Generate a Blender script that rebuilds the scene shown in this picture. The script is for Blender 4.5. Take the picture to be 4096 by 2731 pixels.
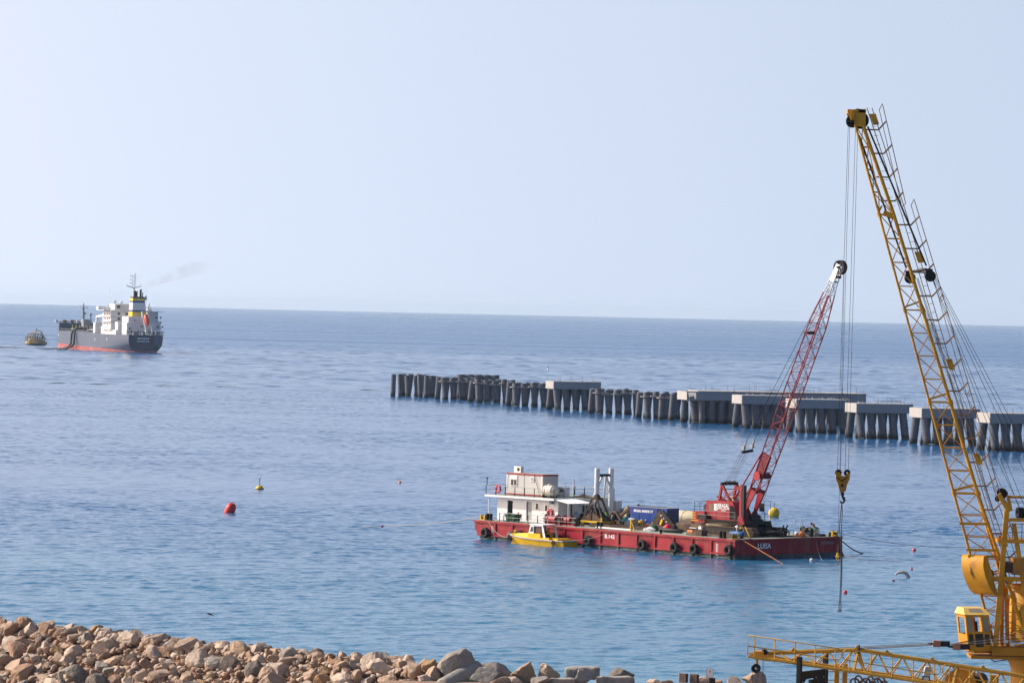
import bpy, bmesh, math, random
from mathutils import Vector, Matrix, Quaternion
R = math.radians
C = bpy.context.scene.collection
scn = bpy.context.scene
for o in list(bpy.data.objects): bpy.data.objects.remove(o)

# ---------------------------------------------------------------- camera
CAM_H = 28.0; HAZE = 2.8e-5
cd = bpy.data.cameras.new('camera'); cam = bpy.data.objects.new('camera', cd); C.objects.link(cam)
cd.sensor_width = 36; cd.lens = 150; cd.clip_start = 1; cd.clip_end = 500000
th, rho = math.atan(122.5/(150/36*4096)), R(1.259)
fw = Vector((0, math.cos(th), -math.sin(th))); r0 = Vector((1, 0, 0)); u0 = Vector((0, math.sin(th), math.cos(th)))
rt = r0*math.cos(rho)+u0*math.sin(rho); up = -r0*math.sin(rho)+u0*math.cos(rho)
m = Matrix((rt, up, -fw)).transposed().to_4x4(); m.translation = (0, 0, CAM_H)
cam.matrix_world = m; scn.camera = cam

# ---------------------------------------------------------------- sky, sun, exposure
SUN_EL = R(38); SUN_DIR = Vector((-0.965, 0.262, 0)).normalized()*math.cos(SUN_EL)+Vector((0, 0, math.sin(SUN_EL)))
w = bpy.data.worlds.new('World'); scn.world = w; w.use_nodes = True
nt = w.node_tree; nt.nodes.clear()
sky = nt.nodes.new('ShaderNodeTexSky'); sky.sky_type = 'NISHITA'; sky.sun_disc = False
sky.sun_elevation = SUN_EL; sky.sun_rotation = math.atan2(SUN_DIR.x, SUN_DIR.y)
sky.altitude = 0; sky.air_density = 1.0; sky.dust_density = 3.0; sky.ozone_density = 3.0
tcw = nt.nodes.new('ShaderNodeTexCoord'); vm = nt.nodes.new('ShaderNodeVectorMath'); vm.operation = 'MULTIPLY_ADD'
vm.inputs[1].default_value = (1, 1, 0.6); vm.inputs[2].default_value = (0, 0, 0.5)      # hazy day: no brown band low in the sky
nt.links.new(tcw.outputs['Generated'], vm.inputs[0]); vn = nt.nodes.new('ShaderNodeVectorMath'); vn.operation = 'NORMALIZE'; nt.links.new(vm.outputs[0], vn.inputs[0]); nt.links.new(vn.outputs[0], sky.inputs[0])
hs = nt.nodes.new('ShaderNodeMix'); hs.data_type = 'RGBA'; hs.blend_type = 'MULTIPLY'
hs.inputs[0].default_value = 1.0; hs.inputs[7].default_value = (1.93, 1.51, 1.13, 1)
bg = nt.nodes.new('ShaderNodeBackground'); bg.inputs[1].default_value = 0.15
wo = nt.nodes.new('ShaderNodeOutputWorld')
sz = nt.nodes.new('ShaderNodeSeparateXYZ'); nt.links.new(tcw.outputs['Generated'], sz.inputs[0])       # bright hazy horizon, deeper blue overhead
mz = nt.nodes.new('ShaderNodeMapRange'); mz.interpolation_type = 'SMOOTHSTEP'; mz.inputs[1].default_value = 0.10; mz.inputs[2].default_value = 0.55; nt.links.new(sz.outputs[2], mz.inputs[0])
zc = nt.nodes.new('ShaderNodeMix'); zc.data_type = 'RGBA'; zc.inputs[6].default_value = (1, 1, 1, 1); zc.inputs[7].default_value = (0.26, 0.34, 0.52, 1); nt.links.new(mz.outputs[0], zc.inputs[0])
h2_ = nt.nodes.new('ShaderNodeMix'); h2_.data_type = 'RGBA'; h2_.blend_type = 'MULTIPLY'; h2_.inputs[0].default_value = 1.0
nt.links.new(sky.outputs[0], hs.inputs[6]); nt.links.new(hs.outputs[2], h2_.inputs[6]); nt.links.new(zc.outputs[2], h2_.inputs[7]); nt.links.new(h2_.outputs[2], bg.inputs[0]); nt.links.new(bg.outputs[0], wo.inputs[0])
sl = bpy.data.lights.new('sun', 'SUN'); sl.energy = 3.7; sl.angle = R(0.5); sl.color = (1, 0.93, 0.82)
so = bpy.data.objects.new('sun', sl); C.objects.link(so)
so.rotation_euler = (-SUN_DIR).to_track_quat('-Z', 'Y').to_euler()
scn.view_settings.view_transform = 'Standard'; scn.view_settings.look = 'None'
scn.view_settings.exposure = 0.6; scn.view_settings.gamma = 1; scn.view_settings.use_curve_mapping = False
scn.cycles.max_bounces = 6; scn.cycles.volume_bounces = 0

# ---------------------------------------------------------------- helpers
def V(*a): return Vector(a if len(a) > 1 else a[0])
class MB:
    """collects shapes and links them as one mesh object"""
    def __init__(s): s.v = []; s.f = []; s.sm = []
    def add(s, vs, fs, smooth=False):
        b = len(s.v); s.v += [tuple(x) for x in vs]; s.f += [tuple(i+b for i in f) for f in fs]; s.sm += [smooth]*len(fs); return s
    def box(s, c, d, rot=None):
        x, y, z = d[0]/2, d[1]/2, d[2]/2; c = Vector(c)
        vs = [Vector((i*x, j*y, k*z)) for i in (-1, 1) for j in (-1, 1) for k in (-1, 1)]
        if rot is not None:
            M = rot if isinstance(rot, Matrix) else Matrix.Rotation(rot, 3, 'Z'); vs = [M @ p for p in vs]
        return s.add([c+p for p in vs], [(0, 1, 3, 2), (4, 6, 7, 5), (0, 4, 5, 1), (2, 3, 7, 6), (0, 2, 6, 4), (1, 5, 7, 3)])
    def bb(s, x0, x1, y0, y1, z0, z1): return s.box(((x0+x1)/2, (y0+y1)/2, (z0+z1)/2), (x1-x0, y1-y0, z1-z0))
    def bar(s, p, q, r, n=6, r2=None, cap=True):
        p, q = Vector(p), Vector(q); d = q-p
        if d.length < 1e-6: return s
        d.normalize(); a = d.orthogonal().normalized(); b = d.cross(a); r2 = r if r2 is None else r2
        vs = []
        for P, rr in ((p, r), (q, r2)):
            for i in range(n):
                t = 2*math.pi*i/n; vs.append(P+(a*math.cos(t)+b*math.sin(t))*rr)
        fs = [(i, (i+1) % n, n+(i+1) % n, n+i) for i in range(n)]
        s.add(vs, fs, n > 6)
        if cap: s.add(vs[:n], [tuple(range(n-1, -1, -1))]); s.add(vs[n:], [tuple(range(n))])
        return s
    def beam(s, p, q, w_, h_, upv=(0, 0, 1)):
        p, q = Vector(p), Vector(q); d = (q-p); L = d.length; d.normalize()
        u = Vector(upv); side = d.cross(u)
        if side.length < 1e-4: side = d.cross(Vector((1, 0, 0)))
        side.normalize(); u = side.cross(d)
        M = Matrix((d, side, u)).transposed()
        return s.box((p+q)/2, (L, w_, h_), M)
    def tube(s, pts, r, n=6):
        pts = [Vector(p) for p in pts]; rs = r if isinstance(r, (list, tuple)) else [r]*len(pts)
        vs = []; a = None
        for i, p in enumerate(pts):
            d = (pts[min(i+1, len(pts)-1)]-pts[max(i-1, 0)]).normalized()
            a = d.orthogonal().normalized() if a is None else (a-d*a.dot(d)).normalized()
            b = d.cross(a)
            vs += [p+(a*math.cos(2*math.pi*k/n)+b*math.sin(2*math.pi*k/n))*rs[i] for k in range(n)]
        fs = [(i*n+k, i*n+(k+1) % n, (i+1)*n+(k+1) % n, (i+1)*n+k) for i in range(len(pts)-1) for k in range(n)]
        s.add(vs, fs, True); s.add(vs[:n], [tuple(range(n-1, -1, -1))]); s.add(vs[-n:], [tuple(range(n))]); return s
    def lathe(s, prof, c=(0, 0, 0), ax=(0, 0, 1), n=16, smooth=True, closed=False):
        ax = Vector(ax).normalized(); a = ax.orthogonal().normalized(); b = ax.cross(a); c = Vector(c); vs = []
        for (r, h) in prof:
            vs += [c+ax*h+(a*math.cos(2*math.pi*k/n)+b*math.sin(2*math.pi*k/n))*max(r, 1e-4) for k in range(n)]
        m_ = len(prof); fs = [(i*n+k, i*n+(k+1) % n, ((i+1) % m_)*n+(k+1) % n, ((i+1) % m_)*n+k) for i in range(m_ if closed else m_-1) for k in range(n)]
        s.add(vs, fs, smooth)
        if not closed: s.add(vs[:n], [tuple(range(n-1, -1, -1))]); s.add(vs[-n:], [tuple(range(n))])
        return s
    def torus(s, c, ax, R_, r_, n=20, k=8):
        prof = [(R_+r_*math.cos(2*math.pi*i/k), r_*math.sin(2*math.pi*i/k)) for i in range(k)]
        return s.lathe(prof, c, ax, n, True, True)
    def prism(s, pts, y0, y1, M=None):
        """outline in x,z; thickness along y"""
        n = len(pts); vs = [Vector((x, y0, z)) for x, z in pts]+[Vector((x, y1, z)) for x, z in pts]
        if M is not None: vs = [M @ p for p in vs]
        return s.add(vs, [tuple(range(n)), tuple(range(2*n-1, n-1, -1))]+[(i, n+i, n+(i+1) % n, (i+1) % n) for i in range(n)])
    def loft(s, rings, smooth=False, cap=True):
        n = len(rings[0]); vs = [p for r in rings for p in r]
        s.add(vs, [(i*n+k, i*n+(k+1) % n, (i+1)*n+(k+1) % n, (i+1)*n+k) for i in range(len(rings)-1) for k in range(n)], smooth)
        if cap: s.add(rings[0], [tuple(range(n-1, -1, -1))]); s.add(rings[-1], [tuple(range(n))])
        return s
    def ball(s, c, r, sc=(1, 1, 1), n=12):
        vs = [(0, 0, 1)]; h = n//2
        for i in range(1, h):
            t = math.pi*i/h; vs += [(math.sin(t)*math.cos(2*math.pi*k/n), math.sin(t)*math.sin(2*math.pi*k/n), math.cos(t)) for k in range(n)]
        vs.append((0, 0, -1)); L = len(vs)-1
        fs = [(0, 1+k, 1+(k+1) % n) for k in range(n)]
        fs += [(1+i*n+k, 1+(i+1)*n+k, 1+(i+1)*n+(k+1) % n, 1+i*n+(k+1) % n) for i in range(h-2) for k in range(n)]
        fs += [(L, L-n+(k+1) % n, L-n+k) for k in range(n)]
        return s.add([Vector(c)+Vector((x*r*sc[0], y*r*sc[1], z*r*sc[2])) for x, y, z in vs], fs, True)
    def build(s, name, mat, parent=None, loc=None, rz=0, bevel=0, weld=False):
        me = bpy.data.meshes.new(name); me.from_pydata(s.v, [], s.f); me.polygons.foreach_set('use_smooth', s.sm)
        bm = bmesh.new(); bm.from_mesh(me)
        if weld: bmesh.ops.remove_doubles(bm, verts=bm.verts, dist=1e-4)
        bmesh.ops.recalc_face_normals(bm, faces=bm.faces); bm.to_mesh(me); bm.free()
        me.materials.append(mat); me.update()
        o = bpy.data.objects.new(name, me); C.objects.link(o)
        if parent is not None: o.parent = parent
        if loc is not None: o.location = loc
        o.rotation_euler.z = rz
        if bevel:
            b = o.modifiers.new('bevel', 'BEVEL'); b.width = bevel; b.segments = 1; b.limit_method = 'ANGLE'
        return o
def tag(o, label=None, cat=None, group=None, kind=None):
    if label: o['label'] = label
    if cat: o['category'] = cat
    if group: o['group'] = group
    if kind: o['kind'] = kind
    return o
def empty(name, loc=(0, 0, 0), rz=0, label=None, cat=None, group=None):
    o = bpy.data.objects.new(name, None); o.empty_display_size = 0.5; C.objects.link(o); o.location = loc; o.rotation_euler.z = rz
    return tag(o, label, cat, group)
def copy_tree(o, parent=None):
    c = o.copy(); C.objects.link(c)
    if parent is not None: c.parent = parent
    for ch in list(o.children): copy_tree(ch, c)
    return c
def text(name, body, size, mat, parent, M, depth=0.01, sx=1.0, bold=0.0, font=None):
    """lettering as a mesh; M places the text plane (x right, y up, z out)"""
    cu = bpy.data.curves.new(name, 'FONT'); cu.body = body; cu.size = size; cu.extrude = depth; cu.offset = bold
    cu.align_x = 'CENTER'; cu.align_y = 'CENTER'; cu.resolution_u = 2
    t = bpy.data.objects.new(name, cu); C.objects.link(t); bpy.context.view_layer.update()
    me = bpy.data.meshes.new_from_object(t.evaluated_get(bpy.context.evaluated_depsgraph_get()))
    bpy.data.objects.remove(t); me.name = name
    me.transform(M @ Matrix.Diagonal((sx, 1, 1, 1))); me.materials.clear(); me.materials.append(mat)
    o = bpy.data.objects.new(name, me); C.objects.link(o); o.parent = parent; return o
def frameM(o, xd, yd):
    xd = Vector(xd).normalized(); yd = Vector(yd).normalized(); zd = xd.cross(yd)
    M = Matrix((xd, yd, zd)).transposed().to_4x4(); M.translation = Vector(o); return M
def mid(p, q, t): return Vector(p)*(1-t)+Vector(q)*t

# ---------------------------------------------------------------- materials
def mat(name, col, rough=0.6, metal=0.0, var=0.0, vscale=2.0, col2=None, c2amt=0.5, c2scale=1.0, stretch=(1, 1, 1), bump=0.0, bscale=8.0, spec=0.22, thr=0.5):
    """base colour with a slow brightness change and, if col2, patches of wear or rust"""
    m_ = bpy.data.materials.new(name); m_.use_nodes = True; n = m_.node_tree; b = n.nodes['Principled BSDF']
    b.inputs['Base Color'].default_value = (*col, 1); b.inputs['Roughness'].default_value = rough; b.inputs['Metallic'].default_value = metal
    b.inputs['Specular IOR Level'].default_value = spec
    if var or col2 or bump:
        tc = n.nodes.new('ShaderNodeTexCoord'); mp = n.nodes.new('ShaderNodeMapping'); mp.inputs['Scale'].default_value = stretch
        n.links.new(tc.outputs['Object'], mp.inputs[0]); src = None
        if var:
            no = n.nodes.new('ShaderNodeTexNoise'); no.inputs['Scale'].default_value = vscale; no.inputs['Detail'].default_value = 5
            n.links.new(mp.outputs[0], no.inputs[0])
            mr = n.nodes.new('ShaderNodeMapRange'); mr.inputs['From Min'].default_value = 0.25; mr.inputs['From Max'].default_value = 0.75
            mr.inputs['To Min'].default_value = 1-var; mr.inputs['To Max'].default_value = 1+var
            n.links.new(no.outputs[0], mr.inputs[0])
            mx = n.nodes.new('ShaderNodeMix'); mx.data_type = 'RGBA'; mx.blend_type = 'MULTIPLY'; mx.inputs[0].default_value = 1
            mx.inputs[6].default_value = (*col, 1); n.links.new(mr.outputs[0], mx.inputs[7]); src = mx.outputs[2]
        if col2:
            no = n.nodes.new('ShaderNodeTexNoise'); no.inputs['Scale'].default_value = c2scale; no.inputs['Detail'].default_value = 8; no.inputs['Roughness'].default_value = 0.65
            n.links.new(mp.outputs[0], no.inputs[0])
            mr = n.nodes.new('ShaderNodeMapRange'); mr.inputs['From Min'].default_value = thr; mr.inputs['From Max'].default_value = thr+0.12
            mr.inputs['To Min'].default_value = 0; mr.inputs['To Max'].default_value = c2amt; n.links.new(no.outputs[0], mr.inputs[0])
            mx = n.nodes.new('ShaderNodeMix'); mx.data_type = 'RGBA'; mx.inputs[7].default_value = (*col2, 1)
            if src: n.links.new(src, mx.inputs[6])
            else: mx.inputs[6].default_value = (*col, 1)
            n.links.new(mr.outputs[0], mx.inputs[0]); src = mx.outputs[2]
        if src: n.links.new(src, b.inputs['Base Color'])
        if bump:
            no = n.nodes.new('ShaderNodeTexNoise'); no.inputs['Scale'].default_value = bscale; no.inputs['Detail'].default_value = 6
            n.links.new(mp.outputs[0], no.inputs[0]); bp = n.nodes.new('ShaderNodeBump'); bp.inputs['Distance'].default_value = bump
            n.links.new(no.outputs[0], bp.inputs['Height']); n.links.new(bp.outputs[0], b.inputs['Normal'])
    return m_

# ---------------------------------------------------------------- sea
import numpy as np
def sea_mat():
    m_ = bpy.data.materials.new('sea_water'); m_.use_nodes = True; n = m_.node_tree; L = n.links; b = n.nodes['Principled BSDF']
    tc = n.nodes.new('ShaderNodeTexCoord')
    def noise(scale, st, detail=2, rough=0.5):
        mp = n.nodes.new('ShaderNodeMapping'); mp.inputs['Scale'].default_value = st; L.new(tc.outputs['Object'], mp.inputs[0])
        t = n.nodes.new('ShaderNodeTexNoise'); t.inputs['Scale'].default_value = scale; t.inputs['Detail'].default_value = detail; t.inputs['Roughness'].default_value = rough
        L.new(mp.outputs[0], t.inputs[0]); return t.outputs[0]
    def rng(x, a, b_, c, d):
        r = n.nodes.new('ShaderNodeMapRange'); r.inputs[1].default_value = a; r.inputs[2].default_value = b_; r.inputs[3].default_value = c; r.inputs[4].default_value = d
        L.new(x, r.inputs[0]); return r.outputs[0]
    def math_(op, a, c):
        r = n.nodes.new('ShaderNodeMath'); r.operation = op
        for i, x in enumerate((a, c)):
            if isinstance(x, (int, float)): r.inputs[i].default_value = x
            else: L.new(x, r.inputs[i])
        return r.outputs[0]
    sx = n.nodes.new('ShaderNodeSeparateXYZ'); L.new(tc.outputs['Object'], sx.inputs[0])
    near = rng(sx.outputs[1], 300, 620, 1, 0)               # the shallows by the shore are greener
    patch = noise(0.012, (1, 0.5, 1), 3)
    mx = n.nodes.new('ShaderNodeMix'); mx.data_type = 'RGBA'; mx.inputs[6].default_value = DEEP; mx.inputs[7].default_value = SHALLOW
    L.new(math_('MULTIPLY', near, rng(patch, 0.35, 0.6, 0.6, 1.0)), mx.inputs[0]); L.new(mx.outputs[2], b.inputs['Base Color'])
    b.inputs['IOR'].default_value = 1.333; b.inputs['Specular IOR Level'].default_value = 0.5
    gust = noise(0.0035, (0.22, 1.3, 1), 4, 0.6)            # bands of calmer and rougher water far out
    L.new(math_('ADD', rng(sx.outputs[1], 2500, 3400, 0.15, 0.27), math_('MULTIPLY', rng(sx.outputs[1], 1200, 2600, 0.1, 1.0), rng(gust, 0.35, 0.65, -0.03, 0.035))), b.inputs['Roughness'])
    rip = noise(1.6, (1, 0.7, 1), 3, 0.6); far = noise(0.22, (1, 0.35, 1), 3, 0.65)
    h = math_('ADD', math_('MULTIPLY', rip, rng(sx.outputs[1], 350, 900, 0.10, 0.0)), math_('MULTIPLY', far, rng(sx.outputs[1], 2600, 3300, 0.0, 0.9)))
    bp = n.nodes.new('ShaderNodeBump'); bp.inputs['Distance'].default_value = 1.0; bp.inputs['Strength'].default_value = 1.0
    L.new(h, bp.inputs['Height']); L.new(bp.outputs[0], b.inputs['Normal'])
    return m_
DEEP = (0.010, 0.088, 0.225, 1); SHALLOW = (0.014, 0.165, 0.255, 1)
def wave_fn(seed=3, nw=90, l0=0.7, l1=7.5):
    r = np.random.RandomState(seed); lam = np.exp(r.uniform(np.log(l0), np.log(l1), nw)); k = 2*np.pi/lam
    th_ = r.normal(0, 0.75, nw)+np.pi/2+0.15; ph = r.uniform(0, 2*np.pi, nw)
    sl = SLOPE*np.sqrt(2/nw)*np.where(lam < 2.0, 1.25, 0.78 if l0 < 2 else 0.9)
    # slow gusts roughen some bands of water and leave others smoother
    gk = [(0.010, 0.035, 1.0), (0.022, -0.014, 2.2), (0.006, 0.083, 4.0), (0.05, 0.03, 0.4), (-0.03, 0.12, 5.1)]
    def f(X, Y):
        g = sum(np.sin(a*X+b*Y+p) for a, b, p in gk)/len(gk); g = 1.0+0.55*g
        z = np.zeros_like(X); z2 = np.zeros_like(X)
        for i in range(nw): z += sl[i]/k[i]*np.sin(k[i]*(np.cos(th_[i])*X+np.sin(th_[i])*Y)+ph[i])
        return z*g
    return f
SLOPE = 0.098
def sea_patch(x0, x1, y0, y1, dx, dy, fade, wf=None):
    xs = np.arange(x0, x1+dx/2, dx); ys = np.arange(y0, y1+dy/2, dy); X, Y = np.meshgrid(xs, ys)
    f = wf or wave_fn(); Z = f(X, Y)*np.clip((fade[1]-Y)/(fade[1]-fade[0]), 0, 1)
    nx, ny = len(xs), len(ys); idx = np.arange(nx*ny).reshape(ny, nx)
    q = np.stack([idx[:-1, :-1], idx[:-1, 1:], idx[1:, 1:], idx[1:, :-1]], -1).reshape(-1, 4)
    return np.stack([X, Y, Z], -1).reshape(-1, 3), q
def make_sea():
    A = sea_patch(-98, 104, 225, 640, 0.33, 0.44, (2000, 2001)); B = sea_patch(-180, 184, 634, 1450, 0.68, 1.0, (3000, 3001))
    Cc = sea_patch(-420, 420, 1446, 3400, 1.9, 3.6, (3000, 3390), wave_fn(8, 60, 5.5, 26))
    S_ = 30000
    C_ = np.array([(-S_, 3399, 0), (S_, 3399, 0), (S_, S_, 0), (-S_, S_, 0), (-S_, -2000, 0), (S_, -2000, 0), (S_, 225, 0), (-S_, 225, 0),
                   (-S_, 640, 0), (-98, 640, 0), (-98, 225, 0), (104, 225, 0), (104, 640, 0), (S_, 640, 0), (-180, 640, 0), (-180, 1450, 0), (184, 640, 0), (184, 1450, 0), (-S_, 1450, 0), (S_, 1450, 0), (-420, 1450, 0), (420, 1450, 0), (-420, 3399, 0), (420, 3399, 0)], float)
    fC = np.array([(0, 1, 2, 3), (4, 5, 6, 7), (7, 10, 9, 8), (11, 6, 13, 12), (8, 14, 15, 18), (16, 13, 19, 17), (18, 20, 22, 0), (21, 19, 1, 23)])
    nA, nB, nC = len(A[0]), len(B[0]), len(Cc[0]); vs = np.concatenate([A[0], B[0], Cc[0], C_]); fs = np.concatenate([A[1], B[1]+nA, Cc[1]+nA+nB, fC+nA+nB+nC])
    me = bpy.data.meshes.new('sea'); me.vertices.add(len(vs)); me.vertices.foreach_set('co', vs.astype(np.float32).ravel())
    me.loops.add(fs.size); me.loops.foreach_set('vertex_index', fs.astype(np.int32).ravel())
    me.polygons.add(len(fs)); me.polygons.foreach_set('loop_start', np.arange(0, fs.size, 4, dtype=np.int32)); me.polygons.foreach_set('loop_total', np.full(len(fs), 4, np.int32))
    me.polygons.foreach_set('use_smooth', np.ones(len(fs), bool)); me.update(calc_edges=True)
    me.materials.append(sea_mat()); o = bpy.data.objects.new('sea', me); C.objects.link(o); tag(o, kind='structure')
make_sea()

# ---------------------------------------------------------------- unfinished jetty: bents of raked piles, some capped
def pile_mat():
    m_ = mat('pile_concrete', (0.105, 0.112, 0.128), 0.85, var=0.22, vscale=0.9, col2=(0.24, 0.12, 0.07), c2amt=0.3, c2scale=0.25, thr=0.62, stretch=(1, 1, 0.25))
    n = m_.node_tree; b = n.nodes['Principled BSDF']; src = b.inputs['Base Color'].links[0].from_socket
    tc = n.nodes.new('ShaderNodeTexCoord'); sp = n.nodes.new('ShaderNodeSeparateXYZ'); n.links.new(tc.outputs['Object'], sp.inputs[0])
    mr = n.nodes.new('ShaderNodeMapRange'); mr.inputs[1].default_value = 0.5; mr.inputs[2].default_value = 1.5; mr.inputs[3].default_value = 1; mr.inputs[4].default_value = 0
    n.links.new(sp.outputs[2], mr.inputs[0]); mx = n.nodes.new('ShaderNodeMix'); mx.data_type = 'RGBA'      # weed below the tide line
    mx.inputs[7].default_value = (0.018, 0.02, 0.016, 1); n.links.new(mr.outputs[0], mx.inputs[0]); n.links.new(src, mx.inputs[6]); n.links.new(mx.outputs[2], b.inputs['Base Color'])
    return m_
M_pile = pile_mat()
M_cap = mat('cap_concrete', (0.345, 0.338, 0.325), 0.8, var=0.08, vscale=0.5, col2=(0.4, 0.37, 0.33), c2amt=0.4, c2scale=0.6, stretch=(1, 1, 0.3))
M_cap_shade = mat('cap_shade_concrete', (0.25, 0.26, 0.28), 0.8, var=0.1, vscale=0.4, col2=(0.2, 0.2, 0.2), c2amt=0.5, c2scale=0.4, stretch=(1, 1, 0.3))  # darker copy of the cap concrete, shade put into the colour
M_rebar = mat('rusty_bar', (0.12, 0.06, 0.04), 0.8)
M_collar = mat('collar_plate', (0.5, 0.45, 0.38), 0.7, var=0.2, col2=(0.2, 0.1, 0.06), c2amt=0.7, c2scale=1.5)
JA = R(18); jx = Vector((math.cos(JA), math.sin(JA), 0)); jy = Vector((-math.sin(JA), math.cos(JA), 0))
rj = random.Random(4)
pile_cache = {}
def pile_mesh(top, base, h, r, collar, parent=None):
    """raked pile from base (z<0) to its head, in the frame of its own waterline point"""
    mb = MB(); d = (Vector((top[0], top[1], h))-Vector((base[0], base[1], 0)))
    p0 = -d*(3.0/h); mb.bar(p0, d, r, 14)
    return mb, d
def bare_pile(x, y, top, base, h, r, label, collar=None):
    P = jx*base[0]+jy*base[1]; Tp = jx*top[0]+jy*top[1]
    d = Vector((Tp.x-P.x, Tp.y-P.y, h)); mb = MB(); mb.bar(-d*(3.0/h), d, r, 14)
    o = mb.build('concrete_pile', M_pile, None, (x+P.x, y+P.y, 0))
    tag(o, label, 'pile', 'bare piles of the unfinished jetty')
    if collar:
        c = MB(); q = d*((h-1.05)/h); q1 = q+jx*collar
        c.beam(q-jx*(r+0.45), q1+jx*(r+0.45), 2*r+0.5, 0.14); c.build('collar', M_collar, o)
    return o
# pile pattern of one bent, local coordinates along the cap (a) and across it (b): top, base
PAT = [((1.16, 5.6), (1.0, 6.8))]
for i in range(5):
    a = 1.15+2.75*i; PAT.append(((a, 1.0), (a+0.25, -0.4)))
    if i < 4: PAT.append(((a+2.78, 5.6), (a+2.5, 6.8)))
ORD = ['first', 'second', 'third', 'fourth', 'fifth', 'sixth', 'seventh', 'eighth', 'ninth', 'tenth', 'eleventh', 'twelfth', 'thirteenth']
bents = [(103.7-11.45*k, 921+36.7*k) for k in range(-1, 13)]
cap_label = {-1: 'pale concrete pile cap cut off by the right frame edge, behind the yellow crane boom', 0: 'capped jetty bent behind the slanting ropes of the yellow crane boom',
    1: 'capped jetty bent standing behind the yellow crane boom, white end facing left', 2: 'capped jetty bent behind the four hoist ropes of the yellow hook',
    3: 'capped jetty bent half hidden by the red lattice boom', 4: 'capped jetty bent left of the red lattice boom, in front of the long far platform',
    8: 'lone capped bent among bare piles, gulls on top'}
bare_name = {5: 'bare cluster left of the long platform', 6: 'bare cluster left of the water gap', 7: 'bare cluster right of the lone cap',
    9: 'bare cluster left of the lone cap', 10: 'cluster before the thick dolphins', 11: 'second cluster from the jetty end', 12: 'last cluster without collars'}
def rod_mesh():
    return MB().bar((0, 0, 0), (0, 0, 1.5), 0.03, 5)
rod0 = None
for k, (x, y) in zip(range(-1, 13), bents):
    x += rj.uniform(-.4, .4); y += rj.uniform(-2, 2)
    if k in cap_label:
        L_, W_ = 14.4, 7.0
        e = empty('capped_bent', (x, y, 0), JA, cap_label[k], 'pile cap', 'capped jetty bents')
        c = MB().bb(0, L_, 0, W_, 6.0, 8.2).build('cap', M_cap, e, bevel=0.06)
        MB().bb(0.1, L_-0.1, -0.07, 0.0, 6.04, 8.1).build('shade_face', M_cap_shade, c)  # thin dark slab painting the shade on the front face
        for (t, b) in PAT:
            d = Vector((t[0]-b[0], t[1]-b[1], 6.1)); mb = MB(); mb.bar(-d*0.5, d, 0.93, 14); mb.build('pile', M_pile, e, (b[0], b[1], 0))
        for i in range(9):
            o = MB().bar((0, 0, 0), (rj.uniform(-.04, .04), 0, rj.uniform(1.0, 1.7)), 0.035, 5).build('starter_rod', M_rebar, e, (0.4+i*1.7, 0.25 if i % 2 else W_-0.3, 8.2))
        for i in range(3):
            h = MB().tube([(0, 0, 0), (0, 0, .35), (.2, 0, .5), (.4, 0, .35), (.4, 0, 0)], 0.05, 5).build('lifting_loop', M_collar, e, (2.5+i*4.2, 3, 8.2))
    else:
        for i, (t, b) in enumerate(PAT):
            if k == 12 and i > 8: continue
            if k == 5 and i > 8: continue
            jt = (t[0]+rj.uniform(-.2, .2), t[1]); jb = (b[0]+rj.uniform(-.35, .35)*(1.8 if k == 12 else 1), b[1])
            row = 'sunlit front' if i % 2 else 'shaded back'
            lab = '%s pile, %s from left, %s' % (row, ORD[i//2], bare_name[k])
            bare_pile(x, y, jt, jb, rj.uniform(6.5, 7.1), 0.9, lab, 1.15 if (k != 12 and i % 2) else None)
# the long platform behind the near caps, with an open box end
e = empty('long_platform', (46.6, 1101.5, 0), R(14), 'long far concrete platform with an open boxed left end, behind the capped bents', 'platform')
pm = MB().bb(1.6, 47.5, 0, 9, 6.0, 8.25); pm.build('deck', M_cap_shade, e)
fb = MB(); fb.bb(-1.2, 1.6, 0, 0.35, 6.0, 6.35).bb(-1.2, 1.6, 0, 0.35, 7.95, 8.25).bb(-1.2, -0.85, 0, 0.35, 6.35, 7.95).bb(1.25, 1.6, 0, 0.35, 6.35, 7.95).bb(-1.2, -0.9, 0.35, 9, 6.0, 8.25).bb(-0.9, 1.6, 0.35, 9, 6.0, 6.2).bb(-.9, 1.6, 8.7, 9, 6.2, 8.25)
fb.build('boxed_end', M_cap, e)
MB().bb(1.62, 47.5, -0.3, 9.2, 8.25, 8.42).build('deck_edge', M_collar, e)
for i in range(17):
    for b in (0.9, 7.6):
        a = 3.2+2.7*i+(1.2 if b > 2 else 0); d = Vector((rj.uniform(-.3, .3)-(0.9 if b > 2 else -.4), 0.9 if b < 2 else -.9, 6.1))
        MB().bar(-d*0.5, d, 0.82, 12).build('pile', M_pile, e, (a-d.x, b-d.y, 0))
for i in range(24):
    MB().bar((0, 0, 0), (0, 0, rj.uniform(1.0, 1.9)), 0.035, 5).build('starter_rod', M_rebar, e, (2+i*1.95, 0.3 if i % 3 else 8, 8.42))
# five thick dolphins standing behind the bare piles
for i in range(5):
    o = MB().lathe([(1.75, -3), (1.62, 0), (1.36, 7.4), (1.30, 7.5), (0.0, 7.5)], n=18).build('dolphin_pile', M_pile, None, (-16.0+2.72*i, 1352+0.9*i, 0))
    tag(o, ['leftmost', 'second from left', 'middle', 'second from right', 'rightmost'][i]+' of five thick round dolphins rising behind the bare piles', 'dolphin', 'thick dolphins behind the piles')
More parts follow.
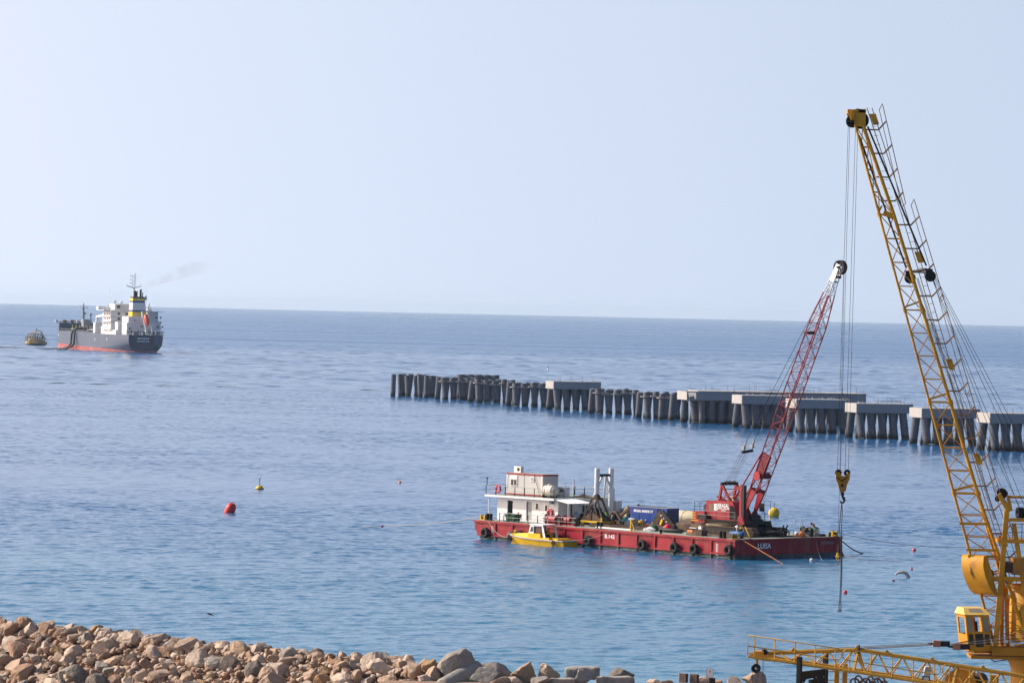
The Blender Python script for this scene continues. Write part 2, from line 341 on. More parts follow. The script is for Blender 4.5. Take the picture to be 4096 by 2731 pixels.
# a few more bare piles by the far left end and the gap
for i, (a, b_) in enumerate([((-37.4, 1358), -.3), ((-35.6, 1362), .3), ((-29.0, 1352), .2), ((-26.6, 1345), -.3)]):
    bare_pile(a[0], a[1], (0, 0), (b_, -.5), 7.0, .8, 'lone uncollared pile, %s from the far left end of the jetty' % ORD[i])
for i in range(2):
    bare_pile(40.2+2.2*i, 1131-4*i, (.6*i, 0), (-.4+.3*i, -.4), 6.9, .84, ('left' if i == 0 else 'right')+' pile of the pair beside the gap of open water', 1.2 if i == 0 else None)

# ---------------------------------------------------------------- tanker
M_hullg = mat('hull_grey_paint', (0.048, 0.078, 0.130), 0.45, var=0.08, vscale=0.06, stretch=(1, 1, 4), col2=(0.045, 0.055, 0.075), c2amt=0.4, c2scale=0.1)
M_hulln = mat('navy_paint_and_hull_shade', (0.018, 0.032, 0.07), 0.4)  # real navy paint, and the shade painted on the stern
M_boot = mat('boot_red_paint', (0.30, 0.07, 0.065), 0.6, var=0.12, vscale=0.08, col2=(0.5, 0.3, 0.27), c2amt=0.4, c2scale=0.15, stretch=(1, 1, 3))
M_white = mat('ship_white_paint', (0.68, 0.675, 0.66), 0.45, var=0.04, vscale=0.3, col2=(0.45, 0.3, 0.2), c2amt=0.25, c2scale=0.3, thr=0.6)
M_sgrey = mat('ship_deck_grey', (0.17, 0.20, 0.22), 0.7, var=0.2, vscale=0.5)
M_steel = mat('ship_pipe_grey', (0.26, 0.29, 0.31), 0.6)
M_sblack = mat('ship_black', (0.012, 0.012, 0.014), 0.5)
M_sglass = mat('ship_glass', (0.03, 0.05, 0.06), 0.1)
M_syel = mat('funnel_yellow', (0.72, 0.52, 0.03), 0.45); M_sblue = mat('funnel_blue', (0.015, 0.05, 0.2), 0.45)
M_org = mat('lifeboat_orange', (0.75, 0.10, 0.035), 0.35)
M_rust = mat('rusty_steel', (0.17, 0.10, 0.06), 0.85, var=0.3, vscale=1.5)
M_ltr = mat('white_lettering', (0.8, 0.8, 0.8), 0.5)
sd = Vector((-0.393, 0.920, 0)).normalized()
ship = empty('tanker', (-213.7, 2379, 0), math.atan2(sd.y, sd.x), 'grey and red tanker anchored far out, stern and white deckhouse towards the camera', 'ship')
def hull_ring(x, z0, z1, nz=2):
    """half breadth changes with x and height: full amidships, narrow at the stern below, pointed bow"""
    def yb(x, z):
        if x < 40: t = x/40; full = 10+3.2*math.sin(t*math.pi/2); low = 5.5+7.7*math.sin(t*math.pi/2)**0.8
        elif x < 118: full = low = 13.2
        else: t = (x-118)/30; full = 13.2*math.cos(min(t, 1)*math.pi/2)**0.6; low = 13.2*math.cos(min(t*1.1, 1)*math.pi/2)**0.8
        k = max(0, min(1, (z-0)/5.0)); return max(0.15, low+(full-low)*k**0.7)
    return yb(x, z0), yb(x, z1)
XS = [0, 3, 7, 12, 18, 25, 33, 40, 60, 80, 100, 118, 126, 133, 140, 145, 148]
def hull_band(z0f, z1f, name, m_, x0=0, x1=148, parent=ship, close=True, off=0.0):
    mb = MB(); xs = [x for x in XS if x0 <= x <= x1]
    for s_ in (1, -1):
        vs = []
        for x in xs:
            za, zb = z0f(x), z1f(x); zs = [za+(zb-za)*i/3 for i in range(4)]
            for z in zs: vs.append((x-(off if x == 0 else 0), -10+s_*(hull_ring(x, z, z)[0]+off), z))
        fs = [(i*4+j, (i+1)*4+j, (i+1)*4+j+1, i*4+j+1) for i in range(len(xs)-1) for j in range(3)]; mb.add(vs, fs, True)
    if close and x0 == 0:
        za, zb = z0f(0), z1f(0); zs = [za+(zb-za)*i/3 for i in range(4)]
        mb.add([(-off, -10+s_*(hull_ring(0, z, z)[0]+off), z) for z in zs for s_ in (1, -1)], [(2*i, 2*i+1, 2*i+3, 2*i+2) for i in range(3)])
    return mb.build(name, m_, parent)
deckz = lambda x: 9.9+max(0, x-50)*0.013
boot = lambda x: 1.0+x*0.019
hull = hull_band(boot, deckz, 'hull', M_hullg)
hull_band(lambda x: -2, boot, 'boot_topping', M_boot, parent=hull)
band = MB()
# shade painted in navy: dark transom, and the sweep along the run aft
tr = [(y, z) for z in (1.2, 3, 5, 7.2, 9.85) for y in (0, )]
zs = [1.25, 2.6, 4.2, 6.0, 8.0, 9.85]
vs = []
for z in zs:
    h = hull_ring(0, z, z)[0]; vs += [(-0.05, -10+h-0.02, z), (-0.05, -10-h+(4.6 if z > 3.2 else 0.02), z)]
band.add(vs, [(2*i, 2*i+1, 2*i+3, 2*i+2) for i in range(len(zs)-1)]); band.build('transom_shade', M_hulln, hull)
hull_band(lambda x: boot(x)+0.05, lambda x: boot(x)+0.06+3.5*max(0, 1-x/46), 'run_shade', M_hulln, 0, 40, hull, False, 0.04)
dk = MB(); dv = []
for x in XS: h = hull_ring(x, 9.9, 9.9)[0]; dv += [(x, -10+h-.05, deckz(x)-0.05), (x, -10-h+.05, deckz(x)-0.05)]
dk.add(dv, [(2*i, 2*i+1, 2*i+3, 2*i+2) for i in range(len(XS)-1)]); dk.build('main_deck', M_sgrey, ship)
fc = MB(); fx = [122, 126, 133, 140, 145, 148]; fv = []
for x in fx:
    h = hull_ring(x, 11, 11)[0]
    for z in (deckz(x), 15.2+(x-122)*.04): fv += [(x, -10+h, z), (x, -10-h, z)]
fc.add(fv, [(4*i+a, 4*i+4+a, 4*i+4+b_, 4*i+b_) for i in range(5) for a, b_ in ((0, 2), (1, 3), (2, 3))]+[(0, 1, 3, 2), (20, 21, 23, 22)]); fc.build('forecastle', M_hullg, ship)
rails = MB()
for x in range(0, 34, 3): rails.bar((x, -.6, 9.9), (x, -.6, 11), .06, 4)
rails.bar((0, -.6, 11), (33, -.6, 11), .07, 4).bar((0, -.6, 10.4), (33, -.6, 10.4), .06, 4).bar((0, -.6, 11), (0, -19, 11), .07, 4).bar((0, -.6, 10.4), (0, -19, 10.4), .06, 4)
for y in range(0, 19, 3): rails.bar((0.1, -.6-y, 9.9), (.1, -.6-y, 11), .06, 4)
rails.build('stern_rail', M_steel, ship); rails = MB()
for x in range(70, 122, 4): rails.bar((x, 2.7, deckz(x)), (x, 2.7, deckz(x)+1.1), .07, 4)
rails.bar((66, 2.7, deckz(66)+1.1), (121, 2.7, deckz(121)+1.1), .09, 4)
rails.build('side_rail', M_steel, ship); rails = MB()
for y in range(0, 24, 2): rails.bar((122, 2-y, 15.2), (122, 2-y, 16.3), .07, 4)
rails.bar((122, 2, 16.3), (122, -22, 16.3), .09, 4); rails.build('forecastle_rail', M_steel, ship)
# tank deck clutter
rs = random.Random(7); cl = MB()
for i in range(9): cl.bar((66, -3-1.7*i, 11.4+rs.uniform(0, .5)), (119, -3-1.7*i, 12.0+rs.uniform(0, .4)), .22, 6)
cl.build('cargo_pipes', M_steel, ship)
for i in range(16):
    x, y = 64+i*3.3, -4-rs.uniform(0, 14); h = rs.uniform(1.5, 4.0)
    mb = MB(); mb.bar((0, 0, 0), (0, 0, h), .28, 6); mb.ball((0, 0, h), .5, n=8); mb.build('vent_post', M_steel if i % 2 else M_rust, ship, (x, y, 11))
for i in range(12):
    MB().box((0, 0, .6), (1.2, 1.6, 1.2)).bar((0, -.9, 1.0), (0, .9, 1.0), .6, 8).build('mooring_winch', M_rust if i % 3 else M_white, ship, (124+rs.uniform(0, 12), 0.5-1.6*i, 15.4))
for i in range(6):
    mb = MB(); mb.bb(-.1, .1, -.1, .1, 0, 3.4); mb.beam((0, 0, 3.2), (-2.2, 0, .2), .12, .12); mb.build('catwalk_stair', M_syel, ship, (119, -4-2.2*i, 11))
cw = MB().bb(60, 121, -10.8, -9.2, 13.2, 13.4)
for x in range(60, 121, 6): cw.bb(x-.1, x+.1, -10.1, -9.9, 10.5, 13.2)
cw.build('catwalk', M_steel, ship)
# fore mast and posts
fm = MB(); fm.bar((0, 0, 0), (0, 0, 8.3), .75, 10, .55); fm.bb(-1.4, 1.4, -2.4, 2.4, 8.2, 8.5); fm.bar((0, 0, 8.5), (0, 0, 11.3), .3, 8, .2); fm.ball((0, 0, 10), .5, n=8)
fm.bb(-.8, .8, -1.2, .9, 4.4, 4.7); fm.box((0, -1.1, 5.1), (.8, .8, .8))
for a in (-2.2, 2.2): fm.bar((0, a, 8.5), (0, a, 9.5), .09, 4)
fm.bar((0, -2.2, 9.5), (0, 2.2, 9.5), .08, 4); fm.build('fore_mast', M_steel, ship, (117, -10, 16))
p2 = MB(); p2.bar((0, 0, 0), (0, 0, 4.2), .4, 8); p2.lathe([(.3, 0), (1.0, .5), (1.0, .8), (.5, 1.6)], (0, 0, 3.6), n=10); p2.build('vent_mast', M_steel, ship, (111, -12.5, 16))
MB().bb(-2, 2, -2.5, 2.5, 0, 4).build('mast_house', M_steel, ship, (117, -12, 13.5))
# white lockers, hose crane, port framework
MB().bb(66, 69.5, -6, -1.2, 10.2, 16.2).build('deck_locker', M_white, ship)
hc = MB(); hc.bar((75, -5, 10.2), (75, -5, 19.8), .7, 10); hc.prism([(75.6, 19.9), (75.4, 19.1), (42, 20.3), (42, 22.5), (46, 22.3)], -5.6, -4.4); hc.build('hose_crane', M_white, ship)
fr = MB()
for i in range(5): fr.bb(34+i*4.6-.4, 34+i*4.6+.4, -.75, -.5, 9.9, 13.2)
fr.bb(33.2, 53.2, -.8, -.4, 13.2, 13.9); fr.build('side_framework', M_white, ship)
rb = MB(); rb.loft([[Vector((x, -2+yy*s, 14.8+zz*s)) for yy, zz in ((-1, 0), (-.6, -.7), (.6, -.7), (1, 0), (.5, .6), (-.5, .6))] for x, s in ((46.6, .3), (48, .9), (51, 1), (53, .3))], True); rb.build('rescue_boat', M_org, ship)
gw = MB(); gw.beam((82, .8, 11), (72.5, .8, 6.4), 1.0, .25); gw.beam((82, 1.25, 12), (72.5, 1.25, 7.4), .08, .1); gw.build('gangway', M_rust, ship)
# deckhouse
h1 = MB(); h1.bb(24, 50, -20, 0, 9.85, 12.4).bb(24, 31, -19, -1.2, 12.4, 17.0); h1.build('lower_house', M_white, ship)
h2 = MB(); h2.bb(30, 47, -22.5, 1.2, 12.4, 14.2).bb(31, 46, -22, .8, 14.2, 23.2).bb(20, 31, -25.2, -19, 12.4, 17.4).bb(23, 31, -24.6, -18, 17.4, 22.9).bb(20, 33, -26.6, -17.6, 22.9, 23.2); acc = h2.build('accommodation_block', M_white, ship)
h3 = MB(); h3.bb(33, 47, -24.8, 4.2, 23.2, 23.5); h3.bb(34.5, 45, -17.5, -2.6, 23.5, 27); h3.bb(43, 47, 1.5, 4.4, 23.5, 25.4).bb(36, 42, -25, -22.5, 23.5, 24.8).bb(43, 47, -25, -17.5, 23.5, 25.2).bb(43, 47, -2.6, 1.5, 23.5, 25.2)
br = h3.build('bridge', M_white, ship)
MB().bb(34.38, 34.5, -5.8, -3.8, 24.4, 26.2).build('bridge_window', M_sglass, br); MB().bb(34.38, 34.5, -16.6, -14.4, 24.2, 26.2).build('bridge_window', M_sglass, br)
for i in range(3):
    MB().bb(30.7, 31.0, -19, .9, 16.8+2.8*i, 17.0+2.8*i).build('deck_edge', M_steel, acc); MB().bb(31, 46, .8, 1.9, 16.8+2.8*i, 17.0+2.8*i).build('side_deck', M_white, acc)  # grey strips on the aft face paint in the deck shadow lines
    for j in range(4):
        MB().bb(30.9, 31.0, -4.2-4.6*j-.5, -3.2-4.6*j, 15.2+2.8*i, 16.4+2.8*i).build('porthole_window', M_sglass, acc)
        MB().bb(33+3.2*j, 34+3.2*j, .8, .9, 15.2+2.8*i, 16.4+2.8*i).build('side_window', M_sglass, acc)
cs = MB(); cs.bb(14, 24, -20, -3.2, 9.85, 16.6).bb(15.5, 27, -17.5, -4.6, 16.6, 20.1); cs.build('engine_casing', M_white, ship)
MB().bb(13.88, 13.94, -19.4, -3.8, 9.95, 11.6).build('mooring_bay_shade', M_sgrey, ship)  # grey sheet painted for the shade of an open mooring deck
for y in (-6, -10, -14, -17): MB().bb(13.9, 14, y-.5, y+.4, 10.2, 12.3).build('casing_door', M_sgrey, ship)
for z, y0, y1, xx in ((12.45, -20, 0, 23.9), (16.65, -19.8, -3, 13.9), (14.3, -22.5, 1.4, 29.9), (23.5, -24.8, 4.2, 33), (20.1, -17.5, -4.4, 15.4), (12.4, -23, -19.5, 12)):
    mb = MB()
    for i in range(int((y1-y0)/1.6)+1): mb.bar((xx, y0+1.6*i, z), (xx, y0+1.6*i, z+1.05), .06, 4)
    mb.bar((xx, y0, z+1.05), (xx, y1, z+1.05), .07, 4).bar((xx, y0, z+.5), (xx, y1, z+.5), .05, 4); mb.build('house_rail', M_white, ship)
sp = MB(); sp.bb(6, 14, -23.0, -12, 12.0, 12.3).bb(6.5, 14, -22, -20.4, 9.9, 12); sp.bb(8, 14, -3.2, 0, 12.0, 12.3)
for y in (-22.6, -18, -13): sp.bar((6.4, y, 9.9), (6.4, y, 12), .18, 5)
sp.build('boat_deck', M_white, ship)
for i in range(3):
    for j in range(2): MB().bb(19.9 if i == 0 else 22.9, 20.0 if i == 0 else 23.0, -24-2.6*j, -23-2.6*j, 14+2.6*i, 15+2.6*i).build('house_window', M_sglass, acc)
for (x, y, z) in ((13.9, -8, 17.6), (13.9, -12, 14.2), (13.9, -5, 13.0), (13.9, -16, 12.0)): MB().bb(x-.3, x, y-.7, y+.7, z, z+.8).build('casing_vent', M_sgrey, ship)
# funnel with stripes
def fr_box(z0, z1, name, m_, parent):
    def rect(z): t = (z-20.1)/11.2; y0 = -7.4-.6*t; y1 = -16.0+1.3*t; x0 = 17.5+.7*t; x1 = 24.5-.9*t; return [Vector((x0, y0, z)), Vector((x1, y0, z)), Vector((x1, y1, z)), Vector((x0, y1, z))]
    return MB().loft([rect(z0), rect(z1)]).build(name, m_, parent)
fun = fr_box(23.8, 28.0, 'funnel', M_white, ship)
for z0, z1, m_ in ((20.1, 22.75, M_syel), (22.75, 23.8, M_sblue), (28.0, 29.0, M_sblue), (29.0, 30.4, M_syel), (30.4, 31.3, M_hulln)): fr_box(z0, z1, 'funnel_band', m_, fun)
for y, h in ((-9.6, 2.6), (-10.7, 2.2), (-13.1, 3.4), (-14.2, 1.9)):
    MB().tube([(20.5, y, 31.2), (20.5, y, 31.2+h), (19.7, y, 31.6+h)], .62 if h > 2.1 else .3, 8).build('exhaust_stack', M_sblack, fun)
mm = MB(); mm.bar((30, -9.5, 27), (30, -9.5, 36), .75, 8, .5); mm.beam((30, -5.2, 37.4), (30, -9.5, 36.2), .5, .5); mm.beam((30, -13.8, 37.4), (30, -9.5, 36.2), .5, .5)
mm.bar((30, -5.2, 37.4), (30, -5.2, 38.6), .1, 4).bar((30, -13.8, 37.4), (30, -13.8, 38.6), .1, 4).bar((30, -8.7, 36.5), (30, -8.7, 43.5), .17, 5).bar((30, -10, 36.5), (30, -10, 44.6), .22, 5)
for i in range(6): mm.beam((30, -8.7+(.9 if i % 2 else 0), 37.6+1.1*i), (30, -10-(.9 if i % 2 else .9), 37.6+1.1*i), .12, .14)
for z in (39, 41, 43): mm.box((30, -7.3, z), (.3, .7, .4)); mm.bar((30, -8.7, z-.2), (30, -7.3, z-.2), .07, 4)
mm.v = [(x, y-2.7, z) for x, y, z in mm.v]; mm.build('radar_mast', M_white, ship)
MB().lathe([(0, 0), (.8, .15), (1.3, .6), (1.45, 1.0), (0, .7)], (21, -15.6, 30.6), (-.6, -.8, .1), 12).build('dish_antenna', M_white, ship)
for y in (-.5, -22): MB().bar((38, y, 27), (38, y, 37), .07, 4).build('whip_antenna', M_white, ship)
for (x, y, z, s) in ((38, 0, 23.5, 2.8), (38, -24, 23.5, 3.6), (36, -3, 27, 1.6), (36, -7, 27, 1.2), (36, -16, 27, 1.3)):
    mb = MB(); mb.bar((0, 0, 0), (0, 0, s), .35, 6); mb.ball((0, 0, s), .6, n=8); mb.bb(-.5, .5, -1.0, 1.0, s*.5, s*.5+.5); mb.beam((0, .8, 0), (0, .8, s*.8), .2, .2); mb.build('searchlight', M_white, ship, (x, y, z))
# free-fall lifeboat in its ramp
lb = MB(); ax = Vector((-.62, 0, -.78)); a0 = Vector((11.5, -13.2, 21.2)); uu = Vector((.78, 0, -.62))
rings = []
for t, s in ((0, .75), (.8, 1.25), (3, 1.5), (5.5, 1.35), (7.4, .7), (8.2, .1)):
    c = a0+ax*t; rings.append([c+Vector((0, math.cos(q)*s, 0))-uu*math.sin(q)*s*.95 for q in [2*math.pi*i/10 for i in range(10)]])
lb.loft(rings, True).box(a0+ax*1.3-uu*1.4, (1.2, 1.1, 1.2)); lb.build('lifeboat', M_org, ship)
dv_ = MB()
for y in (-11.4, -15.0): dv_.beam((12.3, y, 23), (5.2, y-.3, 12.2), .45, .45).beam((5.2, y-.3, 12.3), (5.2, y-.5, 9.9), .4, .4).beam((12.3, y, 23), (13.5, y, 16), .35, .35)
dv_.beam((12.3, -11.2, 23), (12.3, -15.2, 23), .5, .5).beam((5.2, -11.5, 11), (5.2, -15.5, 11), .3, .3); dv_.build('lifeboat_ramp', M_white, ship)
# clutter on the poop
for i in range(9):
    MB().box((0, 0, .5), (1.0, .8, 1.0)).bar((0, -.5, .9), (0, .5, .9), .45, 8).build('poop_fitting', [M_sgrey, M_white, M_sblack][i % 3], ship, (2+(i % 3)*2.2, -2-1.8*i, 9.9))
text('ship_name', 'AEGEAS', 1.55, M_ltr, ship, frameM((-.12, -8.4, 7.9), (0, -1, 0), (0, 0, 1)), .01, 1.3, .03)
text('port_name', 'MONROVIA', 1.1, M_ltr, ship, frameM((-.12, -8.4, 6.3), (0, -1, 0), (0, 0, 1)), .01, 1.25, .03)
for (x, z) in ((52, 6), (122, 7.5), (30, 6.5)): MB().bb(x-.25, x+.25, 3.22, 3.26, z, z+1.1).build('draught_mark', M_ltr, hull)
# cargo hoses over the side and along the water
M_hose = mat('black_hose_rubber', (0.015, 0.015, 0.017), 0.55)
for i, lab in ((0, 'black cargo hose over the tanker side, the left one of the pair'), (1, 'black cargo hose over the tanker side, the right one of the pair')):
    dx = -5.5*i
    pts = [(87, -4, 12.0), (90, 1, 12.1), (92+dx*.5, 3.5, 11.6), (93.5+dx, 4.2, 9), (93.5+dx, 4.3, 6), (93+dx, 4.6, 3.5), (95+dx, 5.6, 1.6), (99+dx, 8, .4), (106+dx, 12, .1)]
    P_ = [ship.matrix_basis @ Vector(p) for p in pts] if False else [Vector(ship.location)+Matrix.Rotation(ship.rotation_euler.z, 3, 'Z') @ Vector(p) for p in pts]
    o = MB().tube(P_, .62, 8).build('cargo_hose', M_hose); tag(o, lab, 'hose', 'cargo hoses on the tanker side')
q = P_[-1]
o = MB().tube([q+Vector((1, 0, -.05)), q+Vector((-12, 3, .02)), q+Vector((-28, 9, .1)), q+Vector((-45, 12, .05)), q+Vector((-62, 18, .1)), q+Vector((-90, 22, .05))], .5, 6).build('floating_hose', M_hose)
tag(o, 'long black hose floating from the tanker out of the left frame edge', 'hose')
# mooring buoy with its yellow superstructure
M_by = mat('buoy_ochre', (0.40, 0.29, 0.11), 0.6, var=0.25, vscale=0.5, col2=(0.2, 0.1, 0.05), c2amt=0.6, c2scale=0.4)
M_bb = mat('buoy_dark', (0.03, 0.035, 0.045), 0.5)
sb = empty('mooring_buoy', (-295.5, 2650, 0), .1, 'ochre loading buoy with cage of pipes floating left of the tanker', 'buoy')
MB().lathe([(6.6, -2), (6.7, 1.2), (6.7, 1.3)], n=20).build('float', M_bb, sb); MB().lathe([(6.75, 1.3), (6.75, 2.5), (0, 2.6)], n=20).build('float_deck', M_by, sb)
MB().lathe([(5.6, 2.6), (5.6, 3.1), (4, 4.0), (0, 4.1)], n=16).build('turntable', M_by, sb)
cg = MB(); top = [(-4.8, -1.5, 7.3), (-.5, -2.5, 7.4), (3, -1.5, 7.0), (-.2, 0, 9.3), (2.8, 0, 9.0), (-3, 2, 7.2), (3, 2, 7.0)]
for a, b_ in (((-6.3, -2, 4), top[0]), ((-2.5, -5, 3), top[1]), ((5.5, -2, 3.8), top[2]), ((-1, -4, 4), top[3]), ((5.8, 0, 4), top[4]), ((-6, 2, 4), top[5]), ((5.5, 3, 3.8), top[6])): cg.bar(a, b_, .28, 6)
for i, j in ((0, 1), (1, 2), (0, 5), (5, 6), (2, 6), (3, 4), (1, 3), (2, 4), (5, 3), (6, 4)): cg.bar(top[i], top[j], .25, 6)
cg.build('pipe_cage', M_by, sb)
ld = MB().bb(-7.0, -3, -5.2, -3.4, 3.9, 4.2)
for x in (-6.8, -5.2, -3.4): ld.bar((x, -5, 1.5), (x, -5, 5.2), .18, 5)
ld.bar((-6.8, -5, 5.2), (-3.4, -5, 5.2), .18, 5).bar((-6.8, -5, 3.0), (-3.4, -5, 3.0), .15, 5); ld.build('landing_platform', M_by, sb)
MB().bar((0, 0, 9), (0, 0, 10.2), .2, 5).ball((0, 0, 10.2), .4, n=8).build('lantern', M_bb, sb)
for i in range(6): MB().box((0, 0, .8), (1.1, 1, 1.6)).bar((0, 0, 1.6), (.4, 0, 2.8), .3, 6).build('valve', M_rust if i % 2 else M_by, sb, (-3.4+1.4*i, -2.2+(i % 3), 4.0))
# thin smoke drifting from the funnel: volume in a long cone
sm = bpy.data.materials.new('smoke_volume'); sm.use_nodes = True; n = sm.node_tree; n.nodes.clear()
ou = n.nodes.new('ShaderNodeOutputMaterial'); pv = n.nodes.new('ShaderNodeVolumePrincipled'); pv.inputs['Color'].default_value = (0.25, 0.24, 0.23, 1)
tc = n.nodes.new('ShaderNodeTexCoord'); sx = n.nodes.new('ShaderNodeSeparateXYZ'); n.links.new(tc.outputs['Object'], sx.inputs[0])
mr = n.nodes.new('ShaderNodeMapRange'); mr.inputs[1].default_value = 0; mr.inputs[2].default_value = 50; mr.inputs[3].default_value = 0.05; mr.inputs[4].default_value = 0.002; n.links.new(sx.outputs[0], mr.inputs[0])
no = n.nodes.new('ShaderNodeTexNoise'); no.inputs['Scale'].default_value = 0.14; no.inputs['Detail'].default_value = 4; n.links.new(tc.outputs['Object'], no.inputs[0])
m2 = n.nodes.new('ShaderNodeMapRange'); m2.inputs[1].default_value = .36; m2.inputs[2].default_value = .62; n.links.new(no.outputs[0], m2.inputs[0])
mu = n.nodes.new('ShaderNodeMath'); mu.operation = 'MULTIPLY'; n.links.new(mr.outputs[0], mu.inputs[0]); n.links.new(m2.outputs[0], mu.inputs[1])
n.links.new(mu.outputs[0], pv.inputs['Density']); n.links.new(pv.outputs[0], ou.inputs['Volume'])
mb = MB(); pts = [(0, 0, 0), (5, 0, 3.4), (12, 0, 6.6), (20, 0, 9.5), (30, 0, 13), (45, 0, 16)]
mb.tube(pts, [.3, 1.8, 2.8, 3.6, 4.4, .2], 12)
F0 = Vector(ship.location)+Matrix.Rotation(ship.rotation_euler.z, 3, 'Z') @ Vector((20, -13, 35))
o = mb.build('smoke', sm, None, F0, weld=True); tag(o, kind='stuff')

# ---------------------------------------------------------------- work barge and what stands on it
BO = Vector((-4.149, 523.156, 0)); bx = Vector((0.67867, -0.73444, 0)); by = Vector((0.73444, 0.67867, 0)); BA = math.atan2(bx.y, bx.x)
def BW(x, y, z=2.3): return BO+bx*x+by*y+Vector((0, 0, z))
DZ = 2.3
M_red = mat('barge_red_paint', (0.27, 0.010, 0.022), 0.5, bump=.03, bscale=.9, var=0.24, vscale=0.7, col2=(0.24, 0.05, 0.045), c2amt=0.75, c2scale=0.9, stretch=(1, 1, 0.35), thr=0.52)
M_low = mat('barge_dark_bottom', (0.05, 0.07, 0.07), 0.6, var=0.3, vscale=0.8, col2=(0.02, 0.03, 0.02), c2amt=0.8, c2scale=0.5, stretch=(.4, 1, 2))
M_deck = mat('deck_green_grey', (0.27, 0.30, 0.25), 0.8, var=0.2, vscale=0.5, col2=(0.22, 0.15, 0.1), c2amt=0.7, c2scale=0.6, thr=0.53)
M_wht = mat('house_white_paint', (0.66, 0.665, 0.67), 0.5, var=0.04, vscale=0.6, col2=(0.45, 0.33, 0.22), c2amt=0.35, c2scale=1.1, thr=0.6, stretch=(1, 1, .3))
M_blk = mat('black_paint', (0.012, 0.012, 0.014), 0.55); M_rub = mat('tyre_rubber', (0.014, 0.014, 0.015), 0.75, var=0.25, vscale=3)
M_dark = mat('opening_shade', (0.006, 0.006, 0.008), 0.9); M_gl = mat('window_glass', (0.02, 0.025, 0.03), 0.12)  # the first colour paints the shade inside openings near-black
M_yel = mat('barge_yellow_paint', (0.60, 0.36, 0.015), 0.5, var=0.15, vscale=2, col2=(0.2, 0.1, 0.04), c2amt=0.5, c2scale=2)
M_rail = mat('rail_galvanised', (0.55, 0.56, 0.57), 0.4, metal=0.3); M_bar = mat('rail_bar_grey', (0.33, 0.33, 0.33), 0.6); M_rope = mat('grey_rope', (0.34, 0.31, 0.26), 0.9)
M_cabin = mat('cabin_panel_cream', (0.46, 0.455, 0.43), 0.5, var=0.03, vscale=0.4); M_trim = mat('cabin_red_trim', (0.25, 0.01, 0.018), 0.4)
M_tank = mat('tank_cream_plastic', (0.64, 0.58, 0.48), 0.45, var=0.05); M_lred = mat('lifebuoy_red', (0.6, 0.02, 0.03), 0.4)
M_rst = mat('scrap_rust', (0.055, 0.034, 0.026), 0.8, var=0.4, vscale=1.2, col2=(0.13, 0.085, 0.06), c2amt=0.7, c2scale=1.0, bump=0.02, bscale=3)
M_brn = mat('scrap_brown', (0.13, 0.085, 0.055), 0.75, var=0.3, vscale=1.5); M_gun = mat('dark_steel', (0.012, 0.012, 0.015), 0.5, var=0.3, vscale=2)
M_blue = mat('box_blue_paint', (0.008, 0.05, 0.24), 0.45, var=0.12, vscale=0.8, col2=(0.01, 0.03, 0.1), c2amt=0.5, c2scale=0.8)
M_beige = mat('pipe_beige', (0.60, 0.50, 0.33), 0.55, var=0.1, vscale=0.4, col2=(0.30, 0.28, 0.19), c2amt=0.5, c2scale=0.3)
M_olive = mat('pipe_olive', (0.17, 0.16, 0.10), 0.6, var=0.2, vscale=0.6); M_tarp = mat('tarp_brown', (0.11, 0.075, 0.052), 0.9, var=0.3, vscale=1.2, bump=0.05, bscale=1.5)
M_tarpk = mat('tarp_black', (0.012, 0.012, 0.013), 0.6, bump=0.06, bscale=1.2); M_orange = mat('orange_paint', (0.65, 0.16, 0.02), 0.5); M_grn = mat('bin_green', (0.015, 0.07, 0.03), 0.5)
M_crane = mat('crane_red_paint', (0.28, 0.014, 0.026), 0.4, var=0.12, vscale=0.8, col2=(0.25, 0.05, 0.05), c2amt=0.5, c2scale=0.8)
M_grey = mat('grey_paint', (0.3, 0.3, 0.3), 0.6, var=0.15); M_bag = mat('sack_white', (0.5, 0.5, 0.52), 0.9, var=0.25, vscale=2.5, bump=.03, bscale=4)

barge = empty('work_barge', BO, BA, 'long flat red work barge with two lettered red sides, cluttered grey deck and white deckhouse', 'barge')
BL, BWD = 44.66, 18.1
hb = MB().prism([(0.0, 2.26), (0, 1.25), (0.75, 0.45), (BL-.13, 0.45), (BL-.13, 2.26)], 0.13, BWD); hull_b = hb.build('hull', M_red, barge)
MB().prism([(0.78, 0.45), (1.7, -1.0), (BL-.14, -1.0), (BL-.14, 0.45)], 0.16, BWD-.03).build('bottom', M_low, barge)
MB().bb(0, BL, 0, BWD, 2.262, 2.3).build('deck_plate', M_deck, barge)
fl = MB().bb(0, BL+.02, -0.03, 0.13, 2.02, 2.295).bb(.5, BL, -0.03, 0.13, 0.45, 0.66).bb(BL-.13, BL+.03, .13, BWD, 2.02, 2.295).bb(-.03, .02, -.03, BWD, 2.0, 2.295)
fl.build('rubbing_band', M_red, hull_b)
for k in range(-8, 6):
    MB().bb(28.42+3.08*k-.11, 28.42+3.08*k+.11, -0.02, 0.13, 0.66, 2.02).build('side_frame', M_red, hull_b)
    MB().bb(28.42+3.08*k-.10, 28.42+3.08*k+.10, -0.02, 0.16, -.6, 0.45).build('skid_frame', M_low, hull_b)
for k in range(7): MB().bb(BL-.13, BL-.06, 0.86+2.66*k, .98+2.66*k, .45, 2.02).build('bow_frame', M_red, hull_b)
for k in range(2): MB().prism([(BL-.1, .55), (BL+.45, -.5), (BL+.1, -.6), (BL-.1, -.3)], 2.2+1.2*k, 2.35+1.2*k).build('skeg', M_low, hull_b)
MB().prism([(BL-.1, 1.0), (BL+.9, -.5), (BL+.5, -.6), (BL-.1, .2)], 17.7, 17.9).build('skeg', M_low, hull_b)
text('side_number', 'B.142', 0.62, M_ltr, barge, frameM((23.79, .118, 1.5), (1, 0, 0), (0, 0, 1)), .01, 1.2, .012)
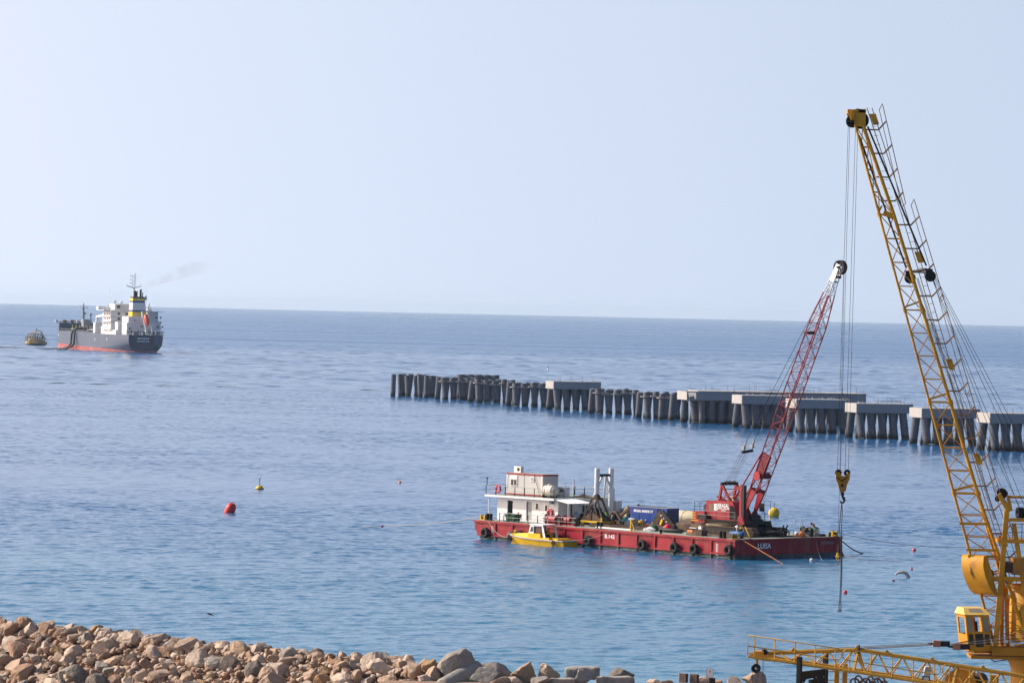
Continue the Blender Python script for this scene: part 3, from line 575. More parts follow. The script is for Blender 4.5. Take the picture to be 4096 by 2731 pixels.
text('bow_name', 'LUISA', 0.86, M_ltr, barge, frameM((BL-.11, 4.96, 1.42), (0, 1, 0), (0, 0, 1)), .01, 1.0, .015)
text('port_name', 'PORTSMOUTH', 0.5, mat('faded_lettering', (.35, .3, .32), .6), barge, frameM((BL-.11, 15.7, 1.58), (0, 1, 0), (0, 0, 1)), .008, 0.75)
for X in (3.25, 41.66):
    t = MB()
    for i in range(7): t.bb(X-.16, X+.04, .10, .122, .35+.2*i, .41+.2*i).bb(X-.16, X-.10, .10, .122, .35+.2*i, .50+.2*i).bb(X+.08, X+.14, .10, .122, .30+.2*i, .42+.2*i)
    t.build('draught_scale', M_ltr, barge)
def wrap_rail(name, pts, h, m_, parent, sp=1.6, mids=(0.5,), r=.032, top=None):
    """posts and rails along a polyline; returns nothing, each run is a part"""
    for a, b in zip(pts[:-1], pts[1:]):
        a, b = Vector(a), Vector(b); L = (b-a).length; n = max(1, round(L/sp))
        for i in range(n if len(pts) > 2 else n+1): MB().bar((0, 0, 0), (0, 0, h), r, 5).build(name, m_, parent, mid(a, b, i/n))
        mt = MB().bar(a+Vector((0, 0, h)), b+Vector((0, 0, h)), r*.62, 5)
        for f in mids: mt.bar(a+Vector((0, 0, h*f)), b+Vector((0, 0, h*f)), r*.5, 5)
        mt.build('rail_bar', top or m_, parent)
# deck edge hand rail
e = empty('deck_hand_rail', BW(3.8, .7), BA, 'black hand rail with two bars along the near deck edge before the white house', 'railing')
wrap_rail('rail_post', [(0, 0, 0), (13.6, 0, 0)], 1.05, M_blk, e, 1.7, (.5,), .055, M_bar)
e = empty('stern_hand_rail', BW(-.1, 5), BA, 'short black hand rail at the stern corner beside the white house', 'railing')
wrap_rail('rail_post', [(0, 0, 0), (0, 6, 0)], 1.1, M_blk, e, 1.5)
e = empty('far_hand_rail', BW(13, 17.9), BA, 'pale hand rail on the far deck edge behind the white house end', 'railing')
wrap_rail('rail_post', [(0, 0, 0), (5, 0, 0)], 1.1, M_rail, e, 1.6)
# ------------------------------------------------ deckhouse
hs_ = empty('deckhouse', BW(0, 3.8), BA, 'white flat roofed deckhouse with open doors at the stern end of the red barge', 'deckhouse')
wl = MB()
# near wall with door openings cut out of it
def wall_strip(mb, x0, x1, y0, y1, zt, holes):
    xs = sorted({x0, x1, *[h[0] for h in holes], *[h[1] for h in holes]})
    for a, b in zip(xs[:-1], xs[1:]):
        hh = [h for h in holes if h[0] <= a and h[1] >= b]
        if not hh: mb.bb(a, b, y0, y1, 0, zt)
        else:
            h = hh[0]
            if h[2] > 0: mb.bb(a, b, y0, y1, 0, h[2])
            mb.bb(a, b, y0, y1, h[3], zt)
wall_strip(wl, 0, 10.9, 0, .12, 2.8, [(1.82, 2.78, .12, 2.42), (5.24, 6.22, .12, 2.42), (6.95, 7.4, 1.55, 2.3), (8.6, 9.1, 1.45, 2.2)])
wl.bb(0, .12, .12, 9.1, 0, 2.8).bb(.12, 10.8, 8.98, 9.1, 0, 2.8)
we = MB(); wall_strip(we, .12, 9.1, 0, .12, 2.8, [(1.56, 2.37, .1, 2.42), (4.05, 4.5, 1.3, 2.2), (4.62, 5.05, 1.3, 2.2)])
rot = Matrix.Translation((10.9, 0, 0)) @ Matrix.Rotation(R(90), 4, 'Z'); we.v = [tuple(rot @ Vector(v)) for v in we.v]
wl.v += we.v; wl.f += [tuple(i+len(wl.v)-len(we.v) for i in f) for f in we.f]; wl.sm += we.sm
walls = wl.build('walls', M_wht, hs_)
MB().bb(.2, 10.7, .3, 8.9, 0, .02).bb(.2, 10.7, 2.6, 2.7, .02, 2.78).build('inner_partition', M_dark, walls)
MB().bb(5.3, 6.2, .14, .2, .12, 2.4).build('door', mat('door_grey', (.32, .33, .34), .5, var=.2, vscale=2), walls)
MB().bb(10.62, 10.68, 1.5, 2.3, .1, 2.4).build('door', M_dark, walls)  # near-black sheet in place of the shade behind the doorway
MB().bb(10.9, 11.5, 1.45, 1.51, .1, 2.4).build('door', M_wht, walls)
for x, z in ((7.17, 1.92), (8.85, 1.82)):
    f = MB().bb(x-.3, x-.22, -.05, 0, z-.45, z+.45).bb(x+.22, x+.3, -.05, 0, z-.45, z+.45).bb(x-.22, x+.22, -.05, 0, z+.37, z+.45).bb(x-.22, x+.22, -.05, 0, z-.45, z-.37).build('window_frame', M_rail, walls)
    MB().bb(x-.22, x+.22, .02, .05, z-.37, z+.37).build('window_pane', M_gl, f)
for y in (4.27, 4.83): MB().bb(10.83, 10.86, y-.21, y+.21, 1.3, 2.2).build('window_pane', M_gl, walls)
rf = MB().bb(-1.35, 11.1, -.95, 9.4, 2.8, 3.05).build('roof', M_wht, hs_); MB().bb(-1.3, 11.05, -.9, 9.35, 3.05, 3.06).build('roof_deck', M_deck, rf)
MB().bar((-1.0, -.5, -.02), (-1.0, -.5, 2.8), .07, 6).bar((-1.0, 8.8, -.02), (-1, 8.8, 2.8), .07, 6).build('roof_post', M_wht, hs_)
wrap_rail('roof_rail', [(-1.2, -.85, 3.06), (11, -.85, 3.06), (11, 9.3, 3.06), (-1.2, 9.3, 3.06), (-1.2, -.85, 3.06)], 1.1, M_blk, hs_, 1.75, (.5,), .052, M_bar)
aw = MB(); nC = 34; av = []
for i in range(nC+1):
    t = i/nC; dz = .05*(1 if i % 2 else -1); av += [(10.92, -.75+t*3.5, 3.0+dz), (13.4, -.6+t*3.9, 2.58+dz)]
aw.add(av, [(2*i, 2*i+1, 2*i+3, 2*i+2) for i in range(nC)]); a_ = aw.build('awning', mat('awning_white_sheet', (.78, .78, .76), .45), hs_)
so_ = a_.modifiers.new('thick', 'SOLIDIFY'); so_.thickness = .02
for y in (-.5, 3.2): MB().bar((13.2, y, -.0), (13.2, y, 2.6), .045, 6).build('awning_post', M_wht, a_)
MB().bb(10.9, 11.25, 3.55, 4.15, 2.25, 2.7).bar((11.25, 3.9, 2.47), (11.27, 3.9, 2.47), .19, 12).build('wall_air_conditioner', M_rail, hs_)
MB().bar((9.93, -.42, 2.55), (9.93, -.02, 2.55), .22, 12).build('wall_drum', mat('drum_slate', (.12, .17, .25), .5), hs_)
MB().bb(10.9, 11.6, 9.15, 10.1, 0, 2.7).build('end_locker', M_wht, hs_)
# ------------------------------------------------ site cabin and plant on the roof
RZ = 5.36
cb = empty('site_cabin', BW(.35, 4.9, RZ+.06), BA, 'grey panelled site cabin with red trim standing on the deckhouse roof', 'cabin')
MB().bb(.06, 6.44, .06, 2.64, .14, 2.5).build('panel_body', M_cabin, cb); MB().bb(0, 6.5, 0, 2.7, 2.46, 2.64).build('roof_trim', M_trim, cb); MB().bb(0, 6.5, 0, 2.7, 0, .14).build('floor_trim', M_trim, cb)
MB().bb(.1, 6.4, .1, 2.6, 2.64, 2.67).build('roof_sheet', M_grey, cb)
for x in (0.02, 6.33): 
    for y in (.02, 2.53): MB().bb(x, x+.15, y, y+.15, .14, 2.46).build('corner_post', M_rail, cb)
MB().bb(3.13, 3.19, .03, .06, .14, 2.46).build('panel_joint', M_grey, cb)
f = MB().bb(.72, 1.98, -.02, .06, 1.05, 2.36).build('shutter_window', M_wht, cb); MB().bb(.84, 1.30, -.035, -.02, 1.15, 1.85).bb(1.40, 1.86, -.035, -.02, 1.15, 1.85).build('pane', M_gl, f); MB().bb(.84, 1.86, -.03, -.02, 1.9, 2.28).build('shutter_box', M_rail, f)
f = MB().bb(4.32, 5.0, -.02, .06, 1.72, 2.32).build('small_window', M_wht, cb); MB().bb(4.42, 4.9, -.035, -.02, 1.82, 2.24).build('pane', M_grey, f)
MB().bar((6.2, -.1, 0), (5.0, -.05, 2.6), .03, 5).build('cable_conduit', M_gun, cb)
ac = empty('air_conditioner', BW(1.15, 6.2, RZ+2.74), BA, 'small white air conditioner on top of the site cabin', 'air conditioner')
MB().bb(-.6, .6, -.25, .25, 0, .75).build('casing', M_rail, ac); MB().bar((.2, -.26, .38), (.2, -.25, .38), .26, 14).build('fan_grille', M_gun, ac)
tk = empty('water_tank', BW(8.5, 4.6, RZ), BA, 'round cream water tank with lid on the deckhouse roof corner', 'tank')
MB().lathe([(0, -1.15), (.45, -1.12), (.62, -.8), (.68, -.3), (.69, .3), (.62, .8), (.45, 1.12), (0, 1.15)], (0, 0, .82), (1, 0, 0), 18).build('tank_shell', M_tank, tk)
for x in (-.75, -.25, .25, .75): MB().torus((x, 0, .82), (1, 0, 0), .66, .05, 18, 6).build('tank_rib', M_tank, tk)
MB().bar((0, 0, 1.45), (0, 0, 1.62), .28, 12).build('lid', M_tank, tk)
cr = MB()
for x in (-.7, .7): cr.bb(x-.05, x+.05, -.55, .55, 0, .3)
cr.build('cradle', M_gun, tk)
gb = empty('generator_box', BW(6.7, 8.6, RZ), BA, 'white generator box with dark panel behind the cream water tank', 'generator')
MB().bb(-.6, .6, -.5, .5, 0, 1.15).build('casing', M_wht, gb); MB().bb(-.1, .5, -.52, -.5, .62, .95).build('control_panel', M_gun, gb)
pl_ = MB().bar((0, 0, 0), (0, 0, 1.9), .09, 8).bar((0, 0, 1.9), (0, 0, 2.05), .11, 8).build('roof_pole', M_rail, None, BW(6, 11, RZ), BA); tag(pl_, 'grey pole with dark tip standing on the deckhouse roof', 'pole')
tp = MB()
rr = random.Random(11)
tv = [(i*.45, j*.5, .1+rr.uniform(0, .4)*math.sin(math.pi*i/6)*math.sin(math.pi*j/4)) for i in range(7) for j in range(5)]
tp.add(tv, [(i*5+j, (i+1)*5+j, (i+1)*5+j+1, i*5+j+1) for i in range(6) for j in range(4)]); o = tp.build('folded_tarpaulin', M_tarp, None, BW(8.4, 8.2, RZ), BA); tag(o, 'brown crumpled tarpaulin lying on the deckhouse roof by the gantry', 'tarpaulin')
o = MB().bar((0, 0, 0), (0, 0, .75), .05, 6).bar((0, 0, .75), (0, 0, .95), .11, 8).bb(-.12, .5, -.1, .1, .0, .06).build('signal_lamp', M_gun, None, BW(-1.15, 3.05, RZ+1.1), BA); tag(o, 'small lamp on the stern corner of the deckhouse roof rail', 'lamp')
def lifebuoy(p, ax, label):
    o = MB().torus((0, 0, 0), ax, .40, .12, 20, 8).build('lifebuoy', M_lred, None, p, BA); tag(o, label, 'lifebuoy', 'red lifebuoys')
    for k in range(4):
        a = math.pi/4+k*math.pi/2; u = Vector((1, 0, 0)); v = Vector((0, 0, 1)); c = u*math.cos(a)*.4+v*math.sin(a)*.4
        MB().torus(c, u*-math.sin(a)+v*math.cos(a), .115, .03, 8, 5).build('band', M_wht, o)
lifebuoy(BW(1.1, 2.85, 6.1), (0, 1, 0), 'red lifebuoy hung on the roof rail at the stern'); lifebuoy(BW(9.6, 3.66, 3.55), (0, 1, 0), 'red lifebuoy hung on the white deckhouse wall')
o = MB().lathe([(0, 0), (.12, .02), (.12, .5), (.04, .62), (0, .64)], n=10).build('fire_extinguisher', M_lred, None, BW(4.0, 3.62, 2.75), BA); tag(o, 'red fire extinguisher on the white wall between the two doors', 'extinguisher')
# ------------------------------------------------ white gantry
gt = empty('white_gantry', BW(12.2, 9.0), BA, 'tall white two legged gantry of thick pipes beside the deckhouse', 'gantry')
for y in (0, 2.4):
    MB().bar((0, y, 0), (0, y, 6.75), .31, 14).build('gantry_leg', M_wht, gt)
    MB().bar((0, y+(.1 if y else -.1), 4.0), (0, y+(-.95 if y else .95), 5.9), .13, 8).build('brace', M_wht, gt)
MB().bb(-.15, .15, .35, 2.05, 5.75, 6.05).build('crossbar', M_gun, gt); MB().bar((-.9, 0.3, 3.2), (0, .9, 5.8), .12, 8).bar((-.9, 2.1, 3.2), (0, 1.5, 5.8), .12, 8).build('rear_strut', M_wht, gt)
# ------------------------------------------------ clamshell grab on its yellow stand
st = empty('grab_stand', BW(15.6, 3.1), BA, 'yellow steel stand under the big standing grab', 'stand')
MB().bb(0, 3.9, 0, 1.9, .5, .72).build('stand_top', M_yel, st)
for x in (.2, 3.6):
    for y in (.15, 1.75): MB().bb(x-.15, x+.2, y-.12, y+.12, 0, .5).build('leg', M_yel, st)
gr = empty('clamshell_grab', BW(17.45, 4.0, 3.03), BA, 'rusty clamshell grab standing on a yellow stand', 'grab')
for s_ in (-1, 1):
    MB().prism([(s_*.1, 1.1), (s_*1.0, .55), (s_*1.8, .08), (s_*1.7, 0), (s_*1.2, .0), (s_*.1, .0)], -.8, .8).build('bucket_shell', M_rst, gr)
    for y in (-.6, .6): MB().beam((s_*1.7, y, .1), (s_*.38, y*.7, 2.7), .17, .2).build('arm', M_rst, gr)
    MB().beam((s_*.9, -.7, .6), (s_*.2, -.5, 1.9), .2, .2).build('link', M_gun, gr)
MB().bb(-.55, .55, -.5, .5, 2.5, 2.75).lathe([(.5, 2.75), (.3, 3.1), (.12, 3.2), (0, 3.2)], n=10).build('head', M_rst, gr)
MB().bb(-.4, .4, -.45, .45, .9, 1.5).build('lower_sheave_block', M_gun, gr)
# ------------------------------------------------ winches, bitts, rollers
def bitt(x, y, label, h=.75):
    e = empty('mooring_bitt', BW(x, y), BA, label, 'bitt', 'twin bollards along the deck edge')
    for dx in (-.3, .3): MB().lathe([(.2, 0), (.2, h), (.24, h), (.24, h+.08), (0, h+.08)], (dx, 0, 0), n=10).build('bollard', M_blk, e)
    MB().bb(-.6, .6, -.25, .25, 0, .05).build('bitt_base', M_blk, e)
bitt(1.75, .9, 'black twin bollard at the stern corner by the roof post'); bitt(21.6, .6, 'black twin bollard just right of the yellow grab stand'); bitt(42.2, .45, 'black twin bollard before the blue compressor tank')
def roller(x, y, rz, label):
    e = empty('rope_roller', BW(x, y), BA+rz, label, 'fairlead', 'yellow rope rollers')
    MB().bb(-.45, .45, -.25, .25, 0, .08).build('base_plate', M_yel, e)
    for dx in (-.34, .34): MB().bb(dx-.09, dx+.09, -.22, .22, .08, .62).build('side_cheek', M_yel, e)
    MB().bar((-.25, 0, .36), (.25, 0, .36), .18, 12).build('roller', M_brn, e)
roller(.6, 1.0, 0, 'yellow rope roller at the stern corner of the barge'); roller(44.1, .55, .8, 'yellow rope roller at the bow corner by the wooden gangplank'); roller(44.1, 17.2, 1.57, 'yellow rope roller at the far bow corner under the yellow hook')
def hoop(x, y, label, rz=0.0, cat='fender hoop'):
    e = MB().tube([(-.35, 0, .45)]+[(-.35*math.cos(a), 0, .45+.35*math.sin(a)) for a in [math.pi*i/8 for i in range(9)]]+[(.35, 0, 0)], .13, 8).build('fender_hoop', M_rub, None, BW(x, y), BA+rz)
    tag(e, label, cat, 'black bent rubber hoops on the deck edge')
for x, y, l in ((27.9, .75, 'left of two black rubber hoops beside the yellow rail posts'), (28.9, .6, 'right of two black rubber hoops beside the yellow rail posts'), (38.9, .55, 'left of two black rubber hoops behind the third tyre from the bow'), (39.95, .55, 'right of two black rubber hoops behind the third tyre from the bow'), (44.0, 1.3, 'lone black rubber hoop at the foot of the ladder')): hoop(x, y, l)
hoop(43.8, 6.0, 'broad black rubber hoop with grey rag by the seated divers', 1.4); hoop(43.9, 7.15, 'narrow black rubber hoop right of the rag', 1.57)
for x, y, l in ((12.3, .4, 'aluminium boarding ladder hooked over the deck edge by the yellow boat'), ):
    e = empty('boarding_ladder', BW(x, y, 1.9), BA, l, 'ladder')
    for dx in (-.3, .3): MB().tube([(dx, -.45, 0), (dx, -.45, 1.5), (dx, -.3, 1.75), (dx, 0, 1.8), (dx, .1, 1.5), (dx, .1, .42)], .035, 6).build('stile', M_rail, e)
    for i in range(5): MB().bar((-.3, -.45, .15+.3*i), (.3, -.45, .15+.3*i), .025, 5).build('rung', M_rail, e)
bn = empty('green_bin', BW(4.6, 1.0), BA, 'green wheeled bin on the deck before the open dark door', 'bin')
MB().loft([[Vector((x*s, y*s, z)) for x, y in ((-.85, -.6), (.85, -.6), (.85, .6), (-.85, .6))] for z, s in ((.1, .8), (.85, 1))]).build('tub', M_grn, bn, (.9, .4, 0)); MB().bb(-.02, 1.82, -.25, 1.05, .85, .95).build('lid', M_grn, bn)
for x in (.3, 1.5): MB().bar((x, -.1, .1), (x, .0, .1), .1, 10).build('wheel', M_blk, bn)
o = MB().bb(0, .1, 0, .1, 0, .75).bb(.5, .6, 0, .1, 0, .75).bb(0, .6, 0, .1, .65, .75).bb(0, .1, 0, .6, 0, .1).bb(.5, .6, 0, .6, 0, .1).build('blue_trestle', mat('trestle_blue', (.03, .12, .35), .5), None, BW(3.6, 1.5), BA); tag(o, 'small blue steel trestle left of the green bin', 'trestle')
def winch(x, y, label, L):
    e = empty('deck_winch', BW(x, y), BA, label, 'winch', 'red winches under the awning')
    MB().bb(0, L, -.5, .5, 0, .15).build('winch_base', M_crane, e); MB().bar((.15, 0, .6), (L-.9, 0, .6), .45, 14).build('winch_drum', M_trim, e)
    for xx in (.1, L-.9): MB().bar((xx-.04, 0, .6), (xx+.04, 0, .6), .62, 16).build('drum_flange', M_trim, e)
    MB().bb(L-.8, L-.1, -.4, .4, .15, .75).bar((L-.45, -.3, .85), (L-.45, .3, .85), .2, 8).build('winch_motor', M_rst, e)
winch(10.7, 2.0, 'larger red winch beside the boarding ladder', 3.0); winch(13.6, 2.3, 'smaller red winch right of the larger one under the awning', 2.3)
for i, (x, y, h, m_, l) in enumerate(((12.2, 6.8, 1.3, M_gun, 'dark pump unit standing in the shade of the awning'), (12.0, 8.0, 1.0, M_rst, 'brown machine in the shade left of the gantry'))):
    e = empty('pump_unit', BW(x, y), BA, l, 'pump'); MB().bb(-.5, .5, -.5, .5, 0, h*.6).build('pump_frame', m_, e); MB().bar((-.3, 0, h*.7), (.4, 0, h*.7), h*.3, 10).build('pump_motor', M_gun, e)
o = MB().bar((0, 0, 0), (0, 0, .45), .16, 10).bar((0, 0, .45), (0, 0, .55), .06, 8).build('water_bottle', mat('bottle_blue', (.2, .4, .6), .2), None, BW(11.6, 6.2, 3.3), BA); tag(o, 'blue water bottle on the cooler by the inner door', 'bottle')
o = MB().bb(-.2, .2, -.2, .2, 0, 1.0).build('water_cooler', M_wht, None, BW(11.6, 6.2), BA); tag(o, 'white water cooler standing by the inner door', 'cooler')
o = MB().tube([(0, 0, 0), (.1, .05, .6), (.05, 0, 1.1), (.3, 0, 1.5), (.5, .1, .9), (.45, 0, .1)], [.22, .25, .2, .15, .22, .2], 8).build('green_net', mat('net_green', (.12, .35, .04), .9), None, BW(14.0, 8.6), BA); tag(o, 'bright green net hung beside the gantry foot', 'net')
# ------------------------------------------------ blue engine box
bb_ = empty('blue_engine_box', BW(19.1, 8.0), BA, 'big blue steel engine box with white lettering', 'engine box')
body = MB().bb(0, 6.3, 0, 2.05, .12, 2.45).build('box_body', M_blue, bb_); MB().bb(-.04, 6.34, -.04, 2.09, 2.45, 2.52).build('box_roof', mat('roof_grey_blue', (.25, .27, .32), .6, var=.2), bb_)
text('lettering', 'BRASAL MARINE CY', 0.42, M_ltr, body, frameM((2.3, -.02, 1.98), (1, 0, 0), (0, 0, 1)), .008, .88, .012)
for x in (1.55, 1.62, 3.3): MB().bb(x, x+.02, -.012, 0, .2, 1.6).build('door_joint', M_gun, body)
for i in range(3): MB().bb(4.65, 5.15, -.02, 0, .95+.5*i, 1.35+.5*i).build('louvre', M_dark, body)
for i in range(6): MB().bb(6.3, 6.33, .15, 1.9, .35+.33*i, .5+.33*i).build('end_louvre', M_hulln, body)
for x in (2.0, 2.7): MB().bar((x, -.05, .95), (x, 0, .95), .09, 10).build('handle', M_rail, body)
MB().bar((.8, .6, 2.52), (.8, .6, 2.75), .15, 8).bar((1.2, .5, 2.56), (5.5, .6, 2.56), .05, 6).build('roof_pipe', M_gun, bb_)
# ------------------------------------------------ beige pipes
def bigpipe(x, y, z, L, r, m_, label):
    mb = MB(); mb.lathe([(r, 0), (r, L), (r-.08, L), (r-.08, 0)], (0, 0, 0), (1, 0, 0), 24, True, True)
    o = mb.build('steel_pipe', m_, None, BW(x, y, z), BA); tag(o, label, 'pipe', 'large pipes lying on the far side of the deck')
    for k in (.05, L*.5): MB().lathe([(r+.04, k), (r+.04, k+.12)], (0, 0, 0), (1, 0, 0), 24).build('weld_band', m_, o)
    return o
bigpipe(11.8, 14.3, 3.25, 19.0, .92, M_olive, 'olive pipe farthest back, its open end beside the deckhouse'); bigpipe(14.1, 12.6, 3.42, 20.0, 1.0, M_beige, 'long beige pipe behind the blue engine box'); 
bigpipe(25.3, 10.4, 2.72, 10, .42, M_beige, 'thin beige pipe passing under the red crane')
# ------------------------------------------------ grabs and scrap on deck
def arm_claw(mb, pts, w_, t_):
    for a, b in zip(pts[:-1], pts[1:]): mb.beam(a, b, w_, t_, (0, 1, 0))
g2 = empty('a_shaped_grab', BW(15.9, 7.3), BA, 'upright A shaped rusty grab frame beside the gantry foot', 'grab')
MB().beam((0, 0, .75), (.9, 0, 1.75), .3, .22).beam((.9, 0, 1.75), (1.5, 0, 1.7), .3, .22).beam((1.5, 0, 1.7), (2.4, 0, .75), .3, .22).build('arch', M_brn, g2); MB().bb(-.2, 2.6, -.4, .4, .6, .75).build('crossbeam', M_rst, g2)
MB().lathe([(.55, 0), (.6, .5), (.4, 1.1), (.2, 1.3), (0, 1.3)], (1.2, 0, .2), n=12).build('hydraulic_core', M_gun, g2)
for x in (.1, 2.1): MB().bb(x, x+.6, -.5, .5, 0, .6).build('foot_block', M_rst, g2)
g3 = empty('curved_claw', BW(16.4, 9.0), BA, 'brown curved grab claw arching before the left end of the blue box', 'grab claw')
MB().beam((-.3, 0, 1.0), (1.6, 0, 2.15), .45, .3).build('claw_arm', M_brn, g3)
pp = [Vector((1.3+1.5*math.sin(a), 0, .55+1.55*math.cos(a))) for a in [i*math.pi/2/6 for i in range(7)]]
mb = MB(); arm_claw(mb, pp, .7, .28); mb.build('claw_blade', M_brn, g3); MB().beam((1.5, 0, 2.0), (1.3, 0, .2), .4, .35).build('claw_post', M_rst, g3); MB().bb(.4, 2.4, -.6, .6, 0, .4).build('claw_base', M_rst, g3)
g4 = empty('open_grab', BW(25.2, 6.3), BA, 'dark open grab gaping upwards before the right end of the blue box', 'grab')
mb = MB(); arm_claw(mb, [(0, 0, .6), (.35, 0, 1.3), (1.0, 0, 2.05)], .9, .22); mb.build('grab_jaw', M_rst, g4)
mb = MB(); arm_claw(mb, [(1.0, 0, 2.05), (1.9, 0, 1.4), (2.6, 0, .8), (3.2, 0, .3)], .8, .25)
mb.build('grab_jaw', M_gun, g4)
for k in range(4): MB().box((1.5+.45*k, -.5, 1.78-.36*k), (.14, .2, .14)).build('jaw_tooth', M_rail, g4)
MB().beam((0, -.2, .6), (3.1, -.3, .15), .5, .3).beam((.0, .5, .7), (2.9, .5, .2), .4, .25).build('grab_base', M_rst, g4); MB().lathe([(.5, 0), (.62, .6), (.3, 1.0), (0, 1.0)], (-.5, .6, .1), n=10).build('grab_hub', M_brn, g4)
MB().beam((.8, .2, .5), (1.3, .1, 1.3), .5, .35).build('grab_ram', M_yel, g4)
def lump(name, x, y, d, m_, label, cat, seed, z=DZ, sub=2, parent=None, rot=0):
    r = random.Random(seed); bm = bmesh.new(); bmesh.ops.create_icosphere(bm, subdivisions=sub, radius=1)
    for v in bm.verts:
        k = 1+r.uniform(-.22, .18); v.co = Vector((v.co.x*d[0]*k, v.co.y*d[1]*k, max(-.25, v.co.z)*d[2]*k))
    me = bpy.data.meshes.new(name); bm.to_mesh(me); bm.free(); me.materials.append(m_); o = bpy.data.objects.new(name, me); C.objects.link(o)
    o.location = BW(x, y, z+d[2]*.2); o.rotation_euler.z = BA+rot
    if parent: o.parent = parent
    return tag(o, label, cat)
for x, y, d, m_, l, c in ((20.4, 7.0, (1.0, .8, .95), M_bag, 'crumpled white and dark plastic bundle before the blue box', 'bundle'), (21.5, 6.4, (.7, .5, .95), M_brn, 'rusty bowl shaped scrap piece right of the plastic bundle', 'scrap'), (16.6, 5.6, (1.0, .7, .55), M_rst, 'heap of rusty chain beside the yellow rail post', 'chain heap'),
    (20.0, 5.4, (1.1, .5, .35), M_rst, 'low rusty casting on the deck under the plastic bundle', 'scrap'), (23.0, 5.0, (.9, .5, .5), M_gun, 'black rubber heap behind the second yellow post', 'heap'), (22.4, 8.0, (.55, .5, .5), M_orange, 'faded orange drum lying left of the yellow can', 'drum'),
    (27.3, 3.3, (1.0, .6, .42), M_bag, 'grey white sack lying on deck before the open grab', 'sack'), (27.1, 4.0, (.8, .5, .62), M_grn, 'dark green bag behind the grey sack', 'bag'), (29.3, 7.3, (1.9, 1.0, 1.25), M_tarp, 'large brown tarpaulin heap left of the crane tracks', 'tarpaulin heap'),
    (28.2, 5.0, (.45, .4, .5), M_grey, 'grey float lying beside the red ball', 'float'), (41.5, 2.4, (.75, .5, .62), M_tarp, 'brown sack slumped left of the blue compressor', 'sack'), (30.9, 8.3, (1.0, .7, 1.0), M_gun, 'dark cloth heap at the end of the blue box', 'cloth heap'),
    (24.0, 8.0, (.9, .5, .9), M_brn, 'brown rounded scrap left of the open grab', 'scrap'), (15.2, 7.4, (.5, .5, .7), M_gun, 'dark heap at the gantry foot', 'heap'), (36.8, 6.9, (.6, .4, .45), M_rst, 'rusty block lying by the near crane track', 'scrap')):
    lump(c.replace(' ', '_'), x, y, d, m_, l, c, int(x*10))
o = MB().ball((0, 0, 0), .42, n=16).build('red_ball', M_lred, None, BW(28.7, 4.9, 2.75), BA); tag(o, 'glossy red ball float at the foot of the open grab', 'float')
o = MB().prism([(0, 0), (.8, .5), (.9, .35), (.3, -.1)], -.3, .3).build('teal_sheet', mat('teal_plastic', (.05, .4, .5), .4), None, BW(19.6, 6.2, 3.1), BA); tag(o, 'turquoise plastic sheet stuck among the scrap', 'sheet')
o = MB().lathe([(.33, 0), (.36, .05), (.36, .85), (.33, .9), (0, .9)], n=14).build('yellow_can', M_yel, None, BW(21.9, 7.2), BA); tag(o, 'upright yellow drum before the blue box doors', 'drum')
o = MB().lathe([(.22, -2), (.25, -1.95), (.25, 1.6), (.13, 1.7), (.13, 1.95), (0, 1.95)], (0, 0, .27), (1, 0, 0), 14).build('black_cylinder', M_gun, None, BW(31.2, 3.1), BA); tag(o, 'long shiny black hydraulic cylinder lying on deck', 'cylinder')
lf = empty('steel_skid', BW(17.2, 3.2), BA, 'long dark steel frame lying along the deck behind the yellow posts', 'frame')
for y in (0, 1.2): MB().bb(0, 9.5, y-.12, y+.12, .08, .42).build('side_beam', M_rst, lf)
for i in range(6): MB().bb(.4+1.7*i, .6+1.7*i, .12, 1.08, .1, .35).build('cross_member', M_gun, lf)
yr = empty('yellow_rail_posts', BW(21.9, .55), BA, 'low yellow posts with a long pale kerb bar along the near deck edge', 'railing')
for x in (0, 5.0): MB().bb(x-.08, x+.08, -.08, .08, 0, 1.35).build('post', M_yel, yr)
MB().beam((5.1, 0, 1.2), (5.9, -.2, 0), .08, .08).build('post_brace', M_yel, yr); MB().bb(-.9, 5.0, -.1, .05, .1, .28).build('kerb_bar', M_wht, yr)
pk = empty('plank_stack', BW(38.0, 2.1), BA, 'bundle of rough planks lying before the crane tracks', 'planks')
for i in range(5): MB().box((1.7, .25*i, .12+.03*(i % 2)), (3.2-.3*i, .22, .07), R(3*i-5)).build('plank', M_brn, pk)
MB().bb(1.1, 2.4, .9, 1.05, 0, .65).build('plank_end', M_brn, pk)
ch = empty('hook_plate', BW(35.0, 2.9), BA, 'curved steel hook plate with pale boss behind the orange block', 'plate')
mb = MB(); arm_claw(mb, [(-.4, 0, 1.05), (.6, 0, 1.1), (1.3, 0, 1.0), (1.7, 0, .7), (1.75, 0, .1)], .5, .18); mb.build('plate_arm', M_brn, ch); MB().bar((1.4, -.4, .8), (1.4, .1, .8), .28, 12).build('boss', M_rail, ch)
ob = empty('orange_block', BW(35.5, 1.7), BA, 'brown steel block with a yellow orange roll on its left end', 'block')
MB().bb(.95, 2.5, -.5, .5, 0, .72).build('block_body', M_rst, ob); MB().bar((-.1, -.1, .42), (.95, -.1, .45), .2, 10).build('orange_roll', M_orange, ob); MB().bar((-.1, -.25, .15), (.95, -.25, .17), .16, 10).build('lower_roll', M_brn, ob); MB().bar((.0, 0, .85), (1.2, 0, .85), .05, 6).build('pin', M_rail, ob)
ct = empty('compressor_tank', BW(43.0, 2.0), BA, 'blue compressor tank with pale pipes near the bow corner', 'compressor')
MB().lathe([(0, -1.1), (.2, -1.05), (.3, -.9), (.3, .9), (.2, 1.05), (0, 1.1)], (0, 0, .55), (1, 0, 0), 16).build('air_tank', mat('tank_blue', (.01, .08, .25), .35), ct)
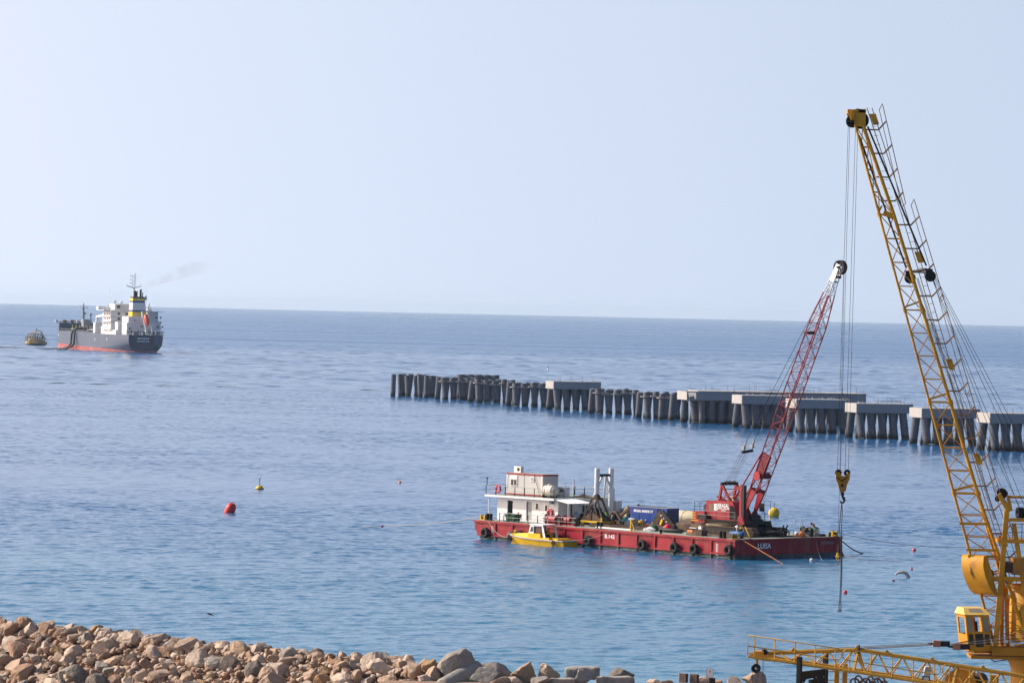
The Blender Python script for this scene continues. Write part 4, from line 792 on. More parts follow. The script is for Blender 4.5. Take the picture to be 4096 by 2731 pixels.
for x in (-.7, .7): MB().bb(x-.06, x+.06, -.3, .3, 0, .3).build('foot', M_rst, ct)
MB().bar((-.05, 0, .8), (-.05, 0, 1.55), .07, 8).bar((-.3, 0, 1.35), (.1, 0, 1.35), .08, 8).build('riser_pipe', M_rail, ct); MB().tube([(.2, 0, 1.3), (.6, 0, 1.6), (.9, .1, 1.1), (1.0, 0, .7)], .03, 5).build('air_hose', M_rope, ct); MB().bb(.1, .6, -.2, .2, .85, 1.15).build('pump_head', M_gun, ct)
gp = empty('gangplank_ladder', BW(43.2, 3.6), BA, 'dark sloping ladder leaning on the crane track near the bow', 'ladder')
for y in (-.4, .4): MB().beam((-.9, y, 1.25), (1.1, y-1.2, .05), .07, .14).build('stile', M_yel, gp)
for i in range(7): t = .08+i*.14; MB().bar((-.9+2*t, -.4-1.2*t, 1.25-1.2*t), (-.9+2*t, .4-1.2*t, 1.25-1.2*t), .03, 5).build('rung', M_gun, gp)
lump('black_cover', 40.6, 9.6, (2.9, 1.7, .75), M_tarpk, 'long black sheeted mound behind the seated divers', 'covered mound', 77)
lump('black_cover', 37.8, 11.8, (2.6, 1.5, .7), M_tarpk, 'black sheeted mound in the shade under the crane boom', 'covered mound', 78)
# ------------------------------------------------ bow end
o = MB().ball((0, 0, 0), .36, n=16).build('orange_ball', M_orange, None, BW(44.2, 11.6, 2.66), BA); tag(o, 'orange ball float on the deck edge at the bow', 'float'); MB().bar((0, 0, .3), (0, 0, .5), .05, 6).build('eye', M_gun, o)
def post(x, y, h, r, l):
    o = MB().lathe([(r, 0), (r, h), (r*1.15, h), (r*1.15, h+.06), (0, h+.06)], n=10).build('deck_post', M_blk, None, BW(x, y), BA); tag(o, l, 'post', 'short black posts at the bow edge')
post(44.1, 13.4, .95, .16, 'tall black post right of the orange raft'); post(44.2, 16.4, .42, .14, 'short black post right of the bending man'); post(32.0, .5, .45, .15, 'short black post at the near edge by the black cylinder'); post(43.9, .35, .42, .15, 'short black post left of the bow corner roller')
lr = empty('orange_raft', BW(43.0, 12.4), BA, 'white roll of cloth on an orange raft board at the bow', 'raft'); MB().bb(-.5, .5, -.9, .9, 0, .16).build('board', M_orange, lr); MB().lathe([(0, -.7), (.24, -.65), (.27, 0), (.24, .65), (0, .7)], (0, .1, .38), (0, 1, 0), 12).build('cloth_roll', M_wht, lr)
tl = empty('diver_ladder', BW(41.6, 12.9), BA, 'pale tubular diving ladder standing on deck behind the raft', 'ladder')
for y in (0, 1.1):
    MB().tube([(0, y, 0), (0, y, 1.75), (0, y+.12, 1.95), (0, y+.3, 1.95), (0, y+.42, 1.75), (0, y+.42, .3)], .03, 6).build('stile', M_rail, tl)
for i in range(3): MB().bar((0, .42, .3+.3*i), (0, 1.1, .3+.3*i), .025, 5).build('rung', M_rail, tl)
dr = empty('hose_reel', BW(42.0, 14.1), BA, 'dark round hose reel standing beside the diving ladder', 'reel')
MB().torus((0, 0, .62), (.3, 1, 0), .42, .16, 18, 8).build('reel_coil', M_gun, dr); MB().bar((0, -.1, .62), (0.05, .1, .62), .4, 14).build('reel_disc', M_brn, dr); MB().bb(-.3, .3, -.3, .3, 0, .2).build('reel_foot', M_rst, dr)
mc = empty('deck_machine', BW(42.9, 14.2), BA, 'grey machine with yellow top under the bending man', 'machine')
for i in range(3): MB().bb(-.4, .4, -.55+.4*i, -.35+.4*i, 0, .55).build('machine_leg', M_grey, mc)
MB().bb(-.45, .45, -.6, .6, .4, .55).build('machine_bed', M_grey, mc); MB().bb(-.35, .35, -.2, .5, .55, .82).build('machine_top', M_yel, mc); MB().lathe([(.32, 0), (.36, .2), (.2, .5), (0, .5)], (0, -.5, .5), n=10).build('machine_cover', M_gun, mc)
o = MB().bb(-.35, .35, -.3, .3, 0, .42).build('steel_box', M_grey, None, BW(42.6, 15.65), BA, bevel=.03); tag(o, 'grey steel box behind the legs of the bending man', 'box')
o = MB().bb(-.2, .2, -.4, .4, 0, .3).build('low_box', M_gun, None, BW(43.7, 15.6), BA, bevel=.03); tag(o, 'low dark box right of the bending man', 'box')
rbt = empty('roped_bitt', BW(40.6, 17.2), BA, 'black bitt wound with thick pale mooring rope', 'bitt')
for y in (-.55, .55): MB().lathe([(.22, 0), (.22, .8), (.28, .8), (.28, .9), (0, .9)], (0, y, 0), n=12).build('bollard', M_blk, rbt)
for i in range(4): MB().tube([(.3*math.cos(a)*(1 if math.sin(a) > 0 else -1), -.9*math.cos(a), .35+.14*i+.08*math.sin(a*2+i)) for a in [2*math.pi*k/20 for k in range(21)]], .07, 6).build('rope_turn', mat('rope_cream', (.55, .48, .36), .9) if i == 0 else bpy.data.materials['rope_cream'], rbt)
o = MB().tube([(0, 0, .1), (1.2, -.8, .08), (2.2, .4, .1), (1.6, 1.2, .08), (2.9, 2.0, .1)], .08, 6).build('loose_rope', bpy.data.materials['rope_cream'], None, BW(41.2, 15.6), BA); tag(o, 'loose pale rope lying on deck behind the bending man', 'rope')
o = MB().tube([(0, 0, .05), (0.3, 3, .05), (-.2, 6, .05), (.4, 9, .05), (0, 12, .05)], .09, 6).build('deck_hose', M_gun, None, BW(42.6, 4.2), BA); tag(o, 'dark hose running across the bow deck', 'hose')
# ------------------------------------------------ tyres on the near side
def tyre(x, z, label, R_=.62):
    e = empty('old_tyre_fender', BW(x, -.28, z), BA, label, 'tyre', 'fender tyres on the barge side')
    MB().lathe([(.26, -.2), (.26, .2), (.42, .26), (.56, .25), (.63, .17), (.66, 0), (.63, -.17), (.56, -.25), (.42, -.26)], (0, 0, 0), (0, 1, 0), 24, True, True).build('tyre_carcass', M_rub, e)
    for s_ in (-1, 1): MB().bar((s_*.25, 0, .55), (s_*1.55, .27, 1.4), .022, 5).build('rope', M_gun, e)
tl_ = ['farthest left tyre on the barge side, under the stern bollard', 'tyre half hidden behind the bow of the yellow boat', 'tyre half hidden behind the stern of the yellow boat', 'tyre left of the white barge number', 'tyre in the middle of the near side, right of the number', 'left one of the two tyres hung close together', 'right one of the two tyres hung close together', 'tyre nearest the bow corner of the barge']
for x, l in zip((2.34, 8.5, 14.3, 20.5, 29.7, 35.1, 38.3, 43.9), tl_): tyre(x, .85 if x < 43 else 1.05, l)

# ---------------------------------------------------------------- red crawler crane on the barge
def lattice(mb, c0, c1, n, r, faces=(0, 1, 2, 3), style='X', off=0):
    """lacing between four chords given as start and end quads"""
    for f in faces:
        a0, a1, b0, b1 = c0[f], c1[f], c0[(f+1) % 4], c1[(f+1) % 4]
        for i in range(n):
            t0, t1 = i/n, (i+1)/n
            if (i+off+f) % 2 == 0 or style == 'X': mb.bar(mid(a0, a1, t0), mid(b0, b1, t1), r, 5, cap=False)
            if (i+off+f) % 2 == 1 or style == 'X': mb.bar(mid(b0, b1, t0), mid(a0, a1, t1), r, 5, cap=False)
            mb.bar(mid(a0, a1, t0), mid(b0, b1, t0), r, 5, cap=False)
        mb.bar(a1, b1, r, 5, cap=False)
cx0 = Vector((37.5, 8.3, 2.3))
rc = empty('crawler_crane', BW(37.5, 8.3), BA, 'red crawler crane with tall lattice boom standing on the barge', 'crane')
def K(x, y, z): return Vector((x, y, z))-cx0
class MK(MB):
    """builder whose coordinates are those of the barge"""
    def build(s, *a, **k):
        s.v = [tuple(Vector(v)-cx0) for v in s.v]; return super().build(*a, **k)
for y in (5.2, 9.9):
    tr = MK(); pr = [(33.9, 2.75), (34.3, 3.3), (42.0, 3.3), (42.5, 2.75), (42.0, 2.32), (34.3, 2.32)]
    tr.prism([(34.1, 2.75), (34.5, 3.2), (41.8, 3.2), (42.2, 2.75), (41.8, 2.42), (34.5, 2.42)], y+.12, y+.98); t_ = tr.build('track_frame', M_gun, rc)
    sh = MK(); loop = []
    for a, b in zip(pr, pr[1:]+pr[:1]):
        n = max(1, int((Vector(a)-Vector(b)).length/.36))
        for i in range(n): p = mid((a[0], 0, a[1]), (b[0], 0, b[1]), (i+.5)/n); d = Vector((b[0]-a[0], 0, b[1]-a[1])).normalized(); loop.append((p, d))
    for p, d in loop: sh.beam(p+Vector((0, y+.55, 0))-d*.15, p+Vector((0, y+.55, 0))+d*.15, 1.1, .09, (0, 1, 0)) if False else sh.box(p+Vector((0, y+.55, 0)), (.3, 1.1, .1), Matrix.Rotation(-math.atan2(d.z, d.x), 3, 'Y'))
    sh.build('track_shoes', M_brn if y < 6 else M_gun, t_)
    for i in range(7): MK().bar((34.7+1.13*i, y+.1, 2.66), (34.7+1.13*i, y+1.0, 2.66), .24, 10).build('track_roller', M_rst, t_)
MK().bb(36, 40.5, 6.2, 10, 2.7, 3.3).bar((38.2, 8.2, 3.3), (38.2, 8.2, 3.75), 1.5, 20).build('carbody', M_gun, rc)
up_ = MK().bb(33.6, 40.3, 6.0, 9.9, 3.72, 4.05).build('turntable_deck', M_gun, rc)
cwt = MK().prism([(31.8, 3.62), (31.8, 4.85), (33.75, 4.85), (33.9, 3.62), (33.3, 3.5), (32.2, 3.5)], 5.9, 10.1).build('counterweight', M_crane, rc)
for i in range(4): MK().bb(31.7, 32.35+(.4 if i == 3 else 0), 5.86, 5.9, 4.62-.3*i, 4.72-.3*i).build('warning_stripe', M_yel, cwt)
eng = MK().bar((33.1, 7.0, 4.85), (33.1, 7.0, 5.7), .4, 12).bar((33.4, 7.0, 5.7), (33.4, 7.0, 6.2), .2, 8).bb(32.9, 33.7, 6.6, 9.5, 4.85, 5.5); eng.build('engine', M_hulln, rc)
cab = MK(); prf = [(33.72, 4.05), (33.72, 6.1), (33.85, 6.2), (37.75, 6.28), (38.05, 6.15), (39.25, 4.05)]
cab.prism(prf, 6.2, 8.0); cab.prism([(33.72, 4.05), (33.72, 6.1), (36.8, 6.1), (36.8, 4.05)], 8.0, 10.3); cab_ = cab.build('machinery_house', M_crane, rc)
MK().bb(34.2, 34.85, 6.17, 6.2, 5.05, 5.82).build('house_window', mat('dusty_glass', (.16, .10, .07), .3), cab_)
MK().prism([(37.62, 4.15), (37.62, 5.75), (38.15, 5.75), (38.85, 4.9), (38.85, 4.15)], 6.17, 6.2).build('door_opening_shade', M_dark, cab_)  # flat plate whose black paints the shade inside the cab door
MK().prism([(38.3, 4.2), (38.3, 4.9), (38.7, 4.9), (38.7, 4.2)], 6.15, 6.17).build('driver_seat', M_gl, cab_)
text('lettering', 'BRASAL', .66, M_ltr, cab_, frameM(K(36.62, 6.17, 5.68), (1, 0, 0), (0, 0, 1)), .008, .80, .012)
text('lettering', 'MARINE & UNDERWATER', .2, M_ltr, cab_, frameM(K(36.62, 6.17, 5.34), (1, 0, 0), (0, 0, 1)), .008, .84, .004)
text('lettering', 'SERVICES', .2, M_ltr, cab_, frameM(K(36.62, 6.17, 5.12), (1, 0, 0), (0, 0, 1)), .008, .84, .004)
lg = MK().bb(35.05, 35.62, 6.165, 6.175, 5.12, 5.88); l_ = lg.build('emblem', M_ltr, cab_)
MK().bb(35.33, 35.52, 6.155, 6.165, 5.6, 5.74).bb(35.33, 35.52, 6.155, 6.165, 5.28, 5.42).bb(35.05, 35.12, 6.155, 6.165, 5.45, 5.55).build('emblem_gap', M_crane, l_)
cwk = MK().bb(32.9, 39.3, 5.4, 6.2, 4.0, 4.05).build('catwalk', M_gun, rc)
MK().bb(33.0, 34.4, 5.5, 6.15, 4.05, 4.5).build('catwalk_box', M_gun, cwk)
for x in (33.0, 34.6, 36.2, 37.8, 39.25): MK().bar((x, 5.42, 4.05), (x, 5.42, 5.05), .022, 5).build('rail_post', M_gun, cwk)
for z in (4.55, 5.05): MK().bar((33.0, 5.42, z), (39.25, 5.42, z), .02, 5).build('rail_bar', M_grey, cwk)
rl = MK()
for p in ((31.9, 6.1), (31.9, 10.3), (32.8, 6.1)): rl.bar((p[0], p[1], 4.85), (p[0], p[1], 6.0), .03, 5)
rl.bar((31.9, 6.1, 6), (31.9, 10.3, 6), .03, 5).bar((31.9, 6.1, 6), (33.6, 6.1, 6.1), .03, 5).bar((31.9, 6.1, 5.4), (31.9, 10.3, 5.4), .025, 5); rl.build('counterweight_rail', M_gun, cwt)
MK().bb(38.4, 40.0, 7.6, 9.4, 4.05, 4.25).bar((39.5, 7.7, 4.4), (39.5, 9.2, 4.4), .36, 14).build('winch_drum', M_gun, rc)
MK().box((35.0, 7.4, 6.5), (1.0, .9, .05), Matrix.Rotation(.5, 3, 'Y')).build('roof_hatch', M_brn, cab_); MK().box((36.4, 8.2, 6.45), (.8, .6, .5)).bar((35.8, 7.7, 6.5), (36.2, 8.8, 6.5), .25, 10).build('roof_winch', M_beige, cab_)
MK().box((36.9, 7.8, 6.75), (.9, .6, .05), Matrix.Rotation(-.5, 3, 'Y')).build('roof_flap', mat('flap_orange_red', (.55, .12, .07), .5), cab_)
# A frame
for y in (6.9, 9.3):
    MK().beam((34.7, y, 4.1), (35.6, y, 8.2), .26, .26).beam((35.6, y, 8.2), (38.3, y, 4.2), .24, .24).beam((35.2, y, 6.2), (37.1, y, 6.1), .14, .14).beam((35.1, y, 6.1), (36.4, y, 6.9), .1, .1).build('a_frame_leg', M_crane, rc)
MK().bar((35.6, 6.7, 8.25), (35.6, 9.5, 8.25), .16, 10).build('a_frame_axle', M_gun, rc)
for y in (7.4, 8.0, 8.7): MK().bar((35.7, y, 8.3), (35.7, y+.2, 8.3), .26, 14).build('a_frame_sheave', M_gun, rc)
for i in range(5): MK().bar((35.9, 6.9, 5.0+.65*i), (36.9-.2*i, 9.3, 5.0+.65*i), .05, 5).build('a_frame_tie', M_crane, rc)
ms = MK(); ms.bb(39.4, 39.75, 5.95, 6.35, 3.75, 8.3); ms.build('front_post', M_crane, rc); MK().bb(39.77, 40.1, 5.98, 6.4, 4.3, 8.25).build('post_black_side', M_gun, rc); MK().prism([(39.0, 3.5), (40.3, 3.7), (39.9, 4.6), (39.3, 4.6)], 5.94, 6.4).build('post_foot', M_crane, rc)  # black box along the right side of the red post
MK().beam((36.4, 6.9, 6.9), (39.5, 6.3, 8.2), .12, .12).build('post_brace', M_crane, rc)
# boom
F0 = Vector((38.7, 8.3, 4.75)); TOP = Vector((52.25, 8.3, 34.0)); ud = (TOP-F0).normalized(); vd = Vector((-ud.z, 0, ud.x)); wd = Vector((0, 1, 0))
def bp(s, d, w): c = F0+ud*s; return [c+vd*(d/2)-wd*(w/2), c-vd*(d/2)-wd*(w/2), c-vd*(d/2)+wd*(w/2), c+vd*(d/2)+wd*(w/2)]
BLn = (TOP-F0).length
st_ = [(0.15, .35, 1.9), (3.2, 1.05, 1.55), (8.6, 1.4, 1.5), (17.0, 1.5, 1.5), (24.6, 1.5, 1.45), (28.7, .92, .95), (BLn-1.2, .62, .55)]
nm = ['boom_foot', 'boom_lower', 'boom_middle', 'boom_middle', 'boom_upper', 'boom_head']
M_chord2 = mat('boom_maroon', (.13, .012, .022), .5, var=.2, vscale=1)
for i in range(6):
    a, b = bp(*st_[i]), bp(*st_[i+1]); mb = MK(); m_ = M_wht if i == 5 else M_crane
    for k in range(4): mb.bar(a[k], b[k], .075 if i < 5 else .07, 6)
    sec = mb.build(nm[i], m_ if i != 2 else M_chord2, rc)
    if 0 < i < 5:
        lt = MK(); n = max(3, round((st_[i+1][0]-st_[i][0])/1.35)); lattice(lt, a, b, n, .032, style='Z', off=i); lt.build('lacing', m_, sec)
    if i == 0:
        fp = MK()
        for s_ in (0, 2):
            A = a; fp.add([a[s_], a[s_+1], mid(a[s_+1], b[s_+1], 1), mid(a[s_], b[s_], 1)], [(0, 1, 2, 3)])
        o = fp.build('foot_plate', M_crane, sec); q = o.modifiers.new('t', 'SOLIDIFY'); q.thickness = .12
        MK().beam(b[0], b[2], .3, .4).beam(b[1], b[3], .3, .4).build('foot_cross', M_crane, sec)
    if i == 5:
        lt = MK(); lattice(lt, a, bp(30.0, .8, .8), 1, .04); lt.build('lacing', M_wht, sec)
        hp = MK()
        c0, c1 = bp(30.2, .78, .78), bp(BLn+.2, .6, .6)
        for s_ in (0, 2): hp.add([c0[s_], c0[s_+1], c1[s_+1], c1[s_]], [(0, 1, 2, 3)])
        hp.add([c0[1], c0[2], mid(c0[2], c1[2], .12), mid(c0[1], c1[1], .12)], [(0, 1, 2, 3)])
        o = hp.build('head_plate', M_wht, sec); q = o.modifiers.new('t', 'SOLIDIFY'); q.thickness = .06
bm1 = MK(); a = bp(5.2, 1.25, 1.5); b = bp(7.9, 1.38, 1.5); bm1.loft([[a[0], a[1], a[1]+wd*.3, a[0]+wd*.3], [b[0], b[1], b[1]+wd*.3, b[0]+wd*.3]]); bm1.build('drum_casing', M_chord2, rc)
dc = F0+ud*5.1; MK().bar(dc-wd*1.0, dc+wd*1.0, .36, 16).build('boom_drum', M_chord2, rc); MK().bar(dc-wd*1.1, dc-wd*1.0, .55, 18).build('drum_disc', mat('disc_red', (.36, .03, .035), .45), rc)
hc_ = F0+ud*(BLn-.1)-vd*.25
for dy in (-.35, .05):
    sv = MK().lathe([(.5, -.05), (.78, -.09), (.84, -.09), (.8, 0), (.84, .09), (.78, .09), (.5, .05)], hc_+wd*(dy+.15), (0, 1, 0), 26, True, True).build('head_sheave', M_gun, rc)
    sp_ = MK()
    for k in range(5): aa = 2*math.pi*k/5; sp_.bar(hc_+wd*(dy+.15), hc_+wd*(dy+.15)+Vector((math.cos(aa)*.55, 0, math.sin(aa)*.55)), .06, 5)
    sp_.build('sheave_spokes', M_wht, sv)
MK().bar(hc_-wd*.5, hc_+wd*.5, .14, 10).build('head_pin', M_gun, rc); MK().box(hc_-ud*1.1-vd*.25, (.35, .5, .35)).build('head_block', M_gun, rc)
q0 = F0+ud*23.3; MK().box(q0+vd*.75, (.5, 1.5, .35)).build('boom_sheave_box', M_gun, rc)
for y in (7.15, 9.15): MK().prism([(38.1, 4.05), (38.45, 5.05), (38.95, 5.05), (39.5, 4.05)], y, y+.3).build('boom_lug', M_crane, rc)
# boom stops and suspension
for y in (7.5, 9.1):
    MK().bar((41.32, y, 12.0), (38.4, y, 8.2), .09, 8).bar((38.4, y, 8.2), (37.0, y, 6.4), .11, 8).build('boom_stop', M_crane, rc)
PB = [Vector((38.15, 7.7, 12.5)), Vector((38.55, 8.7, 12.75))]
for p in PB: MK().bar(p-Vector((0, .15, 0)), p+Vector((0, .15, 0)), .27, 12).beam(p, p+Vector((.4, 0, .65)), .2, .16).build('bridle_block', M_grey, rc)
MK().bar(PB[0]-Vector((0, .2, .5)), PB[1]+Vector((0, .2, -.5)), .16, 8).build('bridle_bar', M_gun, rc)
for p in PB: MK().bar(p+Vector((.4, 0, .7)), F0+ud*(BLn-1.5)+vd*.35+Vector((0, (p.y-8.2)*.5, 0)), .03, 5).build('pendant', M_gun, rc)
for i in range(6): MK().bar((35.6, 7.4+.3*i, 8.35), (38.1+.1*(i % 2), 7.5+.25*i, 12.3), .018, 4).build('luffing_rope', M_gun, rc)
MK().bar(hc_-Vector((.2, 0, .6)), (40.6, 8.2, 5.2), .02, 4).build('hoist_rope', M_gun, rc)
# far side platform and green curtain
MK().bb(38.9, 40.0, 9.7, 10.8, 3.8, 4.0).prism([(38.8, 3.3), (40.2, 3.3), (40.0, 3.8), (38.9, 3.8)], 9.7, 10.8).build('side_platform', M_gun, rc)
sr = MK()
for p in ((38.9, 10.7), (39.9, 10.7), (39.9, 9.8), (39.4, 9.8)): sr.bar((p[0], p[1], 4.0), (p[0], p[1], 6.3 if p[1] > 10 else 5.0), .03, 5)
sr.bar((38.9, 10.7, 6.3), (39.9, 10.7, 6.3), .03, 5).bar((39.4, 9.8, 5.0), (39.9, 9.8, 5), .03, 5); sr.build('platform_rail', M_gun, rc)
MK().box((38.9, 10.3, 5.55), (.8, .05, .95)).build('curtain', mat('curtain_green', (.02, .035, .03), .8), rc)
# hoist rope with its yellow hook chain before the bow
hx, hy = hc_.x+.62, 8.3
o = MB().bar((0, 0, 2.0), (0, 0, hc_.z-.1), .022, 5).build('hoist_line', M_gun, None, BW(hx, hy, 0), BA); tag(o, 'thin hoist rope hanging plumb from the red boom tip before the bow', 'rope')
hk = empty('chain_hook', BW(hx, hy, 0), BA, 'rusty yellow swivel and chain hanging at the water before the bow lettering', 'hook')
for i in range(6): MB().torus((0, 0, 2.0-.16*i), (0, 1, 0) if i % 2 else (1, 0, 0), .085, .03, 10, 5).build('chain_link', M_brn, hk)
MB().bar((0, 0, .62), (0, 0, 1.05), .17, 10).bb(-.26, .26, -.12, .12, .6, .72).build('swivel', M_yel, hk); MB().torus((0, 0, .3), (1, 0, 0), .2, .05, 14, 6).bar((0, 0, .45), (0, 0, .62), .07, 6).build('hook_ring', M_yel, hk)

# ---------------------------------------------------------------- yellow work boat alongside
M_by2 = mat('boat_yellow', (0.68, 0.40, 0.01), 0.42, var=.08, vscale=1, col2=(.3, .16, .02), c2amt=.35, c2scale=.9, thr=.57); M_bw = mat('boat_white', (.74, .74, .73), .4, var=.04)
M_fend = mat('rope_fender', (.10, .09, .085), .95, var=.4, vscale=4, bump=.06, bscale=6); M_gunw = mat('gunwale_grey', (.35, .33, .32), .8, var=.3, vscale=2)
yb = empty('work_boat', BW(13.9, -1.85, 0), BA, 'small yellow work boat with white wheelhouse moored along the red barge', 'boat')
stn = [(-5.3, .12, 1.28, .05), (-4.7, .75, 1.16, .3), (-3.6, 1.2, 1.0, .75), (-1.8, 1.42, .86, 1.1), (0.8, 1.48, .76, 1.22), (3.4, 1.4, .74, 1.15), (5.2, 1.22, .78, 1.0)]
rings = [[Vector((x, -h, zt)), Vector((x, -h*.97, zt-.28)), Vector((x+(.25 if i == 0 else 0), -b, -.1)), Vector((x+(.4 if i == 0 else 0), 0, -.55)), Vector((x+(.25 if i == 0 else 0), b, -.1)), Vector((x, h*.97, zt-.28)), Vector((x, h, zt))] for i, (x, h, zt, b) in enumerate(stn)]
MB().loft(rings).build('hull', M_by2, yb)
gwl = MB()
for s_ in (-1, 1): gwl.tube([(x, s_*(h+.02), zt-.05) for x, h, zt, b in stn], .09, 6)
gwl.tube([(5.22, -1.22, .74), (5.25, 0, .74), (5.22, 1.22, .74)], .09, 6); gwl.build('gunwale', M_gunw, yb)
MB().tube([(-4.3, -1.12, .85), (-4.9, -.62, .95), (-5.35, 0, 1.0), (-4.9, .62, .95), (-4.3, 1.12, .85)], [.2, .3, .4, .3, .2], 10).build('bow_fender', M_fend, yb)
MB().loft([[Vector((x, y*w_, z)) for y, z in ((-1, .84), (-.85, zz), (.85, zz), (1, .84))] for x, w_, zz in ((-4.1, .6, 1.15), (-3.0, 1.0, 1.32), (-1.0, 1.1, 1.42))]).build('trunk_cabin', M_by2, yb)
MB().bb(-1.0, 1.1, -1.1, 1.1, .78, 1.44).build('cabin_base', M_by2, yb)
wh = MB(); lo = [(-1.05, -1.05), (1.25, -1.05), (1.25, 1.05), (-1.05, 1.05)]
wh.loft([[Vector((-1.05, -1.0, 1.44)), Vector((-.6, -1.0, 1.44)), Vector((-.6, 1.0, 1.44)), Vector((-1.05, 1.0, 1.44))], [Vector((-.7, -.9, 2.42)), Vector((-.45, -.9, 2.42)), Vector((-.45, .9, 2.42)), Vector((-.7, .9, 2.42))]])
for s_ in (-1, 1): wh.prism([(-1.0, 1.44), (-.68, 2.42), (-.1, 2.42), (-.1, 1.44)], s_*1.02-.03, s_*1.02+.03); wh.prism([(-.1, 2.3), (-.1, 2.42), (1.5, 2.42), (2.0, .9), (1.6, .9), (1.3, 2.3)], s_*1.02-.03, s_*1.02+.03)
wh.bb(-.8, 1.6, -1.12, 1.12, 2.42, 2.54); w_ = wh.build('wheelhouse', M_bw, yb)
MB().prism([(-.72, 1.62), (-.56, 2.2), (-.2, 2.2), (-.2, 1.62)], -1.07, -1.055).build('side_window', M_gl, w_); MB().bb(-.1, 1.2, -.9, -.88, 1.5, 2.2).build('inner_glass', mat('wheelhouse_dark', (.06, .03, .03), .3), w_)
MB().bb(.1, .5, -.5, .5, .8, 1.7).bar((.5, 0, 1.5), (.7, 0, 1.6), .25, 12).build('helm', M_gun, yb); MB().bb(.9, 1.3, -.3, .3, .8, 1.35).build('engine_cover', M_gun, yb)
for y in (-.5, .3): MB().bb(.7, .95, y, y+.2, 1.2, 1.9).build('seat_back', M_yel, yb)
MB().bb(1.2, 4.2, -1.15, 1.15, .7, .98).build('aft_deck_box', M_by2, yb); MB().bar((-4.55, 0, 1.1), (-4.55, 0, 1.55), .07, 6).bar((-4.75, 0, 1.5), (-4.35, 0, 1.5), .06, 6).build('bow_post', M_yel, yb)
for x in (2.9, 3.15): MB().bb(x, x+.08, -1.32, -1.2, .78, 1.1).build('cleat', M_gun, yb)
for x, y, z in ((3.9, -1.55, .45), (-4.0, -1.2, .55), (-4.75, -.75, .5)):
    MB().torus((x, y, z), (.2, 1, 0), .26, .1, 16, 7).build('boat_tyre', M_rub, yb)
def rope(name, pts, r, m_, label, n=5, sag=0):
    o = MB().tube(pts, r, n).build(name, m_); return tag(o, label, 'rope')
def sagline(a, b, sag, n=9): return [mid(a, b, i/(n-1))-Vector((0, 0, sag*4*(i/(n-1))*(1-i/(n-1)))) for i in range(n)]
rope('mooring_rope', sagline(BW(2.6, -.02, 2.2), BW(8.9, -1.7, .95), .9), .035, M_rope, 'pale rope sagging from the stern deck edge to the bow of the yellow boat')
rope('mooring_rope', sagline(BW(19.1, -1.5, .8), BW(24, -.02, 2.15), .25), .025, M_rope, 'thin rope from the stern of the yellow boat to the barge side')
rope('mooring_rope', [BW(44.72, 1.2, 2.2), Vector((31.5, 482.2, -.1))], .05, mat('rope_orange', (.30, .12, .04), .8), 'taut orange brown rope from the bow corner down into the water')
rope('mooring_rope', sagline(BW(44.7, 18.1, 1.7), Vector((43.1, 510.1, -.1)), .35), .075, M_gun, 'thick black rope from the far bow corner into the water')
rope('mooring_rope', sagline(BW(44.5, 17.6, 2.7), Vector((61, 519.5, .9)), .9), .03, M_gun, 'long thin rope from the bow roller off towards the yellow boom')
rope('mooring_rope', sagline(BW(.4, 1.0, 2.75), Vector((-16.1, 546.4, .15)), .35)+sagline(Vector((-16.1, 546.4, .15)), Vector((-24.5, 533.5, -.05)), .1)[1:], .035, M_rope, 'long pale rope from the stern roller out over open water to the left')
rope('float_line', sagline(BW(44.6, 13.6, 1.9), Vector((36.4, 491.6, 0.02)), .5)+[Vector((35.4, 490.9, .03))], .018, M_rope, 'thin line hanging down the shaded bow to the white ball float')
# ---------------------------------------------------------------- floats and buoys
def ball_float(x, y, r, m_, label, sink=.35, group=None):
    o = MB().ball((0, 0, r*(1-2*sink)), r, n=16).build('ball_float', m_, None, (x, y, .05)); tag(o, label, 'float', group); return o
M_by3 = mat('buoy_yellow', (.62, .40, .01), .45, var=.1, vscale=1.5)
e = empty('round_buoy', (37.2, 597.2, 0), 0, 'big round yellow buoy with a pale emblem behind the bow of the barge', 'buoy')
MB().ball((0, 0, .52), .78, n=24).build('buoy_shell', M_by3, e); MB().tube([(0, 0, 1.28), (.02, 0, 1.75)], .05, 6).torus((.02, 0, 1.82), (0, 1, 0), .1, .04, 10, 5).build('lifting_eye', M_brn, e)
mk = MB(); c = Vector((0, 0, .52)); 
def onb(a, h, k=1.008): return c+Vector((.78*k*math.cos(h)*math.sin(a), -.78*k*math.cos(h)*math.cos(a), .78*k*math.sin(h)))
for pth in ([(-.75, .35), (-.6, .62), (-.25, .68), (-.05, .5), (-.1, .25), (-.4, .22)], [(-.62, .3), (-.6, .02), (-.35, -.1), (-.12, .05), (-.1, .25)], [(-.45, .52), (-.3, .3), (-.4, .05)]): mk.tube([onb(a, h) for a, h in pth], .035, 5)
mk.build('emblem', mat('emblem_pale', (.7, .58, .3), .6), e)
e = empty('leaning_buoy', (-37.5, 574.8, 0), 0, 'large red barrel buoy leaning to the right in open water', 'buoy')
b = MB(); ax = Vector((.42, .1, .9)).normalized(); b.lathe([(0, -.9), (.5, -.9), (.66, -.6), (.70, 0), (.66, .5), (.45, .92), (.36, .98), (.34, .9), (0, .88)], (0, 0, .35), ax, 24); b.build('buoy_shell', mat('buoy_red', (.52, .045, .035), .4, var=.12, vscale=2), e)
MB().torus(Vector((0, 0, .35))+ax*1.0, (0, 1, 0), .14, .035, 12, 5).build('lifting_eye', M_gun, e)
e = empty('spar_buoy', (-38.0, 650.3, 0), 0, 'yellow cone shaped buoy with a tall thin mast', 'buoy')
